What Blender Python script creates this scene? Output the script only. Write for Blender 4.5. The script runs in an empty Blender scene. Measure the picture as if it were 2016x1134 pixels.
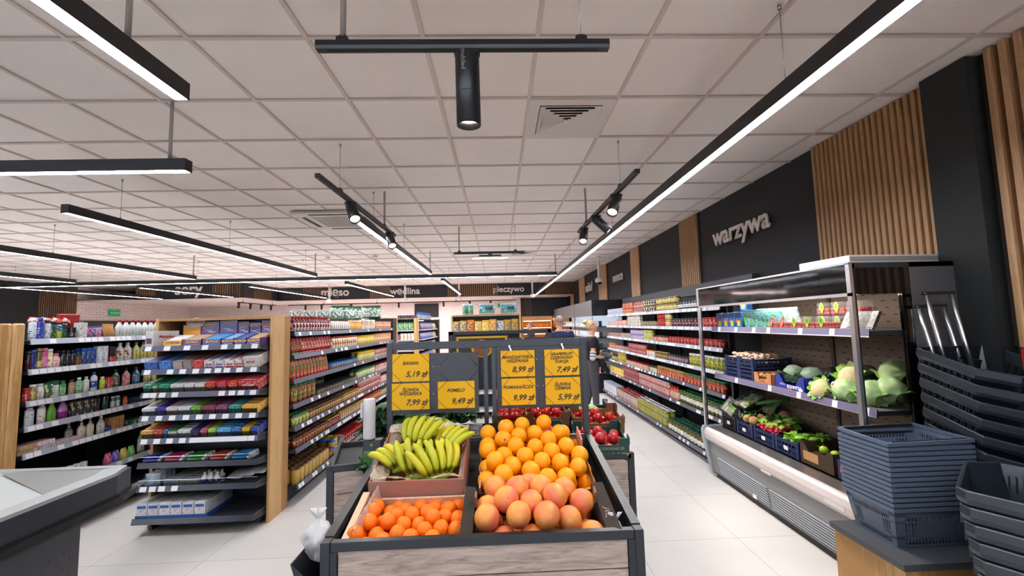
import bpy, bmesh, math, random
from mathutils import Vector, Matrix, Euler
random.seed(7)
SC = bpy.context.scene
COL = SC.collection
PI = math.pi
R = math.radians

# ------------------------------------------------------------------ camera, light, exposure
CZ = 1.62                      # camera height
HC = CZ + 1.4975               # ceiling height
def make_camera():
    pitch, yaw, roll = .0841, .0334, -.0261
    fw = Vector((math.sin(yaw)*math.cos(pitch), math.cos(yaw)*math.cos(pitch), math.sin(pitch)))
    rt = Vector((math.cos(yaw), -math.sin(yaw), 0)); up = rt.cross(fw)
    r2 = math.cos(roll)*rt + math.sin(roll)*up
    u2 = -math.sin(roll)*rt + math.cos(roll)*up
    cam = bpy.data.cameras.new('camera'); cam.sensor_width = 36; cam.lens = 824.2/2016*36
    cam.clip_start = .05; cam.clip_end = 100
    o = bpy.data.objects.new('camera', cam); COL.objects.link(o)
    m = Matrix((r2, u2, -fw)).transposed().to_4x4(); m.translation = (0, 0, CZ)
    o.matrix_world = m
    SC.camera = o
make_camera()
vs = SC.view_settings
vs.view_transform = 'Standard'; vs.look = 'None'; vs.gamma = 1; vs.use_curve_mapping = False
vs.exposure = 1.06
SC.cycles.use_denoising = True
SC.cycles.max_bounces = 10; SC.cycles.diffuse_bounces = 8; SC.cycles.glossy_bounces = 4
SC.cycles.transmission_bounces = 8; SC.cycles.transparent_max_bounces = 12
SC.cycles.caustics_reflective = False; SC.cycles.caustics_refractive = False
SC.cycles.sample_clamp_indirect = 6
W = bpy.data.worlds.new('daylight'); SC.world = W; W.use_nodes = True
W.node_tree.nodes['Background'].inputs[0].default_value = (.80, .88, 1, 1)
W.node_tree.nodes['Background'].inputs[1].default_value = 4.0
LED_STRENGTH = 42.0
SPOT_W = 17.0

def spot(name, loc, target, watts, col, size=R(55), rad=.03):
    l = bpy.data.lights.new(name, 'SPOT'); l.energy = watts; l.color = col; l.spot_size = size
    l.spot_blend = .6; l.shadow_soft_size = rad
    o = bpy.data.objects.new(name, l); COL.objects.link(o); o.location = loc
    o.rotation_euler = (Vector(target)-Vector(loc)).to_track_quat('-Z', 'Y').to_euler()
    return o
def area(name, loc, rot, sx, sy, watts, col):
    l = bpy.data.lights.new(name, 'AREA'); l.shape = 'RECTANGLE'; l.size = sx; l.size_y = sy
    l.energy = watts; l.color = col
    o = bpy.data.objects.new(name, l); COL.objects.link(o); o.location = loc; o.rotation_euler = rot
    return o

# ------------------------------------------------------------------ materials
MATS = {}
def srgb(c):
    if isinstance(c, str):
        c = [int(c[i:i+2], 16)/255 for i in (0, 2, 4)]
    return tuple((x/12.92 if x <= .04045 else ((x+.055)/1.055)**2.4) for x in c[:3]) + (1,)
def nodes_of(name):
    m = bpy.data.materials.new(name); m.use_nodes = True
    nt = m.node_tree; return m, nt, nt.nodes['Principled BSDF']
def mat(name, c, rough=.5, metal=0, emit=0, trans=0, alpha=1, coat=0, ior=1.45, noise=0, nscale=8, sss=0, bump=0, bscale=60):
    if name in MATS: return MATS[name]
    m, nt, b = nodes_of(name)
    c = srgb(c)
    b.inputs['Base Color'].default_value = c
    b.inputs['Roughness'].default_value = rough; b.inputs['Metallic'].default_value = metal
    b.inputs['IOR'].default_value = ior
    b.inputs['Transmission Weight'].default_value = trans; b.inputs['Alpha'].default_value = alpha
    b.inputs['Coat Weight'].default_value = coat
    if sss:
        b.inputs['Subsurface Weight'].default_value = sss; b.inputs['Subsurface Radius'].default_value = (.02, .01, .005)
    if emit:
        b.inputs['Emission Color'].default_value = c; b.inputs['Emission Strength'].default_value = emit
    if noise or bump:
        tc = nt.nodes.new('ShaderNodeTexCoord')
        n = nt.nodes.new('ShaderNodeTexNoise'); n.inputs['Scale'].default_value = nscale; n.inputs['Detail'].default_value = 4
        nt.links.new(tc.outputs['Object'], n.inputs['Vector'])
        if noise:
            r = nt.nodes.new('ShaderNodeMapRange'); r.inputs[1].default_value = .3; r.inputs[2].default_value = .7
            r.inputs[3].default_value = 1-noise; r.inputs[4].default_value = 1+noise*.6
            nt.links.new(n.outputs['Fac'], r.inputs[0])
            mx = nt.nodes.new('ShaderNodeVectorMath'); mx.operation = 'SCALE'; mx.inputs[0].default_value = c[:3]
            nt.links.new(r.outputs[0], mx.inputs['Scale']); nt.links.new(mx.outputs[0], b.inputs['Base Color'])
        if bump:
            n2 = nt.nodes.new('ShaderNodeTexNoise'); n2.inputs['Scale'].default_value = bscale; n2.inputs['Detail'].default_value = 3
            nt.links.new(tc.outputs['Object'], n2.inputs['Vector'])
            bp = nt.nodes.new('ShaderNodeBump'); bp.inputs['Strength'].default_value = bump; bp.inputs['Distance'].default_value = .004
            nt.links.new(n2.outputs['Fac'], bp.inputs['Height']); nt.links.new(bp.outputs[0], b.inputs['Normal'])
    MATS[name] = m; return m

def wood(name, c1, c2, plank=.15, axis='z', along=None, scale=9, rough=.5, dark=0, knots=0):
    """boards whose grain runs along `axis`; each board a little different in tone"""
    if name in MATS: return MATS[name]
    m, nt, b = nodes_of(name); N = nt.nodes.new; L = nt.links.new
    tc = N('ShaderNodeTexCoord'); mp = N('ShaderNodeMapping')
    st = {'x': (.12, 1, 1), 'y': (1, .12, 1), 'z': (1, 1, .12)}[axis]
    mp.inputs['Scale'].default_value = st; L(tc.outputs['Object'], mp.inputs[0])
    n = N('ShaderNodeTexNoise'); n.inputs['Scale'].default_value = scale*4; n.inputs['Detail'].default_value = 6
    n.inputs['Distortion'].default_value = 1.2
    L(mp.outputs[0], n.inputs['Vector'])
    sp = N('ShaderNodeSeparateXYZ'); L(tc.outputs['Object'], sp.inputs[0])
    # board index across
    across = {'x': ('Z', 'Y'), 'y': ('X', 'Z'), 'z': ('X', 'Y')}[axis]
    ad = N('ShaderNodeMath'); ad.operation = 'ADD'; L(sp.outputs[across[0]], ad.inputs[0]); L(sp.outputs[across[1]], ad.inputs[1])
    dv = N('ShaderNodeMath'); dv.operation = 'DIVIDE'; L(ad.outputs[0], dv.inputs[0]); dv.inputs[1].default_value = plank
    fl = N('ShaderNodeMath'); fl.operation = 'FLOOR'; L(dv.outputs[0], fl.inputs[0])
    wn = N('ShaderNodeTexWhiteNoise'); wn.noise_dimensions = '1D'; L(fl.outputs[0], wn.inputs['W'])
    a2 = N('ShaderNodeMath'); a2.operation = 'MULTIPLY_ADD'; L(wn.outputs['Value'], a2.inputs[0]); a2.inputs[1].default_value = .7; a2.inputs[2].default_value = -.35
    a3 = N('ShaderNodeMath'); a3.operation = 'ADD'; L(a2.outputs[0], a3.inputs[0]); L(n.outputs['Fac'], a3.inputs[1])
    cr = N('ShaderNodeValToRGB'); cr.color_ramp.elements[0].color = srgb(c1); cr.color_ramp.elements[1].color = srgb(c2)
    cr.color_ramp.elements[0].position = .3; cr.color_ramp.elements[1].position = .72
    L(a3.outputs[0], cr.inputs[0])
    col = cr.outputs[0]
    if knots:
        v = N('ShaderNodeTexVoronoi'); v.inputs['Scale'].default_value = 3.2
        mp2 = N('ShaderNodeMapping'); mp2.inputs['Scale'].default_value = (.7, 1, 2); L(tc.outputs['Object'], mp2.inputs[0]); L(mp2.outputs[0], v.inputs['Vector'])
        mr = N('ShaderNodeMapRange'); mr.inputs[1].default_value = .03; mr.inputs[2].default_value = .10; L(v.outputs['Distance'], mr.inputs[0])
        mx = N('ShaderNodeMix'); mx.data_type = 'RGBA'; L(mr.outputs[0], mx.inputs[0])
        mx.inputs[6].default_value = srgb(knots); L(col, mx.inputs[7]); col = mx.outputs[2]
    L(col, b.inputs['Base Color']); b.inputs['Roughness'].default_value = rough
    MATS[name] = m; return m

def pmat(name, base, band=None, ink=None, z0=.2, z1=.7, h=.15, ink2=None, rough=.35, body_alpha=1, scale=70, metal=0):
    """printed packaging: a base colour, a label band between the heights z0*h and z1*h, lettering-like ink and a larger motif"""
    if name in MATS: return MATS[name]
    m, nt, b = nodes_of(name); N = nt.nodes.new; L = nt.links.new
    tc = N('ShaderNodeTexCoord'); sp = N('ShaderNodeSeparateXYZ'); L(tc.outputs['Object'], sp.inputs[0])
    def mth(op, a, bb):
        q = N('ShaderNodeMath'); q.operation = op
        for k, x in enumerate((a, bb)):
            if isinstance(x, (int, float)): q.inputs[k].default_value = x
            else: L(x, q.inputs[k])
        return q.outputs[0]
    def mix(f, a, bb):
        q = N('ShaderNodeMix'); q.data_type = 'RGBA'; L(f, q.inputs[0])
        for k, x in ((6, a), (7, bb)):
            if isinstance(x, (tuple, str)): q.inputs[k].default_value = srgb(x) if isinstance(x, str) else x
            else: L(x, q.inputs[k])
        return q.outputs[2]
    col = None
    f = mth('MULTIPLY', mth('GREATER_THAN', sp.outputs['Z'], z0*h), mth('LESS_THAN', sp.outputs['Z'], z1*h))
    col = mix(f, base, band or base)
    if ink2:
        n = N('ShaderNodeTexNoise'); n.inputs['Scale'].default_value = scale*.42; n.inputs['Detail'].default_value = 0
        L(tc.outputs['Object'], n.inputs['Vector'])
        col = mix(mth('MULTIPLY', f, mth('GREATER_THAN', n.outputs['Fac'], .56)), col, ink2)
    if ink:
        mp = N('ShaderNodeMapping'); mp.inputs['Scale'].default_value = (1, 1, .55); L(tc.outputs['Object'], mp.inputs[0])
        n = N('ShaderNodeTexNoise'); n.inputs['Scale'].default_value = scale; n.inputs['Detail'].default_value = 1
        L(mp.outputs[0], n.inputs['Vector'])
        zz = mth('GREATER_THAN', mth('SINE', mth('MULTIPLY', sp.outputs['Z'], 420/(h/.15)), 0), .1)
        col = mix(mth('MULTIPLY', mth('MULTIPLY', f, zz), mth('GREATER_THAN', n.outputs['Fac'], .57)), col, ink)
    oi = N('ShaderNodeObjectInfo'); mr = N('ShaderNodeMapRange'); L(oi.outputs['Random'], mr.inputs[0]); mr.inputs[3].default_value = .88; mr.inputs[4].default_value = 1.08
    sc = N('ShaderNodeVectorMath'); sc.operation = 'SCALE'; L(col, sc.inputs[0]); L(mr.outputs[0], sc.inputs['Scale'])
    L(sc.outputs[0], b.inputs['Base Color'])
    b.inputs['Roughness'].default_value = rough; b.inputs['Metallic'].default_value = metal
    MATS[name] = m; return m

# ------------------------------------------------------------------ mesh builder
_txt = {}
def text_mesh(s, size, shear=0, bold=0, extrude=0, align='CENTER'):
    key = (s, size, shear, bold, extrude, align)
    if key in _txt: return _txt[key]
    cu = bpy.data.curves.new('t', 'FONT'); cu.body = s; cu.size = size; cu.shear = shear; cu.offset = bold
    cu.extrude = extrude; cu.align_x = align; cu.align_y = 'BOTTOM_BASELINE'; cu.resolution_u = 3; cu.space_line = .85
    o = bpy.data.objects.new('t', cu); COL.objects.link(o)
    dg = bpy.context.evaluated_depsgraph_get(); me = bpy.data.meshes.new_from_object(o.evaluated_get(dg))
    V = [tuple(v.co) for v in me.vertices]; F = [tuple(p.vertices) for p in me.polygons]
    bpy.data.objects.remove(o); bpy.data.curves.remove(cu); bpy.data.meshes.remove(me)
    _txt[key] = (V, F); return V, F

class MB:
    def __init__(s): s.v = []; s.f = []; s.m = []; s.s = []; s.mats = []
    def mi(s, m):
        if m not in s.mats: s.mats.append(m)
        return s.mats.index(m)
    def add(s, V, F, m, smooth=False, M=None):
        k = len(s.v)
        s.v += [tuple(M @ Vector(v)) for v in V] if M is not None else [tuple(v) for v in V]
        s.f += [tuple(i+k for i in f) for f in F]
        if isinstance(m, (list, tuple)): s.m += [s.mi(x) for x in m]
        else: s.m += [s.mi(m)]*len(F)
        s.s += [smooth]*len(F); return s
    def box(s, x0, x1, y0, y1, z0, z1, m, c=0, M=None):
        if c <= 0:
            V = [(x, y, z) for z in (z0, z1) for x, y in ((x0, y0), (x1, y0), (x1, y1), (x0, y1))]
            F = [(3, 2, 1, 0), (4, 5, 6, 7), (0, 1, 5, 4), (1, 2, 6, 5), (2, 3, 7, 6), (3, 0, 4, 7)]
            return s.add(V, F, m, False, M)
        V = []; idx = {}
        for a in (0, 1):
            for b in (0, 1):
                for d in (0, 1):
                    X, Y, Z = (x0, x1)[a], (y0, y1)[b], (z0, z1)[d]
                    sx, sy, sz = (1, -1)[a], (1, -1)[b], (1, -1)[d]
                    for k in range(3):
                        p = [X+sx*c, Y+sy*c, Z+sz*c]; p[k] = (X, Y, Z)[k]
                        idx[a, b, d, k] = len(V); V.append(tuple(p))
        F = []
        def face(k, side):
            o = [(0, 0), (1, 0), (1, 1), (0, 1)]; q = []
            for u, w in o:
                t = [0, 0, 0]; t[k] = side; t[(k+1) % 3] = u; t[(k+2) % 3] = w; q.append(idx[t[0], t[1], t[2], k])
            F.append(tuple(q if side else q[::-1]))
        for k in range(3):
            face(k, 0); face(k, 1)
        for k in range(3):            # edges along axis k
            i, j = (k+1) % 3, (k+2) % 3
            for u in (0, 1):
                for w in (0, 1):
                    t0 = [0, 0, 0]; t0[i] = u; t0[j] = w; t1 = t0[:]; t1[k] = 1
                    q = (idx[(*t0, i)], idx[(*t1, i)], idx[(*t1, j)], idx[(*t0, j)])
                    F.append(q if (u ^ w) else q[::-1])
        for a in (0, 1):
            for b in (0, 1):
                for d in (0, 1):
                    q = tuple(idx[a, b, d, k] for k in range(3)); F.append(q if (a+b+d) % 2 else q[::-1])
        return s.add(V, F, m, False, M)
    def ring(s, prof, m, n=16, sx=1, sy=1, M=None, smooth=True, cap0=True, cap1=True, power=2):
        """lathe: prof = [(r, z[, mat])]; sx, sy squash; power>2 makes it boxier"""
        V = []; F = []; ms = []
        for p in prof:
            for k in range(n):
                a = 2*PI*(k+.5)/n; ca, sa = math.cos(a), math.sin(a)
                if power != 2:
                    q = (abs(ca)**power+abs(sa)**power)**(-1/power); ca *= q; sa *= q
                V.append((p[0]*ca*sx, p[0]*sa*sy, p[1]))
        for i in range(len(prof)-1):
            mm = prof[i][2] if len(prof[i]) > 2 else m
            for k in range(n):
                F.append((i*n+k, i*n+(k+1) % n, (i+1)*n+(k+1) % n, (i+1)*n+k)); ms.append(mm)
        if cap0: F.append(tuple(range(n))[::-1]); ms.append(prof[0][2] if len(prof[0]) > 2 else m)
        if cap1: F.append(tuple(range((len(prof)-1)*n, len(prof)*n))); ms.append(prof[-1][2] if len(prof[-1]) > 2 else m)
        return s.add(V, F, ms, smooth, M)
    def cyl(s, p0, p1, r0, m, r1=None, n=12, smooth=True):
        p0, p1 = Vector(p0), Vector(p1); d = p1-p0
        M = Matrix.Translation(p0) @ d.to_track_quat('Z', 'Y').to_matrix().to_4x4()
        return s.ring([(r0, 0), (r0 if r1 is None else r1, d.length)], m, n, M=M, smooth=smooth)
    def tube(s, pts, r, m, n=8, smooth=True, closed=False):
        pts = [Vector(p) for p in pts]; V = []; F = []; K = len(pts)
        for i, p in enumerate(pts):
            a = pts[(i-1) % K] if (closed or i) else p; b = pts[(i+1) % K] if (closed or i < K-1) else p
            t = (b-a).normalized(); q = t.to_track_quat('Z', 'Y')
            rr = r[i] if isinstance(r, (list, tuple)) else r
            for k in range(n):
                an = 2*PI*k/n; V.append(p + q @ Vector((rr*math.cos(an), rr*math.sin(an), 0)))
        for i in range(K-1 if not closed else K):
            j = (i+1) % K
            for k in range(n): F.append((i*n+k, i*n+(k+1) % n, j*n+(k+1) % n, j*n+k))
        if not closed:
            F.append(tuple(range(n))[::-1]); F.append(tuple(range((K-1)*n, K*n)))
        return s.add(V, F, m, smooth)
    def loft(s, secs, m, n=16, smooth=True):
        """secs = [(centre, rx, ry, quat or None)]"""
        V = []; F = []
        for c, rx, ry, q in secs:
            for k in range(n):
                a = 2*PI*k/n; p = Vector((rx*math.cos(a), ry*math.sin(a), 0))
                V.append(Vector(c) + (q @ p if q else p))
        K = len(secs)
        for i in range(K-1):
            for k in range(n): F.append((i*n+k, i*n+(k+1) % n, (i+1)*n+(k+1) % n, (i+1)*n+k))
        F.append(tuple(range(n))[::-1]); F.append(tuple(range((K-1)*n, K*n)))
        return s.add(V, F, m, smooth)
    def sph(s, c, r, m, n=14, k=8, fn=None, M=None):
        if isinstance(r, (int, float)): r = (r, r, r)
        V = [(0, 0, -1)]; F = []
        for i in range(1, k):
            t = PI*i/k
            for j in range(n):
                a = 2*PI*j/n; V.append((math.sin(t)*math.cos(a), math.sin(t)*math.sin(a), -math.cos(t)))
        V.append((0, 0, 1))
        for j in range(n): F.append((0, 1+(j+1) % n, 1+j))
        for i in range(k-2):
            for j in range(n):
                a, b = 1+i*n, 1+(i+1)*n; F.append((a+j, a+(j+1) % n, b+(j+1) % n, b+j))
        t = len(V)-1
        for j in range(n): F.append((t, 1+(k-2)*n+j, 1+(k-2)*n+(j+1) % n))
        if fn: V = [fn(Vector(v)) for v in V]
        V = [(c[0]+v[0]*r[0], c[1]+v[1]*r[1], c[2]+v[2]*r[2]) for v in V]
        return s.add(V, F, m, True, M)
    def prism(s, poly, z0, z1, m, M=None):
        """poly in xy, extruded z0..z1"""
        n = len(poly); V = [(x, y, z0) for x, y in poly]+[(x, y, z1) for x, y in poly]
        F = [tuple(range(n))[::-1], tuple(range(n, 2*n))]+[(i, (i+1) % n, n+(i+1) % n, n+i) for i in range(n)]
        return s.add(V, F, m, False, M)
    def grid(s, fn, nu, nv, m, smooth=True, thick=0):
        V = [fn(i/nu, j/nv) for i in range(nu+1) for j in range(nv+1)]
        F = [(i*(nv+1)+j, (i+1)*(nv+1)+j, (i+1)*(nv+1)+j+1, i*(nv+1)+j+1) for i in range(nu) for j in range(nv)]
        return s.add(V, F, m, smooth)
    def text(s, t, size, m, M, shear=0, bold=0, extrude=0, align='CENTER'):
        V, F = text_mesh(t, size, shear, bold, extrude, align); return s.add(V, F, m, False, M)
    def obj(s, name, parent=None, loc=None, rot=None, me=None):
        me = bpy.data.meshes.new(name); me.from_pydata(s.v, [], s.f)
        for m in s.mats: me.materials.append(m)
        me.polygons.foreach_set('material_index', s.m); me.polygons.foreach_set('use_smooth', s.s)
        me.update()
        o = bpy.data.objects.new(name, me); COL.objects.link(o)
        if parent: o.parent = parent
        if loc: o.location = loc
        if rot: o.rotation_euler = rot
        return o

def tag(o, label, cat, group=None, kind=None):
    o['label'] = label; o['category'] = cat
    if group: o['group'] = group
    if kind: o['kind'] = kind
    return o
def thing(name, label, cat, loc=(0, 0, 0), rz=0, group=None):
    o = bpy.data.objects.new(name, None); COL.objects.link(o); o.location = loc; o.rotation_euler = (0, 0, rz)
    o.empty_display_size = .05
    return tag(o, label, cat, group)
def struct(o): o['kind'] = 'structure'; return o
def dup(src, loc=None, rot=None, label=None, group=None, scale=None):
    r = src.copy(); COL.objects.link(r)
    if loc is not None: r.location = loc
    if rot is not None: r.rotation_euler = rot if not isinstance(rot, (int, float)) else (0, 0, rot)
    if scale is not None: r.scale = (scale,)*3 if isinstance(scale, (int, float)) else scale
    if label: r['label'] = label
    if group: r['group'] = group
    for ch in KIDS.get(src.name, ()):
        c = ch.copy(); COL.objects.link(c); c.parent = r
        KIDS.setdefault(r.name, []).append(c)
        for g in KIDS.get(ch.name, ()):
            d = g.copy(); COL.objects.link(d); d.parent = c; KIDS.setdefault(c.name, []).append(d)
    return r
KIDS = {}
def kid(mb, name, parent, **k):
    o = mb.obj(name, parent, **k); KIDS.setdefault(parent.name, []).append(o); return o
class Proto:
    """one product kind: first use places the original, later uses copy it and its parts"""
    def __init__(s, o): s.o = o; s.used = False
    def put(s, loc, rot, label, group=None, scale=None):
        if not s.used:
            s.used = True; o = s.o; o.location = loc
            o.rotation_euler = rot if not isinstance(rot, (int, float)) else (0, 0, rot)
            if scale is not None: o.scale = (scale,)*3 if isinstance(scale, (int, float)) else scale
            o['label'] = label
            if group: o['group'] = group
            return o
        return dup(s.o, loc, rot, label, group, scale)
def TM(loc, rx=0, ry=0, rz=0):
    return Matrix.Translation(loc) @ Euler((rx, ry, rz)).to_matrix().to_4x4()
# ------------------------------------------------------------------ common materials
BLACK = mat('black_metal', '17171b', .42)
ANTH = mat('anthracite_metal', '2d2e36', .4)
ANTH2 = mat('anthracite_panel', '26262b', .55)
SHELF = mat('grey_shelf_metal', '6d7180', .35)
LIPM = mat('shelf_rail_grey', '585b6a', .35)
LIPL = mat('shelf_rail_pale', 'a9adba', .35)
TAGM = pmat('price_tag', 'e9e9ec', None, '55565c', 0, 1, .05, scale=220)
WHITE = mat('white_plastic', 'e8e8e8', .4)
CHROME = mat('brushed_metal', 'c9c9cc', .28, 1)
GLASS = mat('clear_glass', 'ffffff', .03, 0, trans=1, ior=1.08)
OAK = wood('oak_board', 'a67a45', 'd3a870', .11, 'z', scale=7)
OAKX = wood('oak_board_top', 'a67a45', 'c99d66', .3, 'x', scale=7)
GREYWOOD = wood('greyed_pine', '8d786e', 'd0beb2', 3, 'x', scale=13, knots='4a3a33')
SLAT = wood('slat_oak', 'a98158', 'c8a078', 5, 'z', scale=12)
SLATD = wood('slat_brown', '5c4330', '7c5e46', 5, 'z', scale=12)
SLATB = mat('slat_backing', '2a211b', .8)
DARKWALL = mat('charcoal_wall', '1e1d20', .75, noise=.08, nscale=2)
XW = 2.88
YB = 18.5; XL = -13.3; YF = -3.2

# ------------------------------------------------------------------ floor
def floor_mat():
    m, nt, b = nodes_of('floor_tiles'); N = nt.nodes.new; L = nt.links.new
    tc = N('ShaderNodeTexCoord'); sp = N('ShaderNodeSeparateXYZ'); L(tc.outputs['Object'], sp.inputs[0])
    fs = []; ids = []
    for ax, off in (('X', 1.72), ('Y', 3.18)):
        a = N('ShaderNodeMath'); a.operation = 'SUBTRACT'; L(sp.outputs[ax], a.inputs[0]); a.inputs[1].default_value = off-77.0
        d = N('ShaderNodeMath'); d.operation = 'DIVIDE'; L(a.outputs[0], d.inputs[0]); d.inputs[1].default_value = .77
        f = N('ShaderNodeMath'); f.operation = 'FRACT'; L(d.outputs[0], f.inputs[0])
        p = N('ShaderNodeMath'); p.operation = 'PINGPONG'; L(f.outputs[0], p.inputs[0]); p.inputs[1].default_value = .5
        g = N('ShaderNodeMath'); g.operation = 'LESS_THAN'; L(p.outputs[0], g.inputs[0]); g.inputs[1].default_value = .0028
        fl = N('ShaderNodeMath'); fl.operation = 'FLOOR'; L(d.outputs[0], fl.inputs[0])
        fs.append(g.outputs[0]); ids.append(fl.outputs[0])
    mx = N('ShaderNodeMath'); mx.operation = 'MAXIMUM'; L(fs[0], mx.inputs[0]); L(fs[1], mx.inputs[1])
    cb = N('ShaderNodeCombineXYZ'); L(ids[0], cb.inputs[0]); L(ids[1], cb.inputs[1])
    wn = N('ShaderNodeTexWhiteNoise'); L(cb.outputs[0], wn.inputs['Vector'])
    n = N('ShaderNodeTexNoise'); n.inputs['Scale'].default_value = 2.2; n.inputs['Detail'].default_value = 5; L(tc.outputs['Object'], n.inputs['Vector'])
    s1 = N('ShaderNodeMath'); s1.operation = 'MULTIPLY_ADD'; L(wn.outputs['Value'], s1.inputs[0]); s1.inputs[1].default_value = .25; L(n.outputs['Fac'], s1.inputs[2])
    cr = N('ShaderNodeValToRGB'); cr.color_ramp.elements[0].color = srgb('d3cfc8'); cr.color_ramp.elements[1].color = srgb('ddd8d1')
    cr.color_ramp.elements[0].position = .35; cr.color_ramp.elements[1].position = .85; L(s1.outputs[0], cr.inputs[0])
    q = N('ShaderNodeMix'); q.data_type = 'RGBA'; L(mx.outputs[0], q.inputs[0]); L(cr.outputs[0], q.inputs[6]); q.inputs[7].default_value = srgb('a8a39b')
    L(q.outputs[2], b.inputs['Base Color']); b.inputs['Roughness'].default_value = .33
    return m
b = MB(); b.box(XL, XW, YF, YB, -.1, 0, floor_mat()); struct(b.obj('floor'))

# ------------------------------------------------------------------ suspended ceiling: tiles above a T-bar grid
TILE = mat('ceiling_tile', 'f4edea', .9, noise=.03, nscale=1.5)
TBAR = mat('ceiling_grid', 'd2c8c3', .55)
b = MB(); b.box(XL, XW, YF, YB, HC+.01, HC+.1, TILE)
x = .2387-.6*22
while x < XW:
    if x > XL: b.box(x-.012, x+.012, YF, YB, HC-.002, HC+.0105, TBAR)
    x += .6
y = 1.483-.6*7
while y < YB:
    if y > YF: b.box(XL, XW, y-.012, y+.012, HC-.0015, HC+.0105, TBAR)
    y += .6
struct(b.obj('ceiling'))

# ------------------------------------------------------------------ walls
BRICK = None
def brick_mat():
    m, nt, bb = nodes_of('white_brick'); N = nt.nodes.new; L = nt.links.new
    tc = N('ShaderNodeTexCoord'); sp = N('ShaderNodeSeparateXYZ'); L(tc.outputs['Object'], sp.inputs[0])
    ad = N('ShaderNodeMath'); L(sp.outputs['X'], ad.inputs[0]); L(sp.outputs['Y'], ad.inputs[1])
    cb = N('ShaderNodeCombineXYZ'); L(ad.outputs[0], cb.inputs[0]); L(sp.outputs['Z'], cb.inputs[1])
    br = N('ShaderNodeTexBrick'); L(cb.outputs[0], br.inputs['Vector'])
    br.inputs['Color1'].default_value = srgb('e6d9d8'); br.inputs['Color2'].default_value = srgb('dccfce'); br.inputs['Mortar'].default_value = srgb('a49a98')
    br.inputs['Scale'].default_value = 1; br.inputs['Mortar Size'].default_value = .006
    br.inputs['Brick Width'].default_value = .25; br.inputs['Row Height'].default_value = .078
    L(br.outputs['Color'], bb.inputs['Base Color']); bb.inputs['Roughness'].default_value = .45
    return m
BRICK = brick_mat()
b = MB(); b.box(XL, XW+.2, YB, YB+.15, 0, HC+.1, BRICK); struct(b.obj('wall_back'))
b = MB(); b.box(XL-.15, XL, 13.62, YB+.15, 0, HC+.1, BRICK)
b.box(XL-.15, XL, YF, 12.5, 0, HC+.1, DARKWALL); b.box(XL-.15, XL, 12.5, 13.62, 0, HC+.1, SLATB); struct(b.obj('wall_left'))
b = MB(); b.box(XW, XW+.15, YF, YB, 0, HC+.1, DARKWALL); struct(b.obj('wall_right'))
# shop-front wall behind the photographer: low sill, posts and large glazed openings to daylight
b = MB(); b.box(XL, XW, YF-.2, YF, 0, .35, DARKWALL); b.box(XL, XW, YF-.2, YF, 2.75, HC+.1, DARKWALL)
for x in (XL, -9.2, -5.2, -1.2, XW-.25): b.box(x, x+.25, YF-.2, YF, .35, 2.75, DARKWALL)
struct(b.obj('wall_front'))
PANE = mat('window_pane', 'f4f9fb', .02, trans=1, ior=1.02)
for i, (x0, x1) in enumerate(((XL+.25, -9.2), (-8.95, -5.2), (-4.95, -1.2), (-.95, XW-.25))):
    b = MB(); b.box(x0, x1, YF-.11, YF-.1, .35, 2.75, PANE)
    struct(b.obj('window_%d' % (i+1)))

def slat_run(name, x, ya, yb, z0, z1, pitch, w, d, face=-1):
    """vertical half-round battens standing off a wall that faces -x"""
    b = MB(); b.box(x-.012, x-.001, ya, yb, z0, z1, SLATB)
    y = ya+pitch/2
    while y < yb-pitch*.3:
        pr = [(-d, -w*.28), (-d*.92, -w*.42), (-d*.6, -w*.5), (0, -w*.5), (0, w*.5), (-d*.6, w*.5), (-d*.92, w*.42), (-d, w*.28)]
        b.prism([(x-.012+p[0], y+p[1]) for p in pr], z0, z1, SLAT); y += pitch
    return struct(b.obj(name))
slat_run('trim_1', XW, 2.56, 3.57, 1.55, HC, .0505, .034, .035)
slat_run('trim_2', XW, .6, 2.26, 1.42, HC, .0705, .044, .05)
slat_run('trim_3', XW, 5.78, 6.37, 1.75, HC, .0585, .036, .03)
slat_run('trim_4', XW, 8.28, 8.82, 1.75, HC, .0585, .036, .03)
slat_run('trim_5', XW, 10.85, 11.75, 1.75, HC, .0585, .036, .03)
slat_run('trim_6', XW, 13.65, 14.6, 1.75, HC, .0585, .036, .03)
slat_run('trim_7', XW, 15.75, 16.4, 1.0, HC, .0585, .036, .03)
b = MB(); b.box(XW-.1, XW, 2.26, 2.53, 0, HC, mat('pillar_black', '121312', .7)); struct(b.obj('trim_8'))
b = MB(); y = 12.52
while y < 13.6:
    b.box(XL, XL+.03, y, y+.035, 0, HC, SLATD); y += .0585
struct(b.obj('trim_9'))

# 3D letters on the right wall
LET = mat('sign_letters', 'e4dfdc', .5)
def wall_word(s, y0, y1, zb, h, label):
    b = MB(); V, F = text_mesh(s, 1, 0, .022, .08)
    xs = [v[0] for v in V]; w = max(xs)-min(xs); xm = (max(xs)+min(xs))/2
    k = (y1-y0)/w
    M = Matrix.Translation((XW-.035, (y0+y1)/2, zb)) @ Matrix(((0, 0, -1, 0), (-1, 0, 0, 0), (0, 1, 0, 0), (0, 0, 0, 1))) @ Matrix.Diagonal((k, k*h, .25*k, 1)) @ Matrix.Translation((-xm, 0, 0))
    b.add(V, F, LET, False, M)
    tag(b.obj('wall_lettering'), label, 'sign', 'department names on the walls')
wall_word('warzywa', 4.2, 5.36, 2.56, .98, 'raised white word warzywa on the charcoal wall above the vegetable fridge')
wall_word('owoce', 9.4, 10.25, 2.56, 1, 'raised white word owoce on the right charcoal wall')
wall_word('nabiał', 12.5, 13.5, 2.56, .9, 'small raised white word nabiał far along the right wall')

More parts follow.
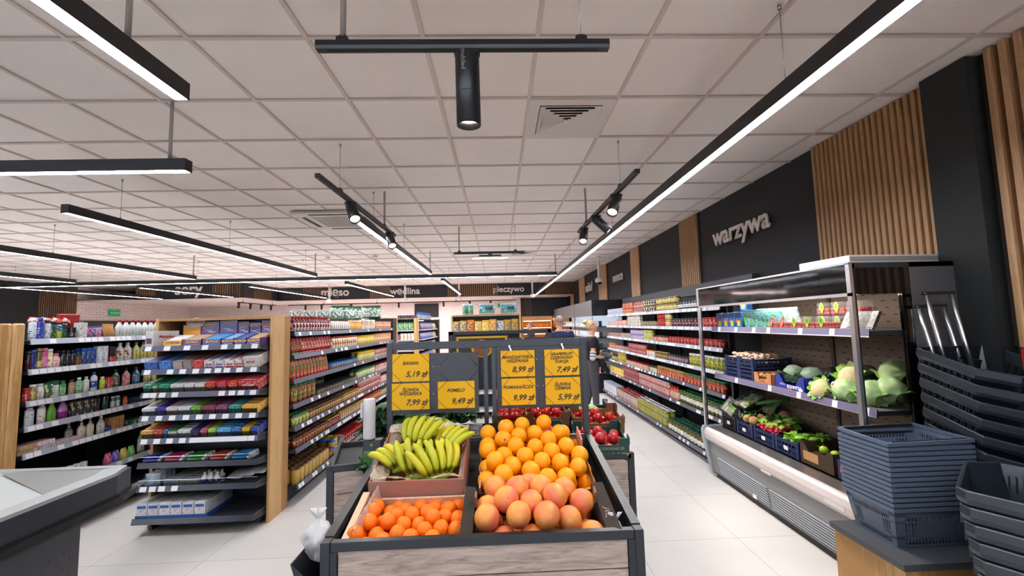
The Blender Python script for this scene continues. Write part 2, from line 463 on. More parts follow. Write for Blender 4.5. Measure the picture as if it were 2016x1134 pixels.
# hanging fascia over the service counters, with a lower ceiling behind it
FAS = mat('fascia_black', '1d1c20', .6)
ZB = 2.66
def fascia(name, xa, xb, y, slats):
    b = MB(); b.box(xa, xb, y, y+.12, ZB, HC, FAS)
    for s0, s1 in slats:
        b.box(s0, s1, y-.004, y, ZB+.01, HC, SLATB); x = s0+.03
        while x < s1-.03:
            b.box(x, x+.04, y-.028, y-.004, ZB+.01, HC, SLATD); x += .075
    b.box(xa, xb, y-.03, y, ZB, ZB+.012, BLACK)
    return struct(b.obj(name))
fascia('trim_10', -8.1, XW, 15.6, ((-7.2, -6.2), (-4.75, -3.95), (-1.9, -.0), (1.75, XW)))
fascia('trim_11', -11.4, -8.1, 13.5, ((-11.38, -10.75), (-9.05, -8.1)))
b = MB(); b.box(-8.16, -8.04, 13.5, 15.7, ZB, HC, FAS)
y = 14.0
while y < 15.0:
    b.box(-8.04, -8.01, y, y+.04, ZB, HC, SLATD); y += .075
struct(b.obj('trim_12'))
b = MB(); b.box(-8.04, XW, 15.72, YB, ZB, ZB+.03, mat('counter_ceiling', 'd9cdc8', .9))
b.box(XL, -8.16, 13.62, YB, ZB, ZB+.03, MATS['counter_ceiling']); struct(b.obj('trim_13'))
def fascia_word(s, xc, w, y, label, zb=2.8):
    b = MB(); V, F = text_mesh(s, 1, 0, .02, .05); xs = [v[0] for v in V]; ww = max(xs)-min(xs); k = w/ww
    M = Matrix.Translation((xc, y-.02, zb)) @ Matrix(((1, 0, 0, 0), (0, 0, -1, 0), (0, 1, 0, 0), (0, 0, 0, 1))) @ Matrix.Diagonal((k, k, k*.4, 1)) @ Matrix.Translation((-(max(xs)+min(xs))/2, 0, 0))
    b.add(V, F, LET, False, M); tag(b.obj('fascia_lettering'), label, 'sign', 'department names on the hanging fascia')
fascia_word('pieczywo', .40, 1.15, 15.6, 'raised white word pieczywo on the black hanging fascia')
fascia_word('wędlina', -3.45, 1.1, 15.6, 'raised white word wędlina on the black fascia, half behind an LED strip')
fascia_word('mięso', -6.0, 1.0, 15.6, 'raised white word mięso on the black hanging fascia')
fascia_word('sery', -9.75, .85, 13.5, 'raised white word sery on the fascia above the medicine shelves')
# black wall with slats around the bakery corner
b = MB(); b.box(.9, XW, 17.6, 17.7, 1.75, ZB, mat('bakery_black', '1b1a1c', .5)); x = .92
while x < 1.35:
    b.box(x, x+.035, 17.57, 17.6, 1.75, ZB, SLATD); x += .07
struct(b.obj('wall_bakery'))
# ------------------------------------------------------------------ pendant LED bars
LEDM = mat('led_diffuser', 'f2f6ff', .5, emit=LED_STRENGTH)
WIRE = mat('steel_wire', '8f8b89', .4, 1)
CONDUIT = mat('feed_tube', 'b9b1ac', .5)
def led_bar(p0, p1, label, wires=(), tubes=()):
    (x0, y0), (x1, y1) = p0, p1; zt = 2.722; zb = 2.645; w = .032
    t = thing('pendant_led_bar', label, 'pendant light', ((x0+x1)/2, (y0+y1)/2, zb), 0, 'LED bars under the ceiling')
    X0, X1, Y0, Y1 = [v-c for v, c in ((x0, (x0+x1)/2), (x1, (x0+x1)/2), (y0, (y0+y1)/2), (y1, (y0+y1)/2))]
    along_y = abs(y1-y0) > abs(x1-x0)
    b = MB()
    if along_y:
        b.box(-w, w, Y0, Y1, .012, zt-zb, BLACK); b.box(-w, -w+.004, Y0, Y1, 0, .012, BLACK); b.box(w-.004, w, Y0, Y1, 0, .012, BLACK)
        b.box(-w, w, Y0, Y0+.004, 0, .012, BLACK); b.box(-w, w, Y1-.004, Y1, 0, .012, BLACK)
        kid(b, 'housing', t); b = MB(); b.box(-w+.005, w-.005, Y0+.005, Y1-.005, .003, .011, LEDM); kid(b, 'diffuser', t)
        pos = lambda s: (0, s-(y0+y1)/2)
    else:
        b.box(X0, X1, -w, w, .012, zt-zb, BLACK); b.box(X0, X1, -w, -w+.004, 0, .012, BLACK); b.box(X0, X1, w-.004, w, 0, .012, BLACK)
        b.box(X0, X0+.004, -w, w, 0, .012, BLACK); b.box(X1-.004, X1, -w, w, 0, .012, BLACK)
        kid(b, 'housing', t); b = MB(); b.box(X0+.005, X1-.005, -w+.005, w-.005, .003, .011, LEDM); kid(b, 'diffuser', t)
        pos = lambda s: (s-(x0+x1)/2, 0)
    for s in wires:
        q = pos(s); b = MB(); b.cyl((q[0], q[1], zt-zb-.002), (q[0], q[1], HC-zb), .0018, WIRE, n=6); b.cyl((q[0], q[1], HC-zb-.02), (q[0], q[1], HC-zb), .009, WIRE, n=8)
        b.cyl((q[0], q[1], zt-zb-.002), (q[0], q[1], zt-zb+.02), .006, WIRE, n=8); kid(b, 'suspension_wire', t)
    for s in tubes:
        q = pos(s); b = MB(); b.cyl((q[0], q[1], zt-zb-.002), (q[0], q[1], HC-zb), .011, CONDUIT, n=8); kid(b, 'feed_tube', t)
    return t
led_bar((1.39, -2.6), (1.39, 15.2), 'long LED bar running down the aisle on the vegetable fridge side', (1.86, 4.9, 7.9, 10.9, 13.9))
led_bar((-1.385, -2.4), (-1.385, 1.83), 'short LED bar end above, nearest the camera at upper left', (-.5,), (1.55,))
led_bar((-4.4, 2.68), (-1.97, 2.68), 'crosswise LED bar hanging on a grey tube above the checkout', (-3.6,), (-2.09,))
led_bar((-3.66, 3.58), (-3.62, 8.45), 'LED bar hanging over the medicine end display, starting above it', (4.1, 5.75, 8.0), (8.42,))
led_bar((-6.0, 2.5), (-6.0, 8.45), 'LED bar second from the medicine display towards the dark side wall', (3.6, 5.79), (8.4,))
led_bar((-8.45, 3.6), (-8.45, 8.6), 'LED bar third from the medicine display towards the dark side wall', (4.6, 7.3), (8.5,))
led_bar((-10.9, 9.1), (1.3, 9.1), 'very long crosswise LED bar spanning the whole shop', (-8.6, -6.4, -4.2, -2.0), (1.27,))
led_bar((-1.36, 3.95), (-1.36, 8.48), 'LED bar beside the track with two spotlights', (4.6, 6.1), (8.44,))
led_bar((-1.29, 9.7), (-1.29, 14.3), 'far LED bar in front of the wedlina and pieczywo fascia', (11, 13.4))
led_bar((-3.6, 10.0), (-3.6, 14.5), 'far LED bar crossing in front of the wedlina lettering', (11.3, 13.9), ())
led_bar((-5.9, 10.1), (-5.9, 14.6), 'far LED bar crossing in front of the mieso lettering', (11.3, 13.9), ())
led_bar((-8.2, 9.8), (-8.2, 13.2), 'far LED bar crossing in front of the sery lettering', (11.3, 12.9), ())
led_bar((-10.4, 6.6), (-10.4, 13.3), 'farthest LED bar towards the green exit sign', (9.3, 12.0), ())

# ------------------------------------------------------------------ spotlight tracks
WARM = (1, .86, .72)
LENS = mat('spot_lens', 'ffe9d2', .4, emit=9)
def track(x0, y0, x1, y1, label, sups, z=2.69, zc=HC):
    t = thing('spotlight_track', label, 'track light', ((x0+x1)/2, (y0+y1)/2, z), 0, None)
    L = math.hypot(x1-x0, y1-y0); a = math.atan2(y1-y0, x1-x0); t.rotation_euler = (0, 0, a)
    b = MB()
    pr = [(-.018, .034), (.018, .034), (.019, .012), (.015, 0), (-.015, 0), (-.019, .012)]
    V = [(-L/2, p[0], p[1]) for p in pr]+[(L/2, p[0], p[1]) for p in pr]; n = 6
    b.add(V, [tuple(range(n)), tuple(range(n, 2*n))[::-1]]+[(i, i+n, (i+1) % n+n, (i+1) % n) for i in range(n)], BLACK)
    b.box(-L/2+.04, L/2-.04, -.005, .005, -.001, .001, mat('track_slot', '050505', .8))
    kid(b, 'rail', t)
    for s, kind in sups:
        b = MB(); b.box(s-.022, s+.022, -.016, .016, .034, .05, BLACK); b.box(s-.014, s+.014, -.01, .01, .05, .058, BLACK)
        kid(b, 'bracket', t)
        b = MB(); b.cyl((s, 0, .055), (s, 0, zc-z), .011 if kind else .0018, CONDUIT if kind else WIRE, n=8)
        if not kind: b.cyl((s, 0, zc-z-.02), (s, 0, zc-z), .008, WIRE, n=8)
        kid(b, 'feed_tube' if kind else 'suspension_wire', t)
    return t
track(-.68, 1.56, .46, 1.56, 'short black ceiling track with one cylinder spotlight, nearest the camera', ((-.47, 1), (.46, 0)))
track(-1.27, 2.95, -1.23, 5.0, 'long black ceiling track carrying two spotlights beside an LED bar', ((-.62, 0), (.62, 1)))
track(1.04, 2.95, 1.0, 5.0, 'long black ceiling track carrying three spotlights', ((-.62, 0), (.62, 1)))
track(-.66, 6.35, .42, 6.35, 'far black ceiling track carrying a flat linear lamp', ((-.46, 1), (.4, 0)))
track(-7.95, 16.1, .7, 16.1, 'long thin far track with many small spotlights below the fascia', ((-3, 1), (-1, 1), (2, 1)), 2.5, 2.66)
track(-8.35, 13.7, -8.35, 16.0, 'thin far track with small spotlights beside the sery lettering', ((-.9, 1), (.9, 1)), 2.5, 2.66)
def spotlight(x, y, direction, label, L=.2, r=.045, lit=True, z=2.69, brand=False, group='cylinder spotlights on the tracks'):
    d = Vector(direction).normalized()
    t = thing('cylinder_spotlight', label, 'spotlight', (x, y, z), 0, group)
    b = MB(); b.box(-.05, .05, -.016, .016, -.022, 0, BLACK, .003); b.cyl((-.0, 0, -.02), (0, 0, -.055), .012, BLACK); kid(b, 'adapter', t)
    c = Vector((0, 0, -.04)); p0 = c-d*.02; p1 = c+d*L
    b = MB(); q = d.to_track_quat('Z', 'Y').to_matrix().to_4x4()
    M = Matrix.Translation(p0) @ q
    b.ring([(r*.97, 0), (r, .004), (r, L+.02), (r*.9, L+.02), (r*.86, L-.012)], BLACK, 24, M=M, cap1=False); b.ring([(r*.98, L*.6), (r*1.012, L*.6), (r*1.012, L*.6+.003)], BLACK, 24, M=M)
    if brand: b.text('multiled', .026, WHITE, TM((-.02, -r-.001, -.065), PI/2, PI/2) @ TM((0, 0, 0)))
    body = kid(b, 'lamp_body', t)
    b = MB(); b.ring([(r*.85, L-.012), (r*.85, L-.006)], LENS if lit else BLACK, 20, M=M); kid(b, 'lens', t)
    return t, Vector((x, y, z))+c+d*(L+.03)
FR = (0.0, 2.0, .95)
def sp_lit(x, y, tgt, label, watts=SPOT_W, size=R(58), **k):
    d = Vector(tgt)-Vector((x, y, 2.65)); t, p = spotlight(x, y, d, label, **k); spot('spot_beam', p, tgt, watts, WARM, size)
sp_lit(-.10, 1.56, (-.09, 1.66, .9), 'black cylinder spotlight pointing straight down on the nearest track', 15, R(85), L=.26, r=.047, brand=True)
sp_lit(-1.24, 3.55, (-.35, 2.2, .95), 'first spotlight on the long track above the food aisle, tilted to the fruit', r=.045)
sp_lit(-1.22, 4.75, (-.5, 3.3, .9), 'second spotlight on the long track above the food aisle', r=.045)
sp_lit(1.02, 3.45, (.2, 2.2, .95), 'near spotlight on the track with three, tilted to the oranges', r=.045)
sp_lit(1.01, 4.15, (2.3, 3.3, 1.0), 'middle spotlight of the three, turned to the vegetable fridge', 70, R(70), r=.045)
sp_lit(1.0, 4.7, (.5, 3.2, .9), 'far spotlight of the three, tilted down to the tomatoes', r=.045)
for k, s in enumerate((-3.7, -3.1, -2.0, -.2, 1.5, 2.5, 3.3)):
    x, y = -3.6+s, 16.1
    t, p = spotlight(x, y, (.1, -.3, -1), 'small black spotlight on the long thin far track', .13, .038, False, 2.5, group='small spotlights on the far tracks')
for s in (-1.7, -.9, -.1, .7):
    x, y = -8.35, 15.1+s*.8
    spotlight(x, y, (.1, -.3, -1), 'small black spotlight on the thin track beside the sery lettering', .13, .038, False, 2.5, group='small spotlights on the far tracks')
for x in (-6.5, -2.5): area('counter_glow', (x, 16.9, 2.62), (0, 0, 0), 2.2, .1, 60, (1, .82, .80))
# flat linear lamp on the far track
t = thing('linear_track_lamp', 'flat warm-lit linear lamp under the far track', 'track light', (-.11, 6.35, 2.69))
b = MB(); b.box(-.17, .17, -.018, .018, -.045, -.018, BLACK, .003); b.box(-.03, .03, -.015, .015, -.02, 0, BLACK)
b.box(-.28, .28, -.035, .035, -.062, -.045, WHITE); kid(b, 'lamp_body', t)
b = MB()
for i in range(24): b.box(-.272+i*.0228, -.272+i*.0228+.018, -.03, .03, -.066, -.062, LENS)
kid(b, 'lens_row', t)

# ------------------------------------------------------------------ ceiling devices
VENT = mat('vent_white', 'd9d2ce', .5); VDK = mat('vent_dark', '2c2b2b', .8)
def diffuser(xc, yc, s, label):
    t = thing('air_vent', label, 'ceiling vent', (xc, yc, HC), 0, None)
    b = MB(); h = s/2
    for q in ((-.298, .298, -.298, -h), (-.298, .298, h, .298), (-.298, -h, -h, h), (h, .298, -h, h)):
        b.box(q[0], q[1], q[2], q[3], -.008, .005, VENT)
    kid(b, 'frame', t)
    b = MB(); b.box(-h, h, -h, h, .004, .008, VDK)
    kid(b, 'duct_opening', t)
    b = MB(); n = 6
    for i in range(n):
        r0 = h*(1-i/n)-.004; r1 = r0-h/n*1.15; z0 = -.012; z1 = .003
        V = []; F = []
        for r, z in ((r0, z0), (max(r1, .01), z1)):
            V += [(-r, -r, z), (r, -r, z), (r, r, z), (-r, r, z)]
        for k in range(4): F.append((k, (k+1) % 4, 4+(k+1) % 4, 4+k))
        b.add(V, F, VENT)
    kid(b, 'louvres', t)
diffuser(.539, 2.983, .44, 'square four-way ceiling air vent nearest the camera')
diffuser(.54, 8.98, .44, 'square ceiling air vent far down the aisle')
def cassette(x, y, label):
    t = thing('ceiling_air_conditioner', label, 'air conditioner', (x, y, HC))
    b = MB()
    for q in ((-.47, .47, -.47, -.28), (-.47, .47, .28, .47), (-.47, -.28, -.28, .28), (.28, .47, -.28, .28)):
        b.box(q[0], q[1], q[2], q[3], -.035, .0, VENT, .008)
    for k in range(4):
        M = Matrix.Rotation(k*PI/2, 4, 'Z'); b.box(-.27, .27, -.41, -.36, -.037, -.033, VDK, M=M)
    kid(b, 'panel', t)
    b = MB(); b.box(-.28, .28, -.28, .28, -.02, -.012, VDK)
    for i in range(22):
        v = -.27+i*.0255; b.box(v, v+.007, -.275, .275, -.026, -.02, VENT); b.box(-.275, .275, v, v+.007, -.027, -.0205, VENT)
    kid(b, 'grille', t)
cassette(-2.16, 5.78, 'white ceiling air conditioner with grille above the food aisle')
cassette(-8.4, 6.2, 'white ceiling air conditioner far over the toiletries side')
for x, y, l in ((.63, 9.9, 'small smoke detector beside the far vent'), (-2.6, 8.9, 'small smoke detector above the food aisle'), (-3.6, 8.9, 'small pale smoke detector next to another over the shelves')):
    b = MB(); b.ring([(.03, -.045), (.05, -.035), (.055, -.012), (.055, 0)], WHITE, 16); tag(b.obj('smoke_detector', loc=(x, y, HC)), l, 'smoke detector')
t = thing('dome_camera', 'white dome security camera on a tube in front of owoce', 'security camera', (2.35, 9.6, HC))
b = MB(); b.ring([(.03, -.5), (.03, 0)], WHITE, 12); b.ring([(.055, -.012), (.055, 0)], WHITE, 12); kid(b, 'mounting_tube', t)
b = MB(); b.ring([(.085, -.60), (.095, -.58), (.09, -.52), (.05, -.49)], WHITE, 18); kid(b, 'housing', t)
b = MB(); b.sph((0, 0, -.6), (.062, .062, .06), mat('dome_black', '0c0c10', .1)); kid(b, 'dome', t)
for x, y in ((-5.9, 16.4), (-3.3, 16.5), (-1.4, 16.6), (1.2, 16.2)):
    t = thing('dome_camera', 'small white dome camera hanging in front of the far fascia', 'security camera', (x, y-1.6, HC), 0, 'dome cameras by the fascia')
    b = MB(); b.ring([(.03, -.5), (.03, 0)], WHITE, 10); kid(b, 'mounting_tube', t)
    b = MB(); b.ring([(.05, -.62), (.1, -.58), (.09, -.52), (.05, -.49)], WHITE, 14); kid(b, 'housing', t)
# ------------------------------------------------------------------ product prototypes
def P_(name, cat, mb, parts=()):
    """one-mesh product, or a body with children"""
    o = mb.obj(name); tag(o, '', cat)
    for n, m in parts: kid(m, n, o)
    return Proto(o)
GOLDC = mat('gold_lid', 'b08d45', .35, .6); REDC = mat('red_lid', 'b3201f', .4); GRNC = mat('green_lid', '1f6a3a', .4)
WHC = mat('white_lid', 'e6e3de', .45); BLKC = mat('black_lid', '1c1a1c', .4); DGRC = mat('dark_green_lid', '123f2b', .35)
BRNC = mat('brown_lid', '6a4632', .35, .3); SILC = mat('silver_lid', 'b7b7b7', .3, .9); YELC = mat('yellow_lid', 'e3b71d', .4)
BLUC = mat('blue_lid', '1f5fb4', .4); ORGC = mat('orange_lid', 'd8641e', .4); PURC = mat('purple_lid', '7c2f86', .4); PNKC = mat('pink_lid', 'd5749c', .4)
LIDS = dict(gold=GOLDC, red=REDC, green=GRNC, white=WHC, black=BLKC, dgreen=DGRC, brown=BRNC, silver=SILC, yellow=YELC, blue=BLUC, orange=ORGC, purple=PURC, pink=PNKC)
def jar(nm, name, r, h, lid, body, band, ink, ink2=None, z0=.18, z1=.72, n=14, cat='jar'):
    m = pmat(nm, body, band, ink, z0, z1, h, ink2, .22)
    b = MB(); b.ring([(r*.9, 0), (r, h*.04), (r, h*.78), (r*.86, h*.84), (r*.86, h*.86, LIDS[lid]), (r*.93, h*.86, LIDS[lid]), (r*.93, h*.985, LIDS[lid]), (r*.85, h, LIDS[lid])], m, n)
    return P_(name, cat, b)
def can(nm, name, r, h, base, band, ink, ink2=None, top='silver', z0=.05, z1=.95, n=14, cat='tin'):
    m = pmat(nm, base, band, ink, z0, z1, h, ink2, .3)
    T = LIDS[top]
    b = MB(); b.ring([(r*.97, 0, T), (r, h*.02, m), (r, h*.96, T), (r*1.01, h*.97, T), (r*1.01, h, T), (r*.93, h, T), (r*.93, h*.985, T)], m, n)
    return P_(name, cat, b)
def bottle(nm, name, r, h, lid, body, band, ink, ink2=None, neck=.62, sx=1, sy=1, z0=.12, z1=.6, n=14, cat='bottle', rn=.34, parts=True, lidh=.14):
    m = pmat(nm, body, band, ink, z0, z1, h, ink2, .25); T = LIDS[lid]
    b = MB(); b.ring([(r*.88, 0), (r, h*.03), (r, h*neck), (r*.9, h*(neck+.07)), (r*rn*1.1, h*(1-lidh-.02)), (r*rn, h*(1-lidh))], m, n, sx, sy)
    c = MB(); c.ring([(r*rn*1.2, h*(1-lidh)), (r*rn*1.2, h*.985), (r*rn*1.05, h)], T, n, max(sx, .8), max(sy, .8))
    if parts: return P_(name, cat, b, (('cap', c),))
    b.ring([(r*rn*1.2, h*(1-lidh)), (r*rn*1.2, h*.985), (r*rn*1.05, h)], T, n); return P_(name, cat, b)
def squeeze(nm, name, w, h, lid, body, band, ink, ink2=None, cat='bottle', depth=.6):
    """upside-down squeeze bottle on a wide cap"""
    m = pmat(nm, body, band, ink, .25, .8, h, ink2, .28); T = LIDS[lid]
    b = MB(); b.ring([(w*.42, h*.14), (w*.5, h*.3), (w*.52, h*.6), (w*.46, h*.86), (w*.3, h*.97), (w*.12, h)], m, 14, 1, depth)
    c = MB(); c.ring([(w*.4, 0), (w*.42, h*.02), (w*.38, h*.14)], T, 14, 1, depth+.15)
    return P_(name, cat, b, (('cap', c),))
def carton(nm, name, w, d, h, base, band, ink, ink2=None, z0=.1, z1=.9, cat='box', c=.0015, rough=.4):
    m = pmat(nm, base, band, ink, z0, z1, h, ink2, rough); b = MB(); b.box(-w/2, w/2, -d/2, d/2, 0, h, m, c); return P_(name, cat, b)
def tub(nm, name, r, h, lid, body, band, ink, ink2=None, cat='tub'):
    m = pmat(nm, body, band, ink, .15, .75, h, ink2, .4); T = LIDS[lid]
    b = MB(); b.ring([(r*.85, 0), (r*.95, h*.8), (r*1.05, h*.82, T), (r*1.05, h*.97, T), (r*.95, h, T)], m, 16); return P_(name, cat, b)
def pouch(nm, name, w, h, d, base, band, ink, ink2=None, cat='packet', n=10):
    m = pmat(nm, base, band, ink, .12, .85, h, ink2, .3)
    b = MB()
    def sec(z, wx, dy): return [(wx*math.cos(2*PI*k/n)*(.5 if abs(math.cos(2*PI*k/n)) > .9 else .52), dy*math.sin(2*PI*k/n)*.5, z) for k in range(n)]
    V = []; F = []; zs = [(0, w*.9, d*.9), (h*.1, w, d), (h*.5, w*.97, d*.85), (h*.85, w*.93, d*.35), (h*.93, w*.94, .004), (h, w*.94, .004)]
    for z, a, c in zs: V += sec(z, a, c)
    for i in range(len(zs)-1):
        for k in range(n): F.append((i*n+k, i*n+(k+1) % n, (i+1)*n+(k+1) % n, (i+1)*n+k))
    F.append(tuple(range(n))[::-1]); F.append(tuple(range(len(V)-n, len(V)))); b.add(V, F, m, True); return P_(name, cat, b)
def pump(nm, name, r, h, body, band, ink, cap=None, sy=.65):
    m = pmat(nm, body, band, ink, .15, .55, h, None, .3)
    b = MB(); b.ring([(r*.9, 0), (r, h*.03), (r, h*.55), (r*.75, h*.66), (r*.3, h*.7), (r*.3, h*.74)], m, 16, 1, sy)
    c = MB(); c.ring([(r*.34, h*.74), (r*.34, h*.82)], cap or WHITE, 12); c.ring([(r*.1, h*.82), (r*.1, h*.94)], cap or WHITE, 8)
    c.box(-r*.7, r*.25, -r*.16, r*.16, h*.94, h, cap or WHITE, .001)
    return P_(name, 'bottle', b, (('pump', c),))

# ------------------------------------------------------------------ shelving units
SIGNM = mat('back_panel_dark', '15151c', .6)
def tags_on(b, face, lo, hi, z, L, H, seed, dense):
    rnd = random.Random(seed); s = lo+.03
    while s < hi-.08:
        if rnd.random() < dense: face(b, s, s+.052, z, H)
        s += .056 if rnd.random() < .5 else .085
class Gondola:
    """shelving along y; dirx=+1 faces +x, -1 faces -x"""
    def __init__(s, name, label, xf, xb, ya, yb, shelves, dirx, base_x, ztop, short, lip=LIPM, bays=.93, dense=.4, y_bay=None, lips_x=None):
        s.xf, s.ya, s.yb, s.d, s.short = xf, ya, yb, dirx, short; s.shelves = shelves; s.used = {}
        lo, hi = min(xf, xb), max(xf, xb)
        t = thing(name, label, 'shelving unit', (xb, (ya+yb)/2, 0)); s.t = t; s.lx = lips_x or [xf]*len(shelves)
        T = Matrix.Translation((-xb, -(ya+yb)/2, 0))
        b = MB(); b.box(xb-.02, xb+.02, ya, yb, .0, ztop, SIGNM, M=T)
        y = ya
        while y < yb+.01:
            b.box(xb-.03+.03*dirx, xb+.03+.03*dirx, y-.02, y+.02, 0, ztop, BLACK, M=T); y += bays
        kid(b, 'back_panel', t)
        b = MB(); b.box(min(base_x, xb), max(base_x, xb), ya, yb, 0, shelves[-1]-.05, ANTH2, M=T); kid(b, 'plinth', t)
        for i, z in enumerate(shelves):
            lx = s.lx[i]; L = lip if not isinstance(lip, list) else lip[i]
            b = MB(); y = ya; n = round((yb-ya)/bays)
            w = (yb-ya)/n
            for k in range(n):
                y0, y1 = ya+k*w+.003, ya+(k+1)*w-.003
                b.box(min(lx, xb), max(lx, xb), y0, y1, z-.035, z-.008, ANTH2, M=T)
                # front rail, leaning back a little
                V = []
                for yy in (y0, y1):
                    V += [(lx+dirx*.012, yy, z-.038), (lx, yy, z+.006), (lx-dirx*.006, yy, z+.006), (lx-dirx*.004, yy, z-.038)]
                b.add(V, [(0, 1, 5, 4), (1, 2, 6, 5), (2, 3, 7, 6), (3, 0, 4, 7), (0, 3, 2, 1), (4, 5, 6, 7)], L, M=T)
            rnd = random.Random(hash_(name)+i); y = ya+.02
            dn = dense if not isinstance(dense, list) else dense[i]
            while y < yb-.07:
                if rnd.random() < dn:
                    V = [(lx+dirx*(.0125), y, z-.034), (lx+dirx*(.0125), y+.05, z-.034), (lx+dirx*.003, y+.05, z+.001), (lx+dirx*.003, y, z+.001)]
                    b.add(V, [(0, 1, 2, 3)], TAGM, M=T)
                y += .058
            kid(b, 'shelf', t)
    def run(s, proto, si, a, b_, pitch, desc, rows=1, rp=None, stack=1, sh=None, jit=.25, inset=.012, r=.03, skip=0, scale=None, group=None, turn=0):
        """products side by side from y=a to y=b_ on shelf si"""
        rnd = random.Random(hash_(desc)+si); z = s.shelves[si]-.0075; rp = rp or pitch
        label = desc; key = (si, desc)
        n = max(1, int((b_-a)/pitch+.01)); k = 0
        for i in range(n):
            for q in range(rows):
                for w in range(stack):
                    if skip and rnd.random() < skip: break
                    y = a+(i+.5)*(b_-a)/n+rnd.uniform(-1, 1)*jit*.1*pitch
                    x = s.lx[si]-s.d*(inset+r+q*rp+rnd.uniform(0, .1)*jit*pitch)
                    proto.put((x, y, z+w*(sh or 0)), s.d*PI/2+turn+rnd.uniform(-1, 1)*jit*.5, label, group or ('%s' % desc), scale); k += 1
def hash_(t): return sum(ord(c)*(i+3) for i, c in enumerate(t)) % 99991

# ---- left food shelving (faces the central aisle)
FG = Gondola('food_shelving', 'long food shelving with sauces and preserves behind the medicine end display', -1.95, -2.42, 4.07, 7.79, [1.588, 1.372, 1.138, .906, .70, .50, .175], 1, -2.03, 1.73, 'food shelving', bays=.93, dense=[.12, .16, .14, .2, .45, .5, .2], lips_x=[-1.95]*4+[-1.935, -1.92, -1.90])
A = lambda d, sh: '%s, %s shelf of the left food shelving' % (d, sh)
p = bottle('sauce_dark', 'sauce_bottle', .034, .165, 'red', '6d1113', 'd8d0c8', '7a1c1c', '9a1a1c', neck=.6, parts=False)
FG.run(p, 0, 4.10, 4.98, .063, A('dark red sauce bottle with white label', 'top'), r=.034, rows=2)
p = bottle('sauce_brown', 'sauce_bottle', .032, .15, 'brown', '3b1c14', 'e6e0d8', '4a3028', None, neck=.6, parts=False, z0=.15, z1=.8)
FG.run(p, 0, 5.02, 5.62, .062, A('brown sauce bottle with tall white label', 'top'))
p = jar('mustard', 'mustard_jar', .031, .13, 'white', 'd58f35', 'd98f3f', 'f0e6d0', 'e8c23a')
FG.run(p, 0, 5.64, 6.1, .064, A('orange mustard jar with white lid', 'top'))
p = carton('bread_mix', 'soup_carton', .07, .05, .15, 'd9dcc8', 'e4e2d0', '3a5b36', 'c0603a'); FG.run(p, 0, 6.12, 6.75, .075, A('white and green carton', 'top'))
p = can('orange_tin', 'spread_tin', .033, .13, 'b5401f', 'd9772d', 'f0ddb8', 'e8e0d0', 'red'); FG.run(p, 0, 6.78, 7.72, .07, A('orange and red tin', 'top'))
p = squeeze('ketchup_g', 'ketchup_bottle', .075, .175, 'green', 'b3181b', 'c4201f', 'e6d6c8', '3f7d3f'); p2 = squeeze('ketchup', 'ketchup_bottle', .075, .175, 'red', 'ad1418', 'c4201f', 'f0d8c8', 'd8d0c0')
FG.run(p, 1, 4.10, 4.31, .07, A('ketchup bottle with green cap', 'second'), r=.036, jit=.1); FG.run(p2, 1, 4.31, 5.02, .066, A('red ketchup bottle', 'second'), r=.036, rows=2)
p = jar('mayo', 'mayonnaise_jar', .036, .15, 'orange', 'ded3b8', 'e9dfc6', '3f5b3a', 'c8692d'); FG.run(p, 1, 5.04, 5.9, .075, A('cream mayonnaise jar with orange lid', 'second'))
p = jar('mustard_y', 'mustard_jar', .031, .14, 'yellow', 'd9b12f', 'e6cb56', '6a4a1a', 'f0e6c0'); FG.run(p, 1, 5.93, 6.72, .066, A('yellow mustard jar', 'second'))
p = can('orange_tin2', 'spread_tin', .033, .15, 'a83a1e', 'dd8a34', 'f0e0c0', 'e0d8d0', 'orange'); FG.run(p, 1, 6.76, 7.72, .07, A('orange labelled tin', 'second'))
p = pouch('ketchup_pouch', 'ketchup_pouch', .10, .2, .06, 'b81a1a', 'bf2420', 'e8e0c8', '4d8a3a'); FG.run(p, 2, 4.10, 4.95, .075, A('red ketchup pouch with yellow foot', 'third'), r=.035, turn=0.15)
p = tub('white_tub', 'horseradish_jar', .036, .07, 'blue', 'dcdad2', 'e8e6e0', '3a4a7a'); FG.run(p, 2, 5.0, 5.95, .076, A('low white jar with blue lid', 'third'), rows=2)
p = tub('dark_tub', 'horseradish_jar', .036, .075, 'black', 'c8c4bb', 'dedbd2', '30302c', '55554e'); FG.run(p, 2, 5.3, 6.0, .08, A('low jar standing behind with black print', 'third'), inset=.17)
p = jar('mustard_t', 'mustard_jar', .033, .14, 'yellow', 'c6a52c', 'ded27e', '2b2b22', 'e8e2b8'); FG.run(p, 2, 5.97, 6.72, .07, A('yellow mustard jar with black print', 'third'), rows=2)
p = can('red_tin', 'spread_tin', .033, .13, '8f1a1a', 'c9c0b8', '8f1a1a', 'b43a34', 'red'); FG.run(p, 2, 6.76, 7.72, .07, A('red tin with pale label', 'third'), rows=2)
p = jar('brown_jar', 'marinade_jar', .042, .19, 'green', '7a3d1c', 'c0642a', 'd9c8a0', '4b7a33', z0=.2, z1=.8); FG.run(p, 3, 4.12, 4.62, .085, A('tall brown marinade jar with green lid', 'fourth'), r=.042)
p = tub('pate', 'pate_jar', .034, .06, 'black', 'c9bd94', 'd9cfa8', '4a4632'); FG.run(p, 3, 4.66, 5.9, .073, A('low dark-lidded jar with cream label', 'fourth'), rows=3)
p = tub('horse', 'horseradish_jar', .036, .09, 'white', '8c8478', 'b9b2a8', '44403a', 'd8d0c8'); FG.run(p, 3, 4.75, 5.5, .09, A('dark jar with white lid at the back', 'fourth'), inset=.25, stack=2, sh=.09, skip=.2)
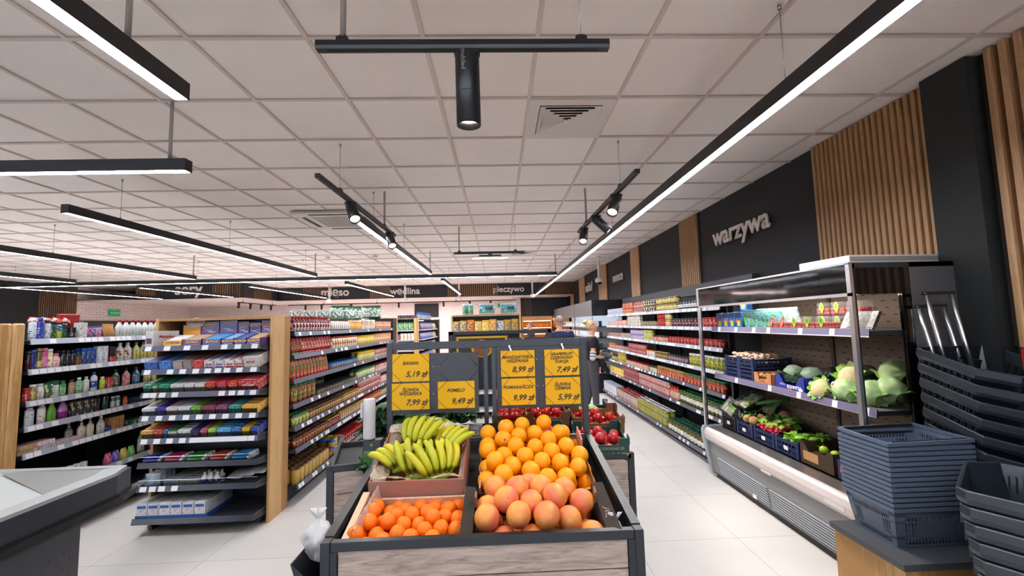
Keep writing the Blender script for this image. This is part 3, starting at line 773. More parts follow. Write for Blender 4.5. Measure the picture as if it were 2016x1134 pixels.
p = jar('green_jar', 'sauce_jar', .033, .13, 'green', '8d9a4a', 'd9dcae', '3a6a34', 'e6e2c2'); FG.run(p, 3, 5.93, 6.75, .07, A('jar with green lid and pale label', 'fourth'), rows=2)
p = carton('redwhite', 'soup_carton', .065, .05, .12, '9c2320', 'd6c9c0', '8a1d1c', 'c4463c'); FG.run(p, 3, 6.78, 7.72, .07, A('red and white carton', 'fourth'), rows=2)
p = jar('olive_jar', 'olive_jar', .034, .11, 'green', '8a8434', 'b9b85a', '3f4a22', 'd9d2a0'); FG.run(p, 4, 4.12, 4.42, .072, A('olive jar with green lid', 'fifth'), rows=2)
p = jar('honey_d', 'sauce_jar', .031, .10, 'brown', '5b2f1a', 'b8864a', '3c2216', 'd2b27a'); FG.run(p, 4, 4.44, 5.35, .064, A('brown jar with dark lid', 'fifth'), rows=3)
p = jar('honey_l', 'honey_jar', .031, .10, 'gold', '9a5a24', 'cda467', '6a3c1c', 'e0c890'); FG.run(p, 4, 5.38, 5.95, .064, A('amber honey jar', 'fifth'), rows=3)
p = can('tomato_tin', 'tomato_paste_tin', .032, .085, '8c1418', 'b92421', 'ead8cc', 'e8e0d8', 'red'); FG.run(p, 4, 5.98, 7.0, .067, A('red tomato paste tin', 'fifth'), rows=2, stack=2, sh=.086)
FG.run(carton('red_pk', 'soup_carton', .065, .05, .13, 'a51e20', 'd9d2cc', 'a01c20', 'c83a34'), 4, 7.02, 7.72, .07, A('red carton with white band', 'fifth'), rows=2)
p = jar('jam_d', 'jam_jar', .031, .095, 'brown', '6f2416', 'a8572c', '3c160e', 'd8b070'); FG.run(p, 5, 4.12, 4.85, .064, A('brown jam jar with copper lid', 'sixth'), rows=3)
p = jar('jam_r', 'jam_jar', .031, .10, 'gold', '5c0f1e', '7d1630', 'c8a8a0', None); FG.run(p, 5, 4.87, 5.2, .064, A('dark red jam jar with gold lid', 'sixth'), rows=3)
p = jar('jam_b', 'jam_jar', .032, .12, 'gold', '9a7a55', 'd2bc98', '6a4a34', 'b08858'); FG.run(p, 5, 5.22, 6.1, .066, A('beige jar with gold lid', 'sixth'), rows=2)
p = jar('jam_o', 'jam_jar', .032, .13, 'red', '9c3a1e', 'c8894a', '6d1f16', 'd9a86a'); FG.run(p, 5, 6.12, 7.0, .068, A('orange jar with red lid', 'sixth'), rows=3)
p = bottle('oil', 'oil_bottle', .032, .16, 'dgreen', '2b3a1e', 'c8bd94', '2b3a1e', None, parts=False); FG.run(p, 5, 7.02, 7.72, .068, A('dark green bottle with cream label', 'sixth'))
p = can('coffee_can', 'instant_drink_can', .037, .14, 'b8923e', 'c4a04a', 'd9bd74', None, 'brown', .1, .9); FG.run(p, 6, 4.10, 4.86, .08, A('tall golden can with brown lid', 'bottom'), rows=4, r=.038, jit=.1)
for i, (c, y) in enumerate((('red', 4.92), ('blue', 5.01), ('yellow', 5.1))):
    p = tub('spr'+c, 'margarine_tub', .045, .085, c, ['b8442c', '2f7a4a', '2f8a5a'][i], ['d9b070', 'e0c24a', 'e0d2a0'][i], '2a5a3a', 'd8d0c0')
    FG.run(p, 6, y-.05, y+.15, .1, A('round tub with %s lid' % c, 'bottom'), rows=3, r=.047, stack=1+(i > 0), sh=.086)
p = jar('redcap', 'spread_jar', .034, .12, 'red', '6a2424', 'c8bdb4', '5a2020', '8a3a5a'); FG.run(p, 6, 5.27, 6.35, .072, A('jar with bright red lid', 'bottom'), rows=3)
p = jar('wcap', 'sauce_jar', .034, .12, 'white', '3c342a', 'd8d2bb', '33302a', None); FG.run(p, 6, 6.38, 6.75, .072, A('dark jar with white lid', 'bottom'), rows=2)
p = pouch('yellow_pack', 'noodle_packet', .09, .13, .06, 'd9b81e', 'e6cc2e', '33301e', 'efe6b8'); FG.run(p, 6, 6.78, 7.72, .09, A('yellow noodle packet', 'bottom'), rows=2, r=.04)

# ---- right wall shelving
RG = Gondola('grocery_shelving', 'long wall shelving of jars and tins between the two refrigerated displays', 2.42, 2.84, 4.5, 9.38, [1.745, 1.515, 1.284, 1.03, .785, .50, .125], -1, 2.36, 1.95, 'wall shelving', lip=[LIPL, LIPL, LIPL, LIPL, LIPM, LIPM, LIPM], bays=.976, dense=[.6, .5, .55, .5, .35, .3, .18], lips_x=[2.42]*6+[2.28])
B = lambda d, sh: '%s, %s shelf of the right wall shelving' % (d, sh)
def rr(p, si, a, b_, pitch, d, **k): RG.run(p, si, a, b_, pitch, B(d, ['top', 'second', 'third', 'fourth', 'fifth', 'sixth', 'bottom'][si]), **k)
rr(jar('pick_dg', 'pickle_jar', .036, .125, 'black', '20301c', 'e8e8e4', '28402a', None, .25, .6), 0, 4.55, 5.62, .078, 'dark jar with white label')
rr(jar('gold2', 'pickle_jar', .042, .1, 'gold', '5f5a26', 'c8b868', '3c3818', None), 0, 5.65, 6.4, .092, 'wide jar with gold lid', stack=2, sh=.101)
rr(jar('gold1', 'pickle_jar', .042, .1, 'gold', '3c2c16', '2c2416', 'c8b060', 'e6e0d8'), 0, 6.43, 6.95, .09, 'dark jar with golden lid', stack=2, sh=.101)
rr(can('redtin1', 'meat_tin', .035, .1, '8c1216', 'b41f20', 'd9c4b8', 'e0d8cc', 'red'), 0, 6.98, 7.5, .075, 'red tin piled two high', stack=2, sh=.101)
rr(carton('redbox1', 'soup_carton', .08, .06, .105, '8f1416', 'b8211f', 'e4c87a', 'c8a050'), 0, 7.53, 8.15, .085, 'red carton with yellow corner', stack=2, sh=.106)
rr(can('bwr', 'meat_tin', .033, .13, 'a81e28', 'c9ccd8', '2c4a9a', None), 0, 8.18, 9.32, .07, 'small grey, blue and red tin')
rr(jar('darkred', 'beetroot_jar', .04, .12, 'black', '3a0d14', '5c1420', 'd8c8c0', None, .2, .6), 1, 4.98, 5.88, .085, 'dark red beetroot jar', rows=2)
rr(jar('red_wl', 'tomato_jar', .04, .12, 'red', 'a32018', 'a82018', 'e8e2dc', None, .2, .7), 1, 4.55, 4.96, .082, 'red jar with white emblem, beside the fridge')
rr(jar('redtall', 'tomato_jar', .036, .11, 'red', '9c1512', 'b51e18', 'd04a30', None), 1, 6.1, 6.4, .08, 'bright red jar stacked in two', stack=2, sh=.111)
rr(jar('mustd', 'mustard_jar', .04, .10, 'gold', 'b08a3a', 'd4c084', '6a4a1a', None), 1, 5.9, 6.08, .09, 'mustard jar stacked in two', stack=2, sh=.101)
rr(can('beige', 'fish_tin', .036, .085, '9a8458', 'c2b184', '4a4430', '7a6a40'), 1, 6.42, 7.15, .075, 'beige tin', rows=2)
rr(carton('whitebx', 'soup_carton', .07, .05, .10, 'cfc6b4', 'ddd8cc', '3c3834', '8a7a5a'), 1, 7.18, 7.9, .076, 'white carton', stack=2, sh=.101, skip=.08)
rr(carton('orangebx', 'soup_carton', .07, .05, .12, 'b0452a', 'd9a08a', '9a2a1c', 'e2d6cc'), 1, 7.93, 8.7, .076, 'orange and white carton')
rr(carton('pinkbx', 'soup_carton', .065, .05, .09, 'b58a84', 'd2beb8', '93312c', None), 1, 8.73, 9.32, .07, 'pink and white carton')
rr(jar('redlid', 'tomato_jar', .043, .095, 'red', '8a1a12', '9f2418', 'eadfd8', None, .1, .75), 2, 4.55, 6.0, .091, 'low red jar with red lid and white emblem', rows=2, r=.044)
rr(jar('redblk', 'tomato_jar', .038, .10, 'black', '8f1c16', 'b82a1e', 'efe6dc', 'd8b08a'), 2, 6.03, 6.62, .08, 'red jar with black lid')
rr(can('yelgr', 'corn_tin', .036, .085, '9c9a3a', 'cfd06a', '4f6a22', 'e2dca0', 'yellow'), 2, 6.65, 7.05, .076, 'yellow-green tin piled two high', stack=2, sh=.086)
rr(carton('purp', 'tuna_carton', .07, .05, .085, '5c5a94', 'b6b4cc', 'a8262c', '6a68a8'), 2, 7.08, 7.75, .074, 'lilac carton piled two high', stack=2, sh=.086)
rr(can('redtopw', 'fish_tin', .034, .10, '7f8a78', 'bdbcae', '5a5a50', None, 'red'), 2, 7.78, 8.4, .072, 'grey tin with red top')
rr(carton('brnpk', 'tuna_carton', .065, .05, .09, '7c4640', 'a87a70', '5c2420', 'c8aca4'), 2, 8.43, 9.32, .07, 'brown-pink carton')
rr(jar('pickleY', 'pickle_jar', .042, .155, 'white', '8f8a2c', 'b8b23c', 'e6e28a', '5c641e', .15, .7), 3, 4.55, 5.4, .09, 'yellow pickle jar with white lid', r=.043)
rr(jar('violet', 'beetroot_jar', .036, .10, 'black', '2c0f20', '6a4458', 'd8c8c8', None), 3, 5.43, 6.05, .078, 'dark violet jar', rows=2)
rr(jar('brn4', 'mushroom_jar', .036, .11, 'gold', '3a2c16', '6a5a2a', 'c8b070', None), 3, 6.08, 6.55, .078, 'brown mushroom jar')
rr(carton('orw', 'soup_carton', .07, .05, .1, 'd9882c', 'e2d8c8', 'a83a1e', None), 3, 6.58, 6.95, .075, 'orange and white packet')
rr(can('red4', 'meat_tin', .036, .085, '8f1517', 'b32020', 'e8dcd4', None, 'red'), 3, 6.98, 7.9, .075, 'red tin with white letters', stack=2, sh=.086)
rr(carton('brn4b', 'soup_carton', .065, .05, .095, '7a3c34', 'b08a80', '5a201c', None), 3, 7.93, 8.8, .07, 'dull brown carton')
rr(jar('or4', 'sauce_jar', .034, .11, 'orange', '9a4a1c', 'c06a2c', 'e0c8a0', None), 3, 8.83, 9.32, .072, 'orange jar at the far end')
rr(jar('orj', 'salad_jar', .041, .135, 'green', '8f3a16', 'b8231c', 'f0ebe6', 'b86a24', .15, .6), 4, 4.55, 5.55, .088, 'salad jar with green lid and red label')
rr(jar('orj2', 'salad_jar', .041, .135, 'gold', '9a5420', 'b8231c', 'f0ebe6', 'c88a3a', .15, .6), 4, 5.58, 6.5, .088, 'salad jar with golden lid and red label')
rr(carton('gw5', 'soup_carton', .07, .05, .085, '3c7a3c', 'd8d8c8', '2c6a34', 'c8c8b0'), 4, 6.53, 6.85, .075, 'green and white carton')
rr(carton('redlong', 'biscuit_carton', .08, .06, .09, 'a81c1c', 'c8a08a', 'a31a1a', 'd8c8b8'), 4, 6.88, 8.1, .085, 'red topped carton', rows=2)
rr(can('yel5', 'corn_tin', .036, .1, '8a7a1c', 'c4a52a', '4f5a1c', 'dccb6a', 'yellow'), 4, 8.13, 8.65, .076, 'mustard yellow tin', stack=2, sh=.101)
rr(jar('dk5', 'olive_jar', .034, .12, 'black', '2f3a1e', 'a8a46a', '30301c', None), 4, 8.68, 9.32, .072, 'dark olive jar')
rr(jar('gherkin', 'pickle_jar', .043, .165, 'green', '5c5c1e', 'e6e6e0', '3c4a1c', None, .3, .62), 5, 4.55, 5.75, .092, 'gherkin jar with white label', rows=2, r=.044)
rr(bottle('redbtl', 'sauce_bottle', .038, .19, 'red', 'b8442a', 'd8b8a0', 'a02018', None, parts=False), 5, 5.78, 6.05, .085, 'red-capped sauce bottle')
rr(can('rw6', 'milk_tin', .037, .105, 'a8181c', 'd8c4bc', 'b01c20', 'c43434', 'silver'), 5, 6.08, 7.4, .078, 'red and white tin piled two high', stack=2, sh=.106)
rr(can('r6', 'milk_tin', .037, .12, '8f1417', 'b82c28', 'd8ccc4', '6d1012', 'red'), 5, 7.43, 8.3, .078, 'dark red tin piled two high', stack=2, sh=.121)
rr(carton('y6', 'cocoa_carton', .07, .05, .15, 'd6a41a', 'e6bb2c', 'f0e6c8', '9a6a14'), 5, 8.33, 9.32, .075, 'yellow carton')
rr(jar('pickgr', 'pickle_jar', .043, .15, 'dgreen', '6a5a20', 'e6e6de', '40401c', None, .15, .55), 6, 4.55, 5.85, .092, 'pickle jar with dark green lid', rows=3, r=.044)
rr(can('peas', 'vegetable_tin', .038, .11, '6f8a2a', 'b4b63c', 'c85a28', '3c8a3c', 'silver'), 6, 5.88, 7.1, .08, 'yellow-green vegetable tin', rows=2, stack=2, sh=.111)
rr(bottle('rt7', 'syrup_bottle', .038, .2, 'red', 'b0a8a0', 'c4a090', '9a3a2c', 'd8d0c8', parts=False), 6, 7.13, 8.3, .082, 'bottle with bright red cap', rows=3)
rr(carton('mk7', 'milk_carton', .075, .075, .2, '8f97a8', 'c8c8cc', '3c5a8a', None), 6, 8.33, 9.32, .08, 'grey-blue milk carton', rows=2)
for o, mb, y0, y1 in ((0, None, 6.05, 6.9),):
    b = MB(); b.box(-.001, .001, -.2, .2, 0, .03, GLASS); tag(b.obj('shelf_divider', loc=(2.44, 6.6, 1.74), rot=(0, 0, .25)), 'clear plastic shelf divider on the top shelf of the wall shelving', 'divider')
b = MB(); b.box(2.8, 2.87, 4.5, 9.38, 1.95, 2.1, mat('wall_cap_dark', '38383c', .5)); struct(b.obj('trim_14'))
# ------------------------------------------------------------------ medicine end display (faces the camera)
def side_panel(b, x0, x1, y0, y1, z0, z1, m=OAK): b.box(x0, x1, y0, y1, z0, z1, m, .002)
EC_Z = [1.505, 1.312, 1.125, .939, .755, .564, .38, .14]
ex0, ex1, eyf, eyb = -2.945, -2.005, 3.60, 4.0
t = thing('medicine_end_display', 'eight-shelf end display of medicine boxes with oak side panels', 'shelving unit', ((ex0+ex1)/2, eyb, 0))
T = Matrix.Translation((-(ex0+ex1)/2, -eyb, 0))
b = MB(); b.box(-2.0, -1.975, 3.74, 4.05, 0.0, 1.74, OAK, .002, M=T); kid(b, 'side_panel', t)
b = MB(); b.box(-2.975, -2.95, 3.74, 4.05, 0.0, 1.74, OAK, .002, M=T); kid(b, 'side_panel', t)
b = MB(); b.box(-2.95, -2.0, 3.99, 4.03, .05, 1.72, SIGNM, M=T); kid(b, 'back_panel', t)
b = MB(); b.box(-2.95, -2.0, 3.74, 4.04, 1.715, 1.735, OAKX, M=T); kid(b, 'top_board', t)
b = MB(); b.box(-2.9, -2.05, 3.76, 4.0, 0, .09, ANTH2, M=T); b.box(-2.93, -2.9, 3.7, 3.8, 0, .03, BLACK, M=T); kid(b, 'plinth', t)
for i, z in enumerate(EC_Z):
    b = MB(); yf = eyf-(.03 if i == 7 else 0)
    b.box(ex0, ex1, yf+.004, eyb-.01, z-.033, z-.008, ANTH2, M=T)
    V = []
    for xx in (ex0-.01, ex1): V += [(xx, yf-.012, z-.04), (xx, yf, z+.003), (xx, yf+.006, z+.003), (xx, yf+.006, z-.04)]
    b.add(V, [(0, 4, 5, 1), (1, 5, 6, 2), (2, 6, 7, 3), (3, 7, 4, 0), (0, 1, 2, 3), (4, 7, 6, 5)], LIPM if i < 5 else ANTH, M=T)
    # flared bracket on the right end, up to the oak panel
    b.add([(ex1-.001, yf-.01, z-.04), (ex1-.001, yf, z+.003), (ex1-.001, eyb-.05, z+.003), (ex1-.001, eyb-.05, z-.1)], [(0, 1, 2, 3)], ANTH, M=T)
    spots = {0: (0, .165, .34, .5, .67, .79, .94), 1: (0, .2, .31, .425, .53, .62, .7, .81, .935), 2: (0, .06, .14, .25, .66, .75, .83, .935), 3: (0, .12, .235, .355, .47, .585, .7, .815, .935), 4: (0, .11, .22, .33, .42, .47, .52, .57, .62, .67, .72, .77, .82, .87, .93), 6: (.01, .09, .17, .28)}.get(i, ())
    for q in spots:
        x = ex0+.01+q*.92; V = [(x, yf-.0125, z-.037), (x+.052, yf-.0125, z-.037), (x+.052, yf-.002, z), (x, yf-.002, z)]
        b.add(V, [(0, 1, 2, 3)], TAGM, M=T)
    kid(b, 'shelf', t)
    if i in (1, 2, 3, 4):
        b = MB(); b.add([(xx, eyf+.008+q*math.cos(R(14)), z-.008+q*math.sin(R(14))-w) for w in (0, .003) for xx, q in ((ex0+.002, 0), (ex1-.002, 0), (ex1-.002, .365), (ex0+.002, .365))], [(0, 1, 2, 3), (7, 6, 5, 4), (0, 4, 5, 1), (2, 6, 7, 3), (1, 5, 6, 2), (3, 7, 4, 0)], ANTH, M=T); kid(b, 'sloping_tray', t)
    if i in (2, 3, 4, 5, 6):
        b = MB(); b.box(ex0, ex1, yf+.001, yf+.003, z+.003, z+.045, GLASS, M=T)
        if i in (5, 6): b.box(ex0, ex1, yf, yf+.003, z+.045, z+.049, CHROME, M=T)
        kid(b, 'front_guard', t)
def ecol(si, x0, x1, n, depth, h, colr, desc, cap=None, band=None, ink=None, ink2=None, d=.085, front=None, name='medicine_box', tilt=.0, lay=None, text=None, tcol=None, tsize=.014, zoff=0, step=None, cat='box'):
    """n boxes deep along y, standing one behind another, faces seen from above: tops and fronts"""
    w = (x1-x0)-.004; dp = depth; step = step or (dp+.0035)
    m = pmat('med_'+desc, colr, band or colr, ink or '8a8a90', .08, .92, h, ink2, .4, scale=110)
    if text: m = mat('med_'+desc, band or colr, .4)
    b = MB(); b.box(-w/2, w/2, -dp/2, dp/2, 0, h, m, .001)
    if ink and dp < .08:
        im = mat('t_'+ink, ink, .5)
        if text == 'APAP': b.box(-w*.05, w*.3, -dp*.5, dp*.5, h, h+.0003, im); b.box(-w*.42, w*.42, -dp*.5-.0004, -dp*.5, h*.04, h*.3, im)
        else: b.box(-w*.38, w*.38, -dp*.12, dp*.02, h, h+.0003, im); b.box(-w*.3, w*.1, dp*.15, dp*.24, h, h+.0003, im)
    if text: b.text(text, tsize, mat('t_'+(tcol or 'b01c20'), tcol or 'b01c20', .5), TM((0, -dp/2-.0008, h*.42), PI/2), 0, .0012)
    o = b.obj(name); tag(o, '', cat); p = Proto(o)
    lab = '%s, %s shelf of the medicine end display' % (desc, ['top', 'second', 'third', 'fourth', 'fifth', 'sixth', 'seventh', 'bottom'][si])
    a = R(14) if si in (1, 2, 3, 4) else 0
    for k in range(n):
        y = dp/2+k*step
        p.put(((x0+x1)/2, (front or eyf+.012)+y*math.cos(a), EC_Z[si]-.0065+zoff+y*math.sin(a)), (a, 0, 0), lab, lab)
def X(q): return ex0+q*(ex1-ex0)
# top shelf
PUR = '4b1f6e'
ec = [
 (1, 0, .12, 8, .036, 0.070, '243a78', 'dark blue box with pale stripes', None, '1d4f9c', 'a8b8d0'),
 (1, .125, .24, 8, .036, 0.070, '1e55a8', 'bright blue box', None, '2a6ab8', 'c8d4e6'),
 (1, .245, .33, 8, .036, 0.070, '8f8c8a', 'grey box with orange dot', None, 'a9a39c', 'd9692a'),
 (1, .335, .41, 8, .036, 0.070, '6c6d70', 'dark grey box with orange dot', None, '84868a', 'd97a3a'),
 (1, .415, .51, 8, .036, 0.070, 'a81f22', 'red box', None, 'c0282a', 'e6c0b8'),
 (2, 0, .075, 8, .04, 0.070, '0e7a5a', 'green box at the outer end', None, '128a66', 'cfe6d4'),
 (2, .08, .125, 8, .04, 0.070, '0e7a5a', 'narrow green box', None, 'b8c8a0', '0c6a4c'),
 (2, .13, .23, 8, .04, 0.070, '0b7d60', 'wide green box', None, '128d6a', '8fd0b4'),
 (2, .235, .35, 8, .04, 0.070, 'd4d4d8', 'white box with blue tab', None, 'dedee2', '5c5c74'),
 (2, .355, .44, 8, .04, 0.070, 'd8cfcf', 'white box with pink print', None, 'e0dcdc', 'b89a9a'),
 (2, .445, .53, 8, .04, 0.070, 'd9d6cf', 'cream box with green corner', None, 'e0ddd4', '6a8a70'),
 (3, 0, .115, 9, .03, 0.068, 'd2d3d6', 'white box with grey stripe', None, 'dcdde0', '7c8a92'),
 (3, .12, .2, 9, .03, 0.068, '22288a', 'deep blue box', None, '2a34a0', 'c050a0'),
 (3, .205, .305, 9, .03, 0.068, 'dcdcde', 'white box beside a red stripe', None, 'e4e4e4', 'c02038'),
 (3, .31, .415, 9, .03, 0.068, 'dcdfe2', 'plain white box', None, 'e4e6e8', '9aa4ac'),
 (3, .42, .505, 9, .03, 0.068, '5b9a1e', 'lime green box', None, '6fb024', 'd8e6b0'),
 (3, .51, .625, 9, .03, 0.068, '7a2440', 'dark red box with white arch', None, '8a3350', 'c8a0aa'),
 (3, .63, .735, 9, .03, 0.068, '73305c', 'plum box with white arch', None, '84406c', 'c8a4bc'),
 (3, .74, .85, 9, .03, 0.068, '1f7f80', 'teal box with white arch', None, '2c9090', 'b8dcd8'),
 (3, .855, .99, 6, .05, 0.068, 'd99a2a', 'orange-yellow box with white base', None, 'e6ab38', 'f0e2c4'),
 (4, 0, .105, 8, .036, 0.070, 'd1903a', 'orange box with white line', None, 'dca350', 'efe0c8'),
 (4, .11, .185, 8, .036, 0.070, 'c1262a', 'red box with white line', None, 'd03a38', 'f0c8c0'),
 (4, .19, .225, 8, .036, 0.070, '2a6ac0', 'slim blue box', None, '3278cc', 'c8d8f0'),
 (4, .23, .31, 8, .036, 0.070, '3a6a34', 'green and white box', None, 'd8dccc', '3f7a3a'),
 (4, .315, .42, 8, .036, 0.070, 'd8d8da', 'black and white box', None, 'e0e0e0', '202026'),
 (4, .425, .5, 6, .045, 0.070, '1d2160', 'navy box with gold letters', None, '1d2160', '3c4488'),
 (4, .505, .565, 8, .036, 0.070, 'b84a5c', 'pinkish red sachet box', None, 'c46070', 'e8c8c8'),
 (4, .57, .64, 8, .036, 0.070, '86b823', 'bright green sachet box', None, '94c430', 'e0ecb8'),
 (4, .645, .77, 8, .036, 0.070, '3a96cc', 'sky blue sachet box', None, '4aa4d8', 'd8ecf6'),
 (4, .775, .855, 6, .05, 0.070, '1a62b0', 'blue box with white lettering', None, '2370be', 'd4e2f2'),
 (4, .86, .93, 6, .05, 0.070, 'e0b020', 'yellow box with blue window', None, 'e8bd30', '22304a'),
 (4, .935, .995, 6, .05, 0.070, '1a2f78', 'dark blue box by the oak panel', None, '20388a', '8fb0d8'),
]
for si, a, c, n, dp, h, col, desc, cap, band, ink in ec:
    ecol(si, X(a), X(c), n, dp, h, col, desc, band=band, ink=ink, text='ZKS' if 'gold letters' in desc else None, tcol='c8a43a')
for k, (a, c, s) in enumerate(((.515, .6, '2a5ca8'), (.605, .69, '2a6ab4'), (.695, .78, 'a8262c'), (.785, .85, 'b02a2a'))):
    ecol(1, X(a), X(c), 8, .036, .072, 'dcd8d6', 'white box with %s stripe marked APAP, column %s' % (('blue', 'blue', 'red', 'red')[k], ('one', 'two', 'three', 'four')[k]), band='dedad8', ink=s, text='APAP', tcol='a82024', tsize=.022)
for k, (a, c, s) in enumerate(((.535, .625, 'e2a05a'), (.63, .72, '6aa0d8'), (.725, .815, 'd8b870'), (.82, .99, 'd8e0e6'))):
    ecol(2, X(a), X(c), 6, .045, .08 if k < 3 else .09, 'bd1f22', 'red cold remedy box, %s of four columns' % ('first', 'second', 'third', 'widest')[k], band='c62a2a', ink=s, ink2=None, text=('Gripex', 'Gripex', 'Gripex', 'COLDREX')[k], tcol='f0e8e0', tsize=.018 if k < 3 else .022)
ecol(1, X(.86), X(.985), 2, .12, .095, 'd8cfc9', 'tall beige carton printed APAP', band='ddd5cf', ink='8a8580', text='APAP', tcol='a82024', tsize=.03, step=.13)
# top shelf open display boxes
def display_box(x0, x1, base, hdr, word, lab, hh, wordcol='e6c018', hdrword=True, fill='c8bda8', stripe='4a90d0', dep=.22):
    w = x1-x0-.004; m = mat('disp_'+base, base, .35); fm = pmat('fillbox_'+fill+stripe, fill, stripe, 'e8e8e8', .0, 1, .06, None, scale=40)
    t = thing('display_carton', lab+', top shelf of the medicine end display', 'display carton', ((x0+x1)/2, eyf+.02, EC_Z[0]-.0075))
    b = MB(); b.box(-w/2, w/2, 0, .002, 0, .052, m); b.box(-w/2, -w/2+.002, 0, dep, 0, .06, m); b.box(w/2-.002, w/2, 0, dep, 0, .06, m); b.box(-w/2, w/2, 0, dep, 0, .002, m)
    b.text(word, .02 if len(word) > 7 else .024, mat('t_'+wordcol, wordcol, .5), TM((0, -.001, .027), PI/2), .2, .0005)
    b.add([(-w*.3, -.0012, .010), (w*.4, -.0012, .012), (w*.4, -.0012, .018), (-w*.3, -.0012, .013)], [(0, 1, 2, 3)], mat('t_'+stripe, stripe, .5))
    kid(b, 'tray', t)
    b = MB(); b.box(-w/2, w/2, dep, dep+.002, 0, hh, mat('disp_'+hdr, hdr, .35))
    if hdrword:
        b.text(word, .024, mat('t_'+wordcol, wordcol, .5), TM((0, dep-.001, hh-.032), PI/2), .2, .0008)
        b.add([(-w*.42, dep-.0012, hh-.06), (w*.3, dep-.0012, hh-.052), (w*.42, dep-.0012, hh-.047), (w*.3, dep-.0012, hh-.042), (-w*.42, dep-.0012, hh-.05)], [(0, 1, 2, 3, 4)], mat('t_'+stripe, stripe, .5))
        for q in range(2): b.box(-w*.3+q*.03, w*.1+q*.03, dep-.0012, dep-.001, hh-.078-q*.014, hh-.073-q*.014, WHITE)
    kid(b, 'header_card', t)
    n = 7; c = MB(); c.box(-w/2+.004, w/2-.004, 0, .026, 0, .05, fm, .001); o = c.obj('medicine_box'); tag(o, '', 'box'); p = Proto(o)
    for k in range(n): p.put(((x0+x1)/2, eyf+.024+k*.0275, EC_Z[0]-.0045+.007*k), 0, 'small box standing inside the %s' % lab, 'boxes inside the %s' % lab)
display_box(X(.14), X(.305), 'd9941c', 'd9941c', 'ETOPIRYNA', 'orange and white display carton', .18, '33302c', False, 'ddd8cc', 'e4e0d8')
b = MB(); b.ring([(.085, 0), (.085, .0015)], WHITE, 24, 1, .5); b.text('ETOPIRYNA', .022, mat('t_33302c', '33302c', .5), TM((0, -.006, .0025)), 0, .001)
o = b.obj('price_topper', loc=(X(.26), eyf+.235, 1.70), rot=(PI/2-.1, 0, 0)); tag(o, 'white oval topper lettered ETOPIRYNA above the medicine end display', 'sign')
display_box(X(.31), X(.475), PUR, PUR, 'IBUPROM', 'purple display carton with beige stripe', .205, fill='a48c8c', stripe='c89a74')
display_box(X(.48), X(.645), PUR, PUR, 'IBUPROM', 'purple display carton with blue stripe', .215, fill='9a8690', stripe='3f9ad6')
display_box(X(.65), X(.755), PUR, PUR, 'IBUPROM', 'narrow purple display carton', .2, fill='d8cdbc', stripe='8fb8e0')
display_box(X(.76), X(.865), PUR, PUR, 'IBUPROM', 'purple display carton with brown boxes', .19, fill='8a6a5c', stripe='2a4ca0')
display_box(X(.87), X(.99), '5c2a82', '5c2a82', 'IBUPROM', 'purple display carton beside the oak panel', .205, fill='e2d0b4', stripe='d8b070')
t = thing('display_carton', 'tall white carton lettered Metafen standing askew on the top shelf', 'display carton', (X(.06), eyf+.11, EC_Z[0]-.0075), R(-22))
b = MB(); b.box(-.05, .05, -.1, .1, 0, .135, mat('carton_white', 'c9c5c3', .45), .002)
b.text('Metafen', .036, mat('t_a82024', 'a82024', .5), TM((.0512, 0, .075), PI/2, 0, PI/2), .2, .001); b.text('ZATOKI', .014, mat('t_505078', '505078', .5), TM((.0512, .02, .052), PI/2, 0, PI/2))
b.box(-.035, .035, -.1012, -.1, .03, .075, mat('t_55405f', '55405f', .5)); kid(b, 'box_body', t)
# sixth shelf: effervescent tubes in two layers
def tube_stack(x0, col, desc, n=5, rows=2, dx=.118):
    b = MB(); M = TM((0, 0, .0145), 0, PI/2)
    b.ring([(.0135, 0), (.0142, .004), (.0142, .118)], pmat('tube_'+desc, col, 'e0b030', 'f0f0f0', .62, .9, .14, None, scale=90), 12, M=M)
    c = MB(); c.ring([(.0135, .118), (.0148, .12), (.0148, .136), (.013, .138)], WHITE, 12, M=M)
    p = P_('vitamin_tube', 'tube', b, (('cap', c),))
    lab = '%s effervescent tablet tube lying on the sixth shelf' % desc
    for k in range(n):
        p.put((x0+.002*k, eyf+.035+k*.031, EC_Z[5]-.0075), 0, lab, lab)
        if k < n-1: p.put((x0+.01, eyf+.05+k*.031, EC_Z[5]+.018), 0, lab, lab)
for x0, col, d in ((-2.94, '2a2a90', 'violet-blue'), (-2.765, 'c02a6a', 'magenta'), (-2.585, '3c8a34', 'green'), (-2.40, 'c0362c', 'red'), (-2.225, '2f80c0', 'light blue')):
    tube_stack(x0, col, d)
# seventh shelf: packets and three drop bottles
p = pouch('medpack', 'plaster_packet', .13, .1, .03, 'c8ccd2', 'd4d8de', '4f9ac8', '9ac0dc')
for k in range(4): p.put((X(.09), eyf+.04+k*.05, EC_Z[6]-.0075), R(5), 'light blue plaster packet on the seventh shelf', 'light blue plaster packets')
ecol(6, X(.2), X(.33), 5, .06, .05, 'cdd0d4', 'flat white box', band='d8dadd', ink='6a707a'); ecol(6, X(.34), X(.5), 5, .06, .045, 'd8d4d0', 'flat white box with dark print', band='dedad6', ink='303a44')
p = bottle('drops', 'drop_bottle', .024, .095, 'white', 'd4d6da', '3a3c86', '8a8cc0', None, neck=.55, z0=.15, z1=.45)
for k in range(3):
    for q in range(2): p.put((X(.53+k*.055), eyf+.04+q*.055, EC_Z[6]-.0075), 0, 'small white drop bottle with violet label on the seventh shelf', 'small drop bottles')
p = pouch('gauze', 'gauze_packet', .14, .10, .02, 'd4d6d8', 'dedfe0', 'a8b0b8')
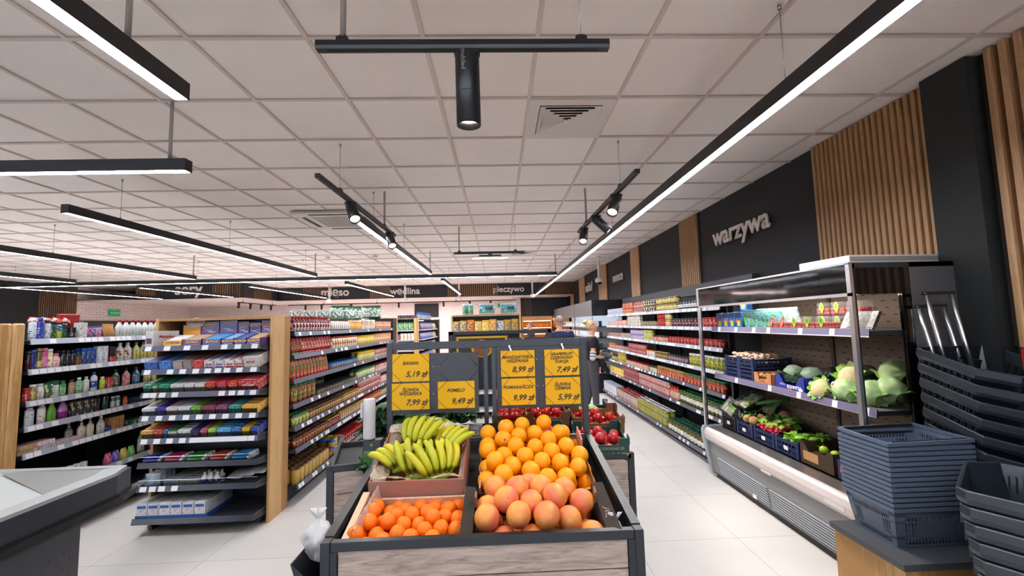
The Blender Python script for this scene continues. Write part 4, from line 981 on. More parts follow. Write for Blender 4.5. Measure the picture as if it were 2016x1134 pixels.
for k in range(9):
    q, w = k % 3, k//3; p.put((X(.74+.09*q), eyf+.09+.05*w+.02*q, EC_Z[6]+.012+.012*q), (R(-70), 0, R(-12+8*q)), 'crumpled white gauze packet lying on the seventh shelf', 'gauze packets')
# bottom shelf: plaster boxes in a blue tray
for k in range(6):
    x0 = X(.005+.095*k) if k < 4 else X(.39+.1*(k-4))
    x1 = x0+.085
    m = pmat('plaster', 'd9dade', 'dfe0e4', 'b87850', .25, .55, .12, None, scale=60)
    b = MB(); b.box(-.041, .041, -.019, .019, 0, .115, m, .001); b.box(-.034, .034, -.0202, -.019, .078, .1, mat('t_2f5fae', '2f5fae', .5))
    o = b.obj('plaster_box'); tag(o, '', 'box'); p = Proto(o)
    lab = 'white plaster box with blue label in the %s column, bottom shelf' % ('first', 'second', 'third', 'fourth', 'fifth', 'sixth')[k]
    for q in range(9): p.put((x0+.042, eyf+.005+q*.04, EC_Z[7]-.004), 0, lab, lab)
t = MB(); t.box(X(.0), X(.6), eyf-.017, eyf-.0155, EC_Z[7]-.007, EC_Z[7]+.02, mat('t_2f5fae', '2f5fae', .5)); t.box(X(.6), X(.6)+.0015, eyf-.017, eyf+.35, EC_Z[7]-.007, EC_Z[7]+.025, mat('t_2f5fae', '2f5fae', .5)); t.box(X(0), X(.6), eyf-.017, eyf+.35, EC_Z[7]-.0075, EC_Z[7]-.0045, mat('t_2f5fae', '2f5fae', .5))
tag(t.obj('display_tray'), 'low blue cardboard tray under the plaster boxes', 'tray')

# ------------------------------------------------------------------ toiletries shelving (left) and its oak end panel
TG = Gondola('toiletries_shelving', 'toiletries and detergent shelving to the left of the medicine end display', -3.60, -4.05, 3.35, 7.1, [1.59, 1.358, 1.118, .93, .728, .43, .17], 1, -3.72, 1.62, 'toiletries', lip=LIPL, bays=.9375, dense=[.5, .75, .8, .65, .7, .6, .3], lips_x=[-3.6, -3.6, -3.6, -3.6, -3.6, -3.58, -3.55])
t = thing('oak_end_panel', 'oak end panel with a grooved face at the left edge of the photo', 'end panel', (-3.6, 3.2, 0))
b = MB()
for k in range(2): b.box(-.45+k*.0, .01, -.03-.24*k, .03-.24*k, 0, 1.72, OAK, .006) if False else None
for k, (y0, y1) in enumerate(((2.9, 2.98), (2.985, 3.065), (3.07, 3.15), (3.155, 3.235), (3.24, 3.32))): b.box(-.03, .0, y0-3.2, y1-3.2, 0, 1.715, OAK, .01)
kid(b, 'panel', t); b = MB(); b.box(-.5, -.03, .08, .14, 0, 1.7, SIGNM); kid(b, 'back_panel', t)
Cc = lambda d, sh: '%s, %s shelf of the toiletries shelving' % (d, sh)
SH = ['top', 'second', 'third', 'fourth', 'fifth', 'sixth', 'bottom']
WARP = ((3.36, 3.37), (3.50, 3.431), (3.58, 3.485), (3.72, 3.573), (3.86, 3.656), (4.0, 3.745), (4.11, 3.813), (4.34, 4.0), (4.48, 4.108), (4.82, 4.42), (5.1, 4.75))
def wy(y):
    for (a, p), (c, q) in zip(WARP, WARP[1:]):
        if y <= c: return p+(y-a)*(q-p)/(c-a)
    return q+(y-c)
def cs(p, si, a, c, pitch, d, **k): TG.run(p, si, wy(a), wy(c), pitch*.8, Cc(d, SH[si]), scale=(.8, .9, 1), **k)
# top
cs(bottle('nivea', 'lotion_bottle', .032, .17, 'white', 'cfd6e2', 'dfe4ec', '26308a', None, neck=.75, rn=.5, sy=.7), 0, 3.36, 3.50, .07, 'pale lotion bottle with dark blue mark')
cs(bottle('bluegel', 'shower_gel', .032, .18, 'blue', '26308a', '3a4ab0', 'c8d4ee', None, neck=.75, rn=.5, sy=.7), 0, 3.50, 3.58, .075, 'deep blue shower gel')
cs(bottle('whtgel', 'shower_gel', .03, .16, 'black', 'c9d0d6', 'dfe4ea', '30506a', None, neck=.75, rn=.6, sy=.7), 0, 3.58, 3.66, .075, 'silver-white shower gel with black cap')
cs(bottle('greenblk', 'shampoo_bottle', .03, .15, 'black', '1f4a30', '2c5c3a', 'c4d84a', None, neck=.75, rn=.6, sy=.7), 0, 3.66, 3.72, .06, 'green shampoo with black cap')
cs(bottle('yelshamp', 'shampoo_bottle', .03, .14, 'black', 'b8bf2e', '2a5ca0', 'e6e64a', None, neck=.8, rn=.6, sy=.7, z0=.5, z1=.85), 0, 3.72, 3.79, .065, 'yellow and blue shampoo')
cs(bottle('blkgr', 'shampoo_bottle', .03, .15, 'black', '22241f', '2e5a3c', '4a90b8', None, neck=.8, rn=.6, sy=.7), 0, 3.79, 3.86, .065, 'black shampoo with green label')
cs(can('blkjar', 'hair_product_tin', .032, .10, '1c1a1c', '1c1a1c', 'd8d8d8', None, 'black', z0=.3, z1=.6), 0, 3.87, 4.0, .066, 'black cylindrical hair product')
cs(carton('whtwip', 'wet_wipes_pack', .085, .06, .14, 'd2d2d0', 'dedcda', '3a3c44', None), 0, 4.0, 4.11, .1, 'white and grey wipes pack')
cs(pouch('navypad', 'pads_packet', .22, .11, .09, '22305a', '2c3c6e', 'b8c0d8', 'b8405c'), 0, 4.12, 4.34, .21, 'dark navy packet', r=.05)
cs(pouch('brnpad', 'pads_packet', .14, .13, .09, 'a8702e', 'b8803c', '8a5420', None), 0, 4.34, 4.48, .13, 'orange-brown packet', r=.05)
wht = bottle('detw', 'detergent_bottle', .045, .17, 'red', 'd9dcdc', 'dfe2e0', '3f8a4a', None, neck=.55, rn=.32, sy=.6); cs(wht, 0, 4.50, 5.5, .09, 'white detergent bottle with red cap', r=.04)
for k in range(9):
    b = None
p = pouch('redpk', 'sweets_packet', .13, .05, .06, 'b82a20', 'c8382c', 'f0d8d0', 'e8e0dc')
for k in range(4): p.put((-3.72, 3.50+k*.075, 1.715), (0, R(6), PI/2+.2*k), 'shiny red packet lying on top of the shampoo bottles', 'red packets on the toiletries')
b = MB(); b.box(-.07, .07, -.02, .02, 0, .12, mat('red_gift', 'a02a2c', .45), .004); b.text('7', .05, mat('t_c85a58', 'c85a58', .5), TM((0, -.021, .04), PI/2)); tag(b.obj('red_carton', loc=(-3.76, 3.78, 1.68), rot=(R(8), 0, R(70))), 'red carton standing tilted on top of the black tins', 'box')
# second
cs(bottle('dk2', 'deodorant_can', .024, .15, 'black', '1c1a20', '2c1a20', 'a83a3a', None, rn=.8, neck=.8), 1, 3.37, 3.43, .055, 'black deodorant can with red ring')
cs(bottle('dkb2', 'deodorant_can', .024, .16, 'blue', '20246a', '2c3288', 'c0c8e0', None, rn=.8, neck=.8), 1, 3.43, 3.50, .055, 'navy deodorant can')
cs(bottle('gold2', 'deodorant_can', .024, .17, 'gold', '9a8248', 'b89a58', '33302c', None, rn=.8, neck=.8), 1, 3.51, 3.57, .055, 'golden deodorant can')
cs(bottle('pink2', 'deodorant_can', .026, .17, 'pink', 'c8508a', 'd883a8', 'f0d8e6', None, rn=.8, neck=.8), 1, 3.57, 3.63, .058, 'pink deodorant can')
cs(bottle('ylw2', 'deodorant_can', .026, .16, 'white', 'd8c8a0', 'e6dcd0', '33303c', 'e0b83a', rn=.8, neck=.8), 1, 3.63, 3.69, .058, 'cream and yellow deodorant can')
cs(bottle('pnk3', 'lotion_bottle', .038, .12, 'pink', 'dfb4b0', 'e6c4c0', 'a83a4a', None, rn=.5, neck=.65, sy=.7), 1, 3.70, 3.79, .085, 'pink lotion bottle')
cs(bottle('blk4', 'perfume_bottle', .026, .14, 'black', '17161a', '22202a', '6a6a72', None, rn=.5, neck=.7), 1, 3.8, 4.0, .05, 'black perfume bottle', rows=2)
cs(can('brn2', 'hair_product_tin', .03, .09, '3a2a1a', '5c4020', 'c8a468', None, 'brown'), 1, 4.0, 4.07, .065, 'brown hair product tin')
cs(bottle('clr2', 'hair_spray', .026, .15, 'blue', '2a5a90', '26468a', 'd8e0ea', None, rn=.7, neck=.8), 1, 4.08, 4.25, .055, 'blue hair spray', rows=2)
cs(carton('wht22', 'hair_dye_carton', .06, .05, .16, 'd2d6de', 'dce0e6', '26408a', None), 1, 4.25, 4.38, .064, 'white and blue carton')
cs(carton('blkred', 'hair_dye_carton', .06, .05, .15, '2a1a1c', 'b81f20', 'e8dcd8', None, z0=.0, z1=.4), 1, 4.38, 4.50, .062, 'black and red carton')
cs(bottle('det2', 'detergent_bottle', .05, .18, 'white', 'd8dcd8', 'dfe4dc', '2c8a5a', 'b8402c', neck=.6, rn=.32, sy=.6), 1, 4.52, 4.7, .09, 'white liquid detergent with green ring', r=.045)
cs(bottle('det3', 'detergent_bottle', .045, .18, 'gold', 'd8d4b8', 'e2d87a', '4a4a28', None, neck=.6, rn=.32, sy=.6), 1, 4.72, 5.1, .09, 'white and yellow cleaner with golden cap', r=.045)
# third
cs(bottle('r3', 'oil_bottle', .03, .11, 'red', '8f1f20', 'a82a28', 'd8a0a0', None, rn=.6), 2, 3.36, 3.44, .06, 'dark red gel bottle')
cs(bottle('o3', 'oil_bottle', .032, .13, 'white', '8a7a34', 'a8904a', 'e6dca8', None, rn=.6), 2, 3.44, 3.54, .07, 'olive-gold lotion bottle')
cs(bottle('w3', 'lotion_bottle', .032, .13, 'white', 'd4d4cc', 'dedcd4', '8a4a3a', None, rn=.6), 2, 3.54, 3.61, .068, 'white lotion bottle with small emblem')
cs(carton('g3', 'soap_carton', .07, .05, .13, '17543a', '1f6446', 'd8763a', 'c8d4a8'), 2, 3.62, 3.70, .078, 'dark green carton with orange fruit')
cs(carton('gw3', 'soap_carton', .06, .05, .14, '1f5a3c', 'd8dcd4', '1d3c6a', None, z0=0, z1=.75), 2, 3.70, 3.78, .068, 'green and white carton')
cs(bottle('gr3', 'shampoo_bottle', .034, .13, 'green', '4f9a5c', '7cb87a', 'd8ecd0', None, neck=.72, rn=.5, sy=.65), 2, 3.79, 3.93, .07, 'fresh green shampoo bottle', rows=2)
cs(bottle('be3', 'shampoo_bottle', .03, .13, 'brown', 'b98a6a', 'cfa888', '8a5a3c', None, neck=.72, rn=.5, sy=.65), 2, 3.94, 4.02, .068, 'beige shampoo bottle')
cs(bottle('mi3', 'shampoo_bottle', .036, .14, 'white', '7cc89a', '9ad4ac', '2c5a3c', None, neck=.7, rn=.4, sy=.65), 2, 4.02, 4.13, .08, 'mint green shower gel')
cs(bottle('wy3', 'cleaner_bottle', .03, .14, 'white', 'cfd2ca', 'dcdcd4', 'c8b04a', None, neck=.7, rn=.4, sy=.65), 2, 4.13, 4.2, .066, 'translucent white bottle')
cs(bottle('wb3', 'cleaner_bottle', .036, .17, 'blue', 'd2d6da', '2a4a9c', 'd8dce6', None, neck=.7, rn=.36, sy=.65, z0=.2, z1=.55), 2, 4.2, 4.3, .08, 'white cleaner with blue cap and round label')
cs(bottle('ly3', 'cleaner_bottle', .03, .12, 'white', 'b8d43a', 'c8dc5a', '4f7a1f', None, neck=.7, rn=.5, sy=.65), 2, 4.31, 4.39, .07, 'lime yellow cleaner')
cs(carton('rd3', 'soap_carton', .055, .05, .11, 'b01f22', 'c02c2c', 'e8d8d4', None), 2, 4.39, 4.46, .062, 'red carton with white foot')
for c, l, y in (('1f6a44', 'green', 4.48), ('cf7f8a', 'pink', 4.60), ('1a7a9a', 'teal', 4.72)):
    cs(bottle('dish'+c, 'dish_soap_bottle', .046, .17, 'black', c, c, 'e6e6e2', 'c83a4a', neck=.6, rn=.26, sy=.6), 2, y, y+.1, .1, l+' dish soap bottle with black cap', r=.04)
cs(bottle('wy33', 'cleaner_bottle', .045, .16, 'gold', 'd8d2ae', 'dcd07a', '4a4a28', None, neck=.6, rn=.3, sy=.6), 2, 4.86, 5.1, .1, 'cream cleaner with golden cap', r=.045)
# fourth
cs(bottle('nv4', 'lotion_bottle', .038, .145, 'white', 'd9dce0', 'dfe2e6', '1f2a70', None, neck=.8, rn=.5, sy=.55, z0=.5, z1=.7), 3, 3.36, 3.56, .085, 'tall white lotion bottle with dark oval mark', r=.03)
cs(bottle('wv4', 'lotion_bottle', .038, .15, 'white', 'd9dcde', 'e0dcdc', 'b83a4a', None, neck=.8, rn=.5, sy=.55), 3, 3.57, 3.66, .085, 'white lotion bottle with red swoosh', r=.03)
cs(bottle('gp4', 'softener_bottle', .045, .165, 'white', '7cba4a', '5cae3a', 'c02a5a', None, neck=.5, rn=.34, sy=.6, z0=.1, z1=.6), 3, 3.68, 3.81, .12, 'white and green softener with red swirl', r=.035)
cs(bottle('pp4', 'softener_bottle', .048, .165, 'purple', 'b87ab8', '8a2a7a', 'c8388a', None, neck=.5, rn=.34, sy=.6, z0=.05, z1=.4), 3, 3.82, 3.95, .12, 'purple softener bottle', r=.035)
cs(carton('nv44', 'aftershave_carton', .07, .05, .14, '1d2740', '24304e', '6a7aa0', 'c8a840'), 3, 3.97, 4.24, .075, 'navy aftershave carton', rows=2)
cs(bottle('bo4', 'shower_gel', .03, .15, 'black', '20242a', '24343c', 'd8682c', None, neck=.8, rn=.6, sy=.7), 3, 4.26, 4.33, .065, 'black shower gel with orange sign')
cs(bottle('bg4', 'shower_gel', .03, .15, 'dgreen', '1f2f2a', '24443c', '5aa86a', None, neck=.8, rn=.6, sy=.7), 3, 4.36, 4.44, .065, 'black-green shower gel')
cs(bottle('wt4', 'roll_on_deodorant', .022, .11, 'white', '2a6a6a', 'd8dcdc', '2a5a5a', None, rn=.7, neck=.75), 3, 4.47, 4.58, .05, 'small teal roll-on with white label')
cs(bottle('or4x', 'roll_on_deodorant', .022, .09, 'orange', 'd2602a', 'd8702c', 'f0dcc8', None, rn=.7, neck=.75), 3, 4.6, 4.68, .05, 'small orange roll-on')
cs(carton('flat4', 'tights_packet', .2, .15, .03, '1c3048', '2a4a68', 'a8b8c8', None), 3, 4.7, 5.1, .21, 'flat dark blue packet', r=.1, stack=2, sh=.031)
# fifth
for k, c in enumerate(('a88a90', 'c8a0a4', 'c8bcc4', 'e0c8d0')):
    cs(carton('tp5%d' % k, 'toothpaste_box', .19, .045, .035, c, ['c8b078', 'e6dce0', 'd0ccd4', 'e0b8c4'][k], ['a82a4a', '6a3a5a', '5a5a6a', 'a84a6a'][k], None), 4, 3.37+k*.18, 3.55+k*.18, .19, '%s toothpaste box' % ('yellow and pink', 'white and plum', 'silver', 'pale pink')[k], rows=2, rp=.05, stack=1+(k < 2), sh=.036, r=.025)
p = pump('pmp1', 'soap_dispenser', .036, .15, '8f9090', 'a8a8a4', '6a6a6a'); cs(p, 4, 4.0, 4.1, .08, 'greyish pump bottle', inset=.05, r=.035)
p = pump('pmp2', 'soap_dispenser', .04, .16, 'd9d4c4', 'e4dec8', 'b8a870'); cs(p, 4, 4.1, 4.3, .095, 'cream pump bottle with yellow flower label', r=.04)
cs(bottle('wd5', 'lotion_bottle', .042, .16, 'white', 'c9ccca', 'd9dad4', '4a5a4a', None, neck=.5, rn=.3, sy=.6), 4, 4.32, 4.42, .1, 'white teardrop bottle', r=.035)
cs(carton('gold5', 'cream_carton', .15, .1, .06, 'b8884a', 'c89a58', '5a3a2a', None), 4, 4.48, 4.64, .16, 'golden cream carton', stack=2, sh=.061, r=.06)
cs(carton('bl5', 'cream_carton', .08, .06, .05, '2a3a8a', '3a4aa0', 'c8d0e6', None), 4, 4.42, 4.48, .06, 'small blue carton', r=.05)
cs(carton('tg5', 'notebook_pack', .16, .2, .05, '2f6a5c', '3a7a6a', 'dcc860', 'c8dcd4'), 4, 4.72, 4.9, .18, 'teal and yellow flat pack', r=.1)
cs(carton('or55', 'cream_carton', .1, .06, .08, 'c8602c', 'd8783c', 'f0dcc0', None), 4, 4.92, 5.1, .1, 'orange carton', r=.05)
# sixth, bottom
cs(can('caps6', 'mouthwash_bottle', .028, .10, 'c8ccd0', 'd8dadc', '5a6a7a', None, 'white'), 5, 3.95, 4.2, .062, 'pale bottle with white cap')
for k, c in enumerate(('d84a8a', '6a5ac8', 'd8c83a', '6ac84a')):
    cs(pouch('spg%d' % k, 'sponge_pack', .09, .10, .07, c, c, 'f0e8f0', None), 5, 4.42+k*.09, 4.51+k*.09, .09, '%s sponge pack' % ('pink', 'violet', 'yellow', 'lime')[k], r=.045)
cs(bottle('ajx', 'floor_cleaner', .045, .22, 'red', '8fc06a', 'd8dccc', 'c02a2a', None, neck=.6, rn=.3, sy=.6), 5, 4.8, 4.9, .1, 'green floor cleaner with red cap', r=.045)
cs(bottle('ajr', 'floor_cleaner', .045, .22, 'red', 'b8201f', 'c83a30', 'e8dcd8', None, neck=.6, rn=.3, sy=.6), 5, 4.92, 5.1, .1, 'red floor cleaner with red cap', r=.045)

# ------------------------------------------------------------------ checkout
t = thing('checkout_counter', 'grey checkout counter with steel belt deck and black bumper at lower left', 'checkout', (-2.55, 1.2, 0))
STEEL = mat('deck_steel', 'aeb0ae', .38, .5); DECK = mat('belt_deck', 'bfc4c2', .35, .2); BODY = mat('checkout_body', '4a4a50', .38, .3)
T = Matrix.Translation((2.55, -1.2, 0))
b = MB()
# deck rim: outer outline with chamfered far-right corner, sunken belt field
b.prism([(-2.0, -.6), (-2.0, 2.30), (-2.06, 2.44), (-2.85, 2.44), (-3.2, 2.35), (-3.2, -.6)], .86, .888, DECK, T)
b.prism([(-2.0, -.6), (-2.0, 2.30), (-2.06, 2.44), (-2.13, 2.38), (-2.09, 2.28), (-2.09, -.6)], .888, .9, STEEL, T)
b.prism([(-2.06, 2.44), (-2.85, 2.44), (-3.2, 2.35), (-3.2, 2.3), (-2.84, 2.40), (-2.12, 2.40)], .888, .9, STEEL, T)
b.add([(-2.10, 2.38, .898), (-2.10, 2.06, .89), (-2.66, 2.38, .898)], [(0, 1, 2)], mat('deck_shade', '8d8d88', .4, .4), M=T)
kid(b, 'deck', t)
b = MB(); b.prism([(-1.995, -.6), (-1.995, 2.31), (-2.05, 2.455), (-3.2, 2.455), (-3.2, 2.42), (-2.08, 2.42), (-2.03, 2.3), (-2.03, -.6)], .79, .885, mat('checkout_fascia', '3c3c44', .3, .3), T); kid(b, 'fascia', t)
b = MB()
for z0, z1, o in ((.775, .79, .0), (.755, .775, .018), (.74, .755, .01)):
    b.prism([(-1.99+o, -.6), (-1.99+o, 2.32), (-2.045+o, 2.46+o), (-3.2, 2.46+o), (-3.2, 2.4), (-2.08, 2.4), (-2.03, 2.3), (-2.03, -.6)], z0, z1, mat('bumper_rubber', '121214', .5), T)
kid(b, 'bumper', t)
b = MB(); b.box(-3.1, -2.06, -.6, 2.2, .0, .74, BODY, .004, M=T)
for k in range(5):
    for q in range(4):
        if (k+q) % 2: b.cyl((-2.0605, 2.15-k*.03, .62-q*.035), (-2.058, 2.15-k*.03, .62-q*.035), .005, BLACK, n=8) if False else b.add([tuple((-2.0592, 2.15-k*.03+.0045*math.cos(a), .60-q*.035+.0045*math.sin(a))) for a in [i*PI/3 for i in range(6)]], [(0, 1, 2, 3, 4, 5)], BLACK, M=T)
kid(b, 'body', t)
# ------------------------------------------------------------------ rows of shelving farther back
def small_run(p, n, start, step, rot, label, group, rows=1, rstep=(0, 0, 0)):
    for i in range(n):
        for q in range(rows):
            p.put(tuple(start[k]+step[k]*i+rstep[k]*q for k in range(3)), rot, label, group)
# the far end of the food shelving: black perforated upright and oak panel
t = thing('shelf_end_panel', 'black perforated end upright with oak edge closing the food shelving', 'end panel', (-2.2, 7.95, 0))
b = MB(); b.box(-.27, .25, -.13, -.11, 0, 1.77, mat('perforated_black', '1d1f28', .5)); b.box(.2, .25, -.11, .1, 0, 1.77, MATS['perforated_black'])
for k in range(26): b.box(.2505, .251, -.07, -.05, .1+k*.063, .13+k*.063, BLACK)
kid(b, 'upright', t); b = MB(); b.box(-.27, .27, .1, .13, 0, 1.78, OAK, .003); kid(b, 'oak_panel', t)
# second row: end display and side shelving with coffee and sweets
t = thing('tea_end_display', 'narrow oak-framed end display with green cartons behind the food shelving', 'shelving unit', (-2.18, 10.0, 0))
b = MB(); b.box(-.31, -.27, -.2, .1, 0, 1.8, OAK); kid(b, 'side_panel', t); b = MB(); b.box(.21, .27, -.2, .1, 0, 1.8, OAK); kid(b, 'side_panel', t)
b = MB(); b.box(-.27, .21, .05, .08, 0, 1.78, SIGNM); kid(b, 'back_panel', t)
zz = [1.53, 1.30, 1.06, .8, .5, .2]
for z in zz: b = MB(); b.box(-.27, .21, -.24, .05, z-.03, z, LIPL); kid(b, 'shelf', t)
p = carton('zielona', 'tea_carton', .1, .06, .17, '2c7a2c', '3a8a34', 'e8ead8', 'd8dcd0'); small_run(p, 4, (-2.37, 9.82, 1.53), (.112, 0, 0), 0, 'green tea carton on the narrow end display', 'green tea cartons')
p = carton('navyb', 'coffee_carton', .07, .1, .07, '2a2a40', '35354e', '6a6a80'); small_run(p, 6, (-2.34, 9.98, 1.8), (.075, 0, 0), 0, 'dark navy carton on top of the narrow end display', 'navy cartons on the end display', 1)
b = MB(); b.box(-.3, .22, -.1, .08, 1.78, 1.798, OAKX); o = kid(b, 'top_board', t)
p = carton('wrb', 'sweets_carton', .07, .05, .15, 'd8d0c8', 'e0dcd4', 'b8442a', 'c8b070'); small_run(p, 4, (-2.24, 9.82, 1.30), (.08, 0, 0), 0, 'white and red sweets carton on the narrow end display', 'white and red cartons')
p = pouch('mgn', 'sweets_packet', .08, .14, .05, '7a2a5a', '8a3a6a', 'e0c8d0'); small_run(p, 2, (-2.4, 9.82, 1.30), (.08, 0, 0), 0, 'magenta sweets packet on the narrow end display', 'magenta packets')
p = carton('wrb2', 'sweets_carton', .07, .05, .15, 'd8c0b8', 'e0dcd4', 'b83a3a', 'd8a0a0'); small_run(p, 5, (-2.4, 9.82, 1.06), (.085, 0, 0), 0, 'pale red carton on the lower shelf of the narrow end display', 'pale red cartons')
t = thing('coffee_shelving', 'angled shelving with blue packets behind the narrow oak end display', 'shelving unit', (-1.83, 11.35, 0))
b = MB(); b.box(-.4, -.36, -1.2, 1.3, 0, 1.75, SIGNM); kid(b, 'back_panel', t)
for z in zz: b = MB(); b.box(-.37, .0, -1.2, 1.28, z-.03, z, LIPL); kid(b, 'shelf', t)
b = MB(); b.box(-.42, .03, 1.3, 1.34, 0, 1.78, SIGNM); b.box(-.42, .05, 1.34, 1.4, 0, 1.8, OAK); kid(b, 'end_panel', t)
for si, z in enumerate(zz[:4]):
    p = pouch('bluebag%d' % si, 'coffee_packet', .11, .16, .07, '1d2f86', '26409c', 'c8ccd8', ['c8a06a', 'd8d8e0', '3a5ac0', 'a8b0c8'][si])
    small_run(p, 15, (-1.9, 10.25, z), (0, .12, 0), PI/2, 'blue packet, %s shelf of the coffee shelving' % ('top', 'second', 'third', 'fourth')[si], 'blue packets shelf %d' % si)
    p = pouch('goldbag%d' % si, 'coffee_packet', .11, .15, .07, 'b89a5c', 'c8b078', '6a4a2a', 'e0d0a8')
    small_run(p, 4, (-1.9, 12.1, z), (0, .12, 0), PI/2, 'beige packet, %s shelf of the coffee shelving' % ('top', 'second', 'third', 'fourth')[si], 'beige packets shelf %d' % si)
p = bottle('topmix', 'drink_bottle', .035, .2, 'blue', '26408a', 'c8d0dc', 'b83a2a', '3a8a4a', parts=False); small_run(p, 12, (-2.0, 10.4, 1.77), (0, .17, 0), PI/2, 'blue-capped bottle on top of the coffee shelving', 'bottles on the coffee shelving')
# top of the medicine display: white packs and blue things behind the board
p = pouch('toppk', 'napkin_pack', .16, .11, .1, 'b8c4bc', 'd4d8d4', '3a5a4a', '5a7a6a')
for k in range(5): p.put((-2.52+k*.13, 5.3+.1*k, 1.74), .1*k, 'pale napkin pack on top of the shelving behind the medicine display', 'pale napkin packs')
b = MB(); b.box(-2.46, -2.38, 4.07, 7.79, 1.73, 1.745, OAKX); tag(b.obj('shelf_top_board'), 'oak board along the top of the food shelving', 'shelf board')
p = pouch('greenpk', 'toilet_paper_pack', .38, .24, .2, '2f5a34', 'dfe4dc', '2c4ca0', '4f9a4a')
for k, (x, y, z, r_, l) in enumerate(((-2.62, 7.1, 1.75, 10, 'leafy green'), (-2.6, 7.5, 1.75, 0, 'green and blue'), (-2.4, 8.0, 1.78, -4, 'teal-edged'))):
    p.put((x, y, z), R(r_), '%s toilet paper pack on top of the food shelving' % l, None)
p = pouch('redtop', 'crisps_packet', .18, .06, .1, 'b02a24', 'c03a30', '2c4a8a', 'd8d0c8')
for k in range(4): p.put((-3.0+.2*k, 4.3+.05*k, 1.60), (R(80), 0, .3*k), 'red crisps packet lying behind the medicine display', 'red packets behind the medicine display')
# half gondola carrying them (back side of the food shelving)
t = thing('snack_shelving', 'shelving on the hidden side of the food shelving', 'shelving unit', (-2.7, 5.9, 0))
b = MB(); b.box(-.25, .24, -1.8, 1.85, 0, 1.594, ANTH2); kid(b, 'carcass', t)

# ------------------------------------------------------------------ crisps end display
t = thing('crisps_end_display', 'oak-framed end display with a row of yellow crisps bags', 'shelving unit', (-.21, 7.6, 0))
b = MB(); b.box(-.63, -.6, -.2, .1, 0, 1.78, OAK); kid(b, 'side_panel', t); b = MB(); b.box(.57, .6, -.2, .1, 0, 1.78, OAK); kid(b, 'side_panel', t)
b = MB(); b.box(-.6, .57, -.2, .1, 1.76, 1.79, OAKX); kid(b, 'top_board', t); b = MB(); b.box(-.6, .57, .06, .1, 0, 1.76, ANTH2); kid(b, 'back_panel', t)
for z in (1.475, 1.15, .8, .45, .15): b = MB(); b.box(-.6, .57, -.27, .06, z-.03, z, WHITE); kid(b, 'shelf', t)
for k in range(9):
    c = ['c8962a', 'c89a30', 'd8761c', 'e0a81c', 'e6b020', 'd8a02c', 'c8b08a', 'd0a01a', 'cc9c18'][k]
    p = pouch('crisp%d' % k, 'crisps_bag', .135, .2+.012*(k % 3), .08, c, ['8a7a6a', '8f7c60', 'b05a1c', 'e6b83a', 'f0c83a', 'd8a050', 'd8dcd8', '9a8050', '9a7a4a'][k], '4a3220', ['d8c8a0', 'd8c8a0', 'e6b070', 'f0e0b0', 'f0e0a0', 'e8c890', '4a7ab0', 'c8a83a', 'c8a83a'][k])
    p.put((-.75+k*.129, 7.41, 1.475), 0, '%s of the nine yellow crisps bags, counted from the food shelving' % ('first', 'second', 'orange-topped third', 'fourth', 'fifth', 'sixth', 'white-labelled seventh', 'eighth', 'last')[k])
p = pouch('crlow', 'crisps_bag', .135, .2, .08, 'c89a2a', 'd8a83a', '5a3a20', 'e0c880')
for z in (1.15, .8): small_run(p, 8, (-.72, 7.43, z), (.135, 0, 0), 0, 'yellow crisps bag on the lower shelves, mostly hidden by the price frame', 'lower crisps bags')
TEAL = '2a8a92'
for k, (x, w, c, l) in enumerate(((-.6, .1, '2f8a5a', 'first small green-footed'), (-.5, .1, '3a9a64', 'second small green-footed'), (-.27, .28, TEAL, 'long teal'), (.12, .3, '2f8f9a', 'teal and grey'))):
    p = pouch('tp%d' % k, 'kitchen_roll_pack', w, .2, .16, 'c8d4d2', c, 'e8eeee', '3a9aa0'); p.put((x+(.06 if k > 1 else 0), 7.55, 1.79), 0, '%s paper roll pack on top of the crisps display' % l)
    if k > 1:
        b = MB(); b.text('mola', .07, mat('t_10222c', '10222c', .5), TM((x+.1, 7.462, 1.88), PI/2), 0, .004); tag(b.obj('pack_label'), 'dark pack lettering on the %s roll pack' % l, 'label')

# ------------------------------------------------------------------ back wall things
b = MB(); b.box(-.52, .52, -.04, 0, -.3, .3, mat('screen_black', '08080a', .6), .004); tag(b.obj('wall_screen', loc=(-3.15, YB-.01, 2.28)), 'black screen on the white brick wall above the blue packets', 'screen')
b = MB(); b.box(-.015, .015, -.2, .2, -.11, .11, mat('sign_green', '0e7a44', .5, emit=.35)); b.text('WYJŚCIE', .085, WHITE, TM((.0165, 0, -.03), PI/2, 0, PI/2)); tag(b.obj('exit_sign', loc=(XL+.05, 14.9, 2.33)), 'green exit sign on the white brick side wall', 'sign')
b = MB(); b.box(-.17, .17, -.015, .015, -.08, .08, MATS['sign_green']); b.box(-.05, .02, -.017, -.015, -.05, .05, WHITE); tag(b.obj('exit_sign', loc=(.13, YB-.06, 2.42)), 'small green exit sign above the roll packs', 'sign')
b = MB(); b.box(XL+.001, XL+.05, 13.7, 17.2, 2.02, 2.06, mat('rail_dark', '3a3434', .5)); b.box(XL+.001, XL+.02, 13.9, 16.9, 1.2, 2.02, MATS['rail_dark']); struct(b.obj('trim_15'))
# brick pillar by the corner
b = MB(); b.box(.55, .9, 17.0, YB, 0, ZB, BRICK); struct(b.obj('pillar_brick'))
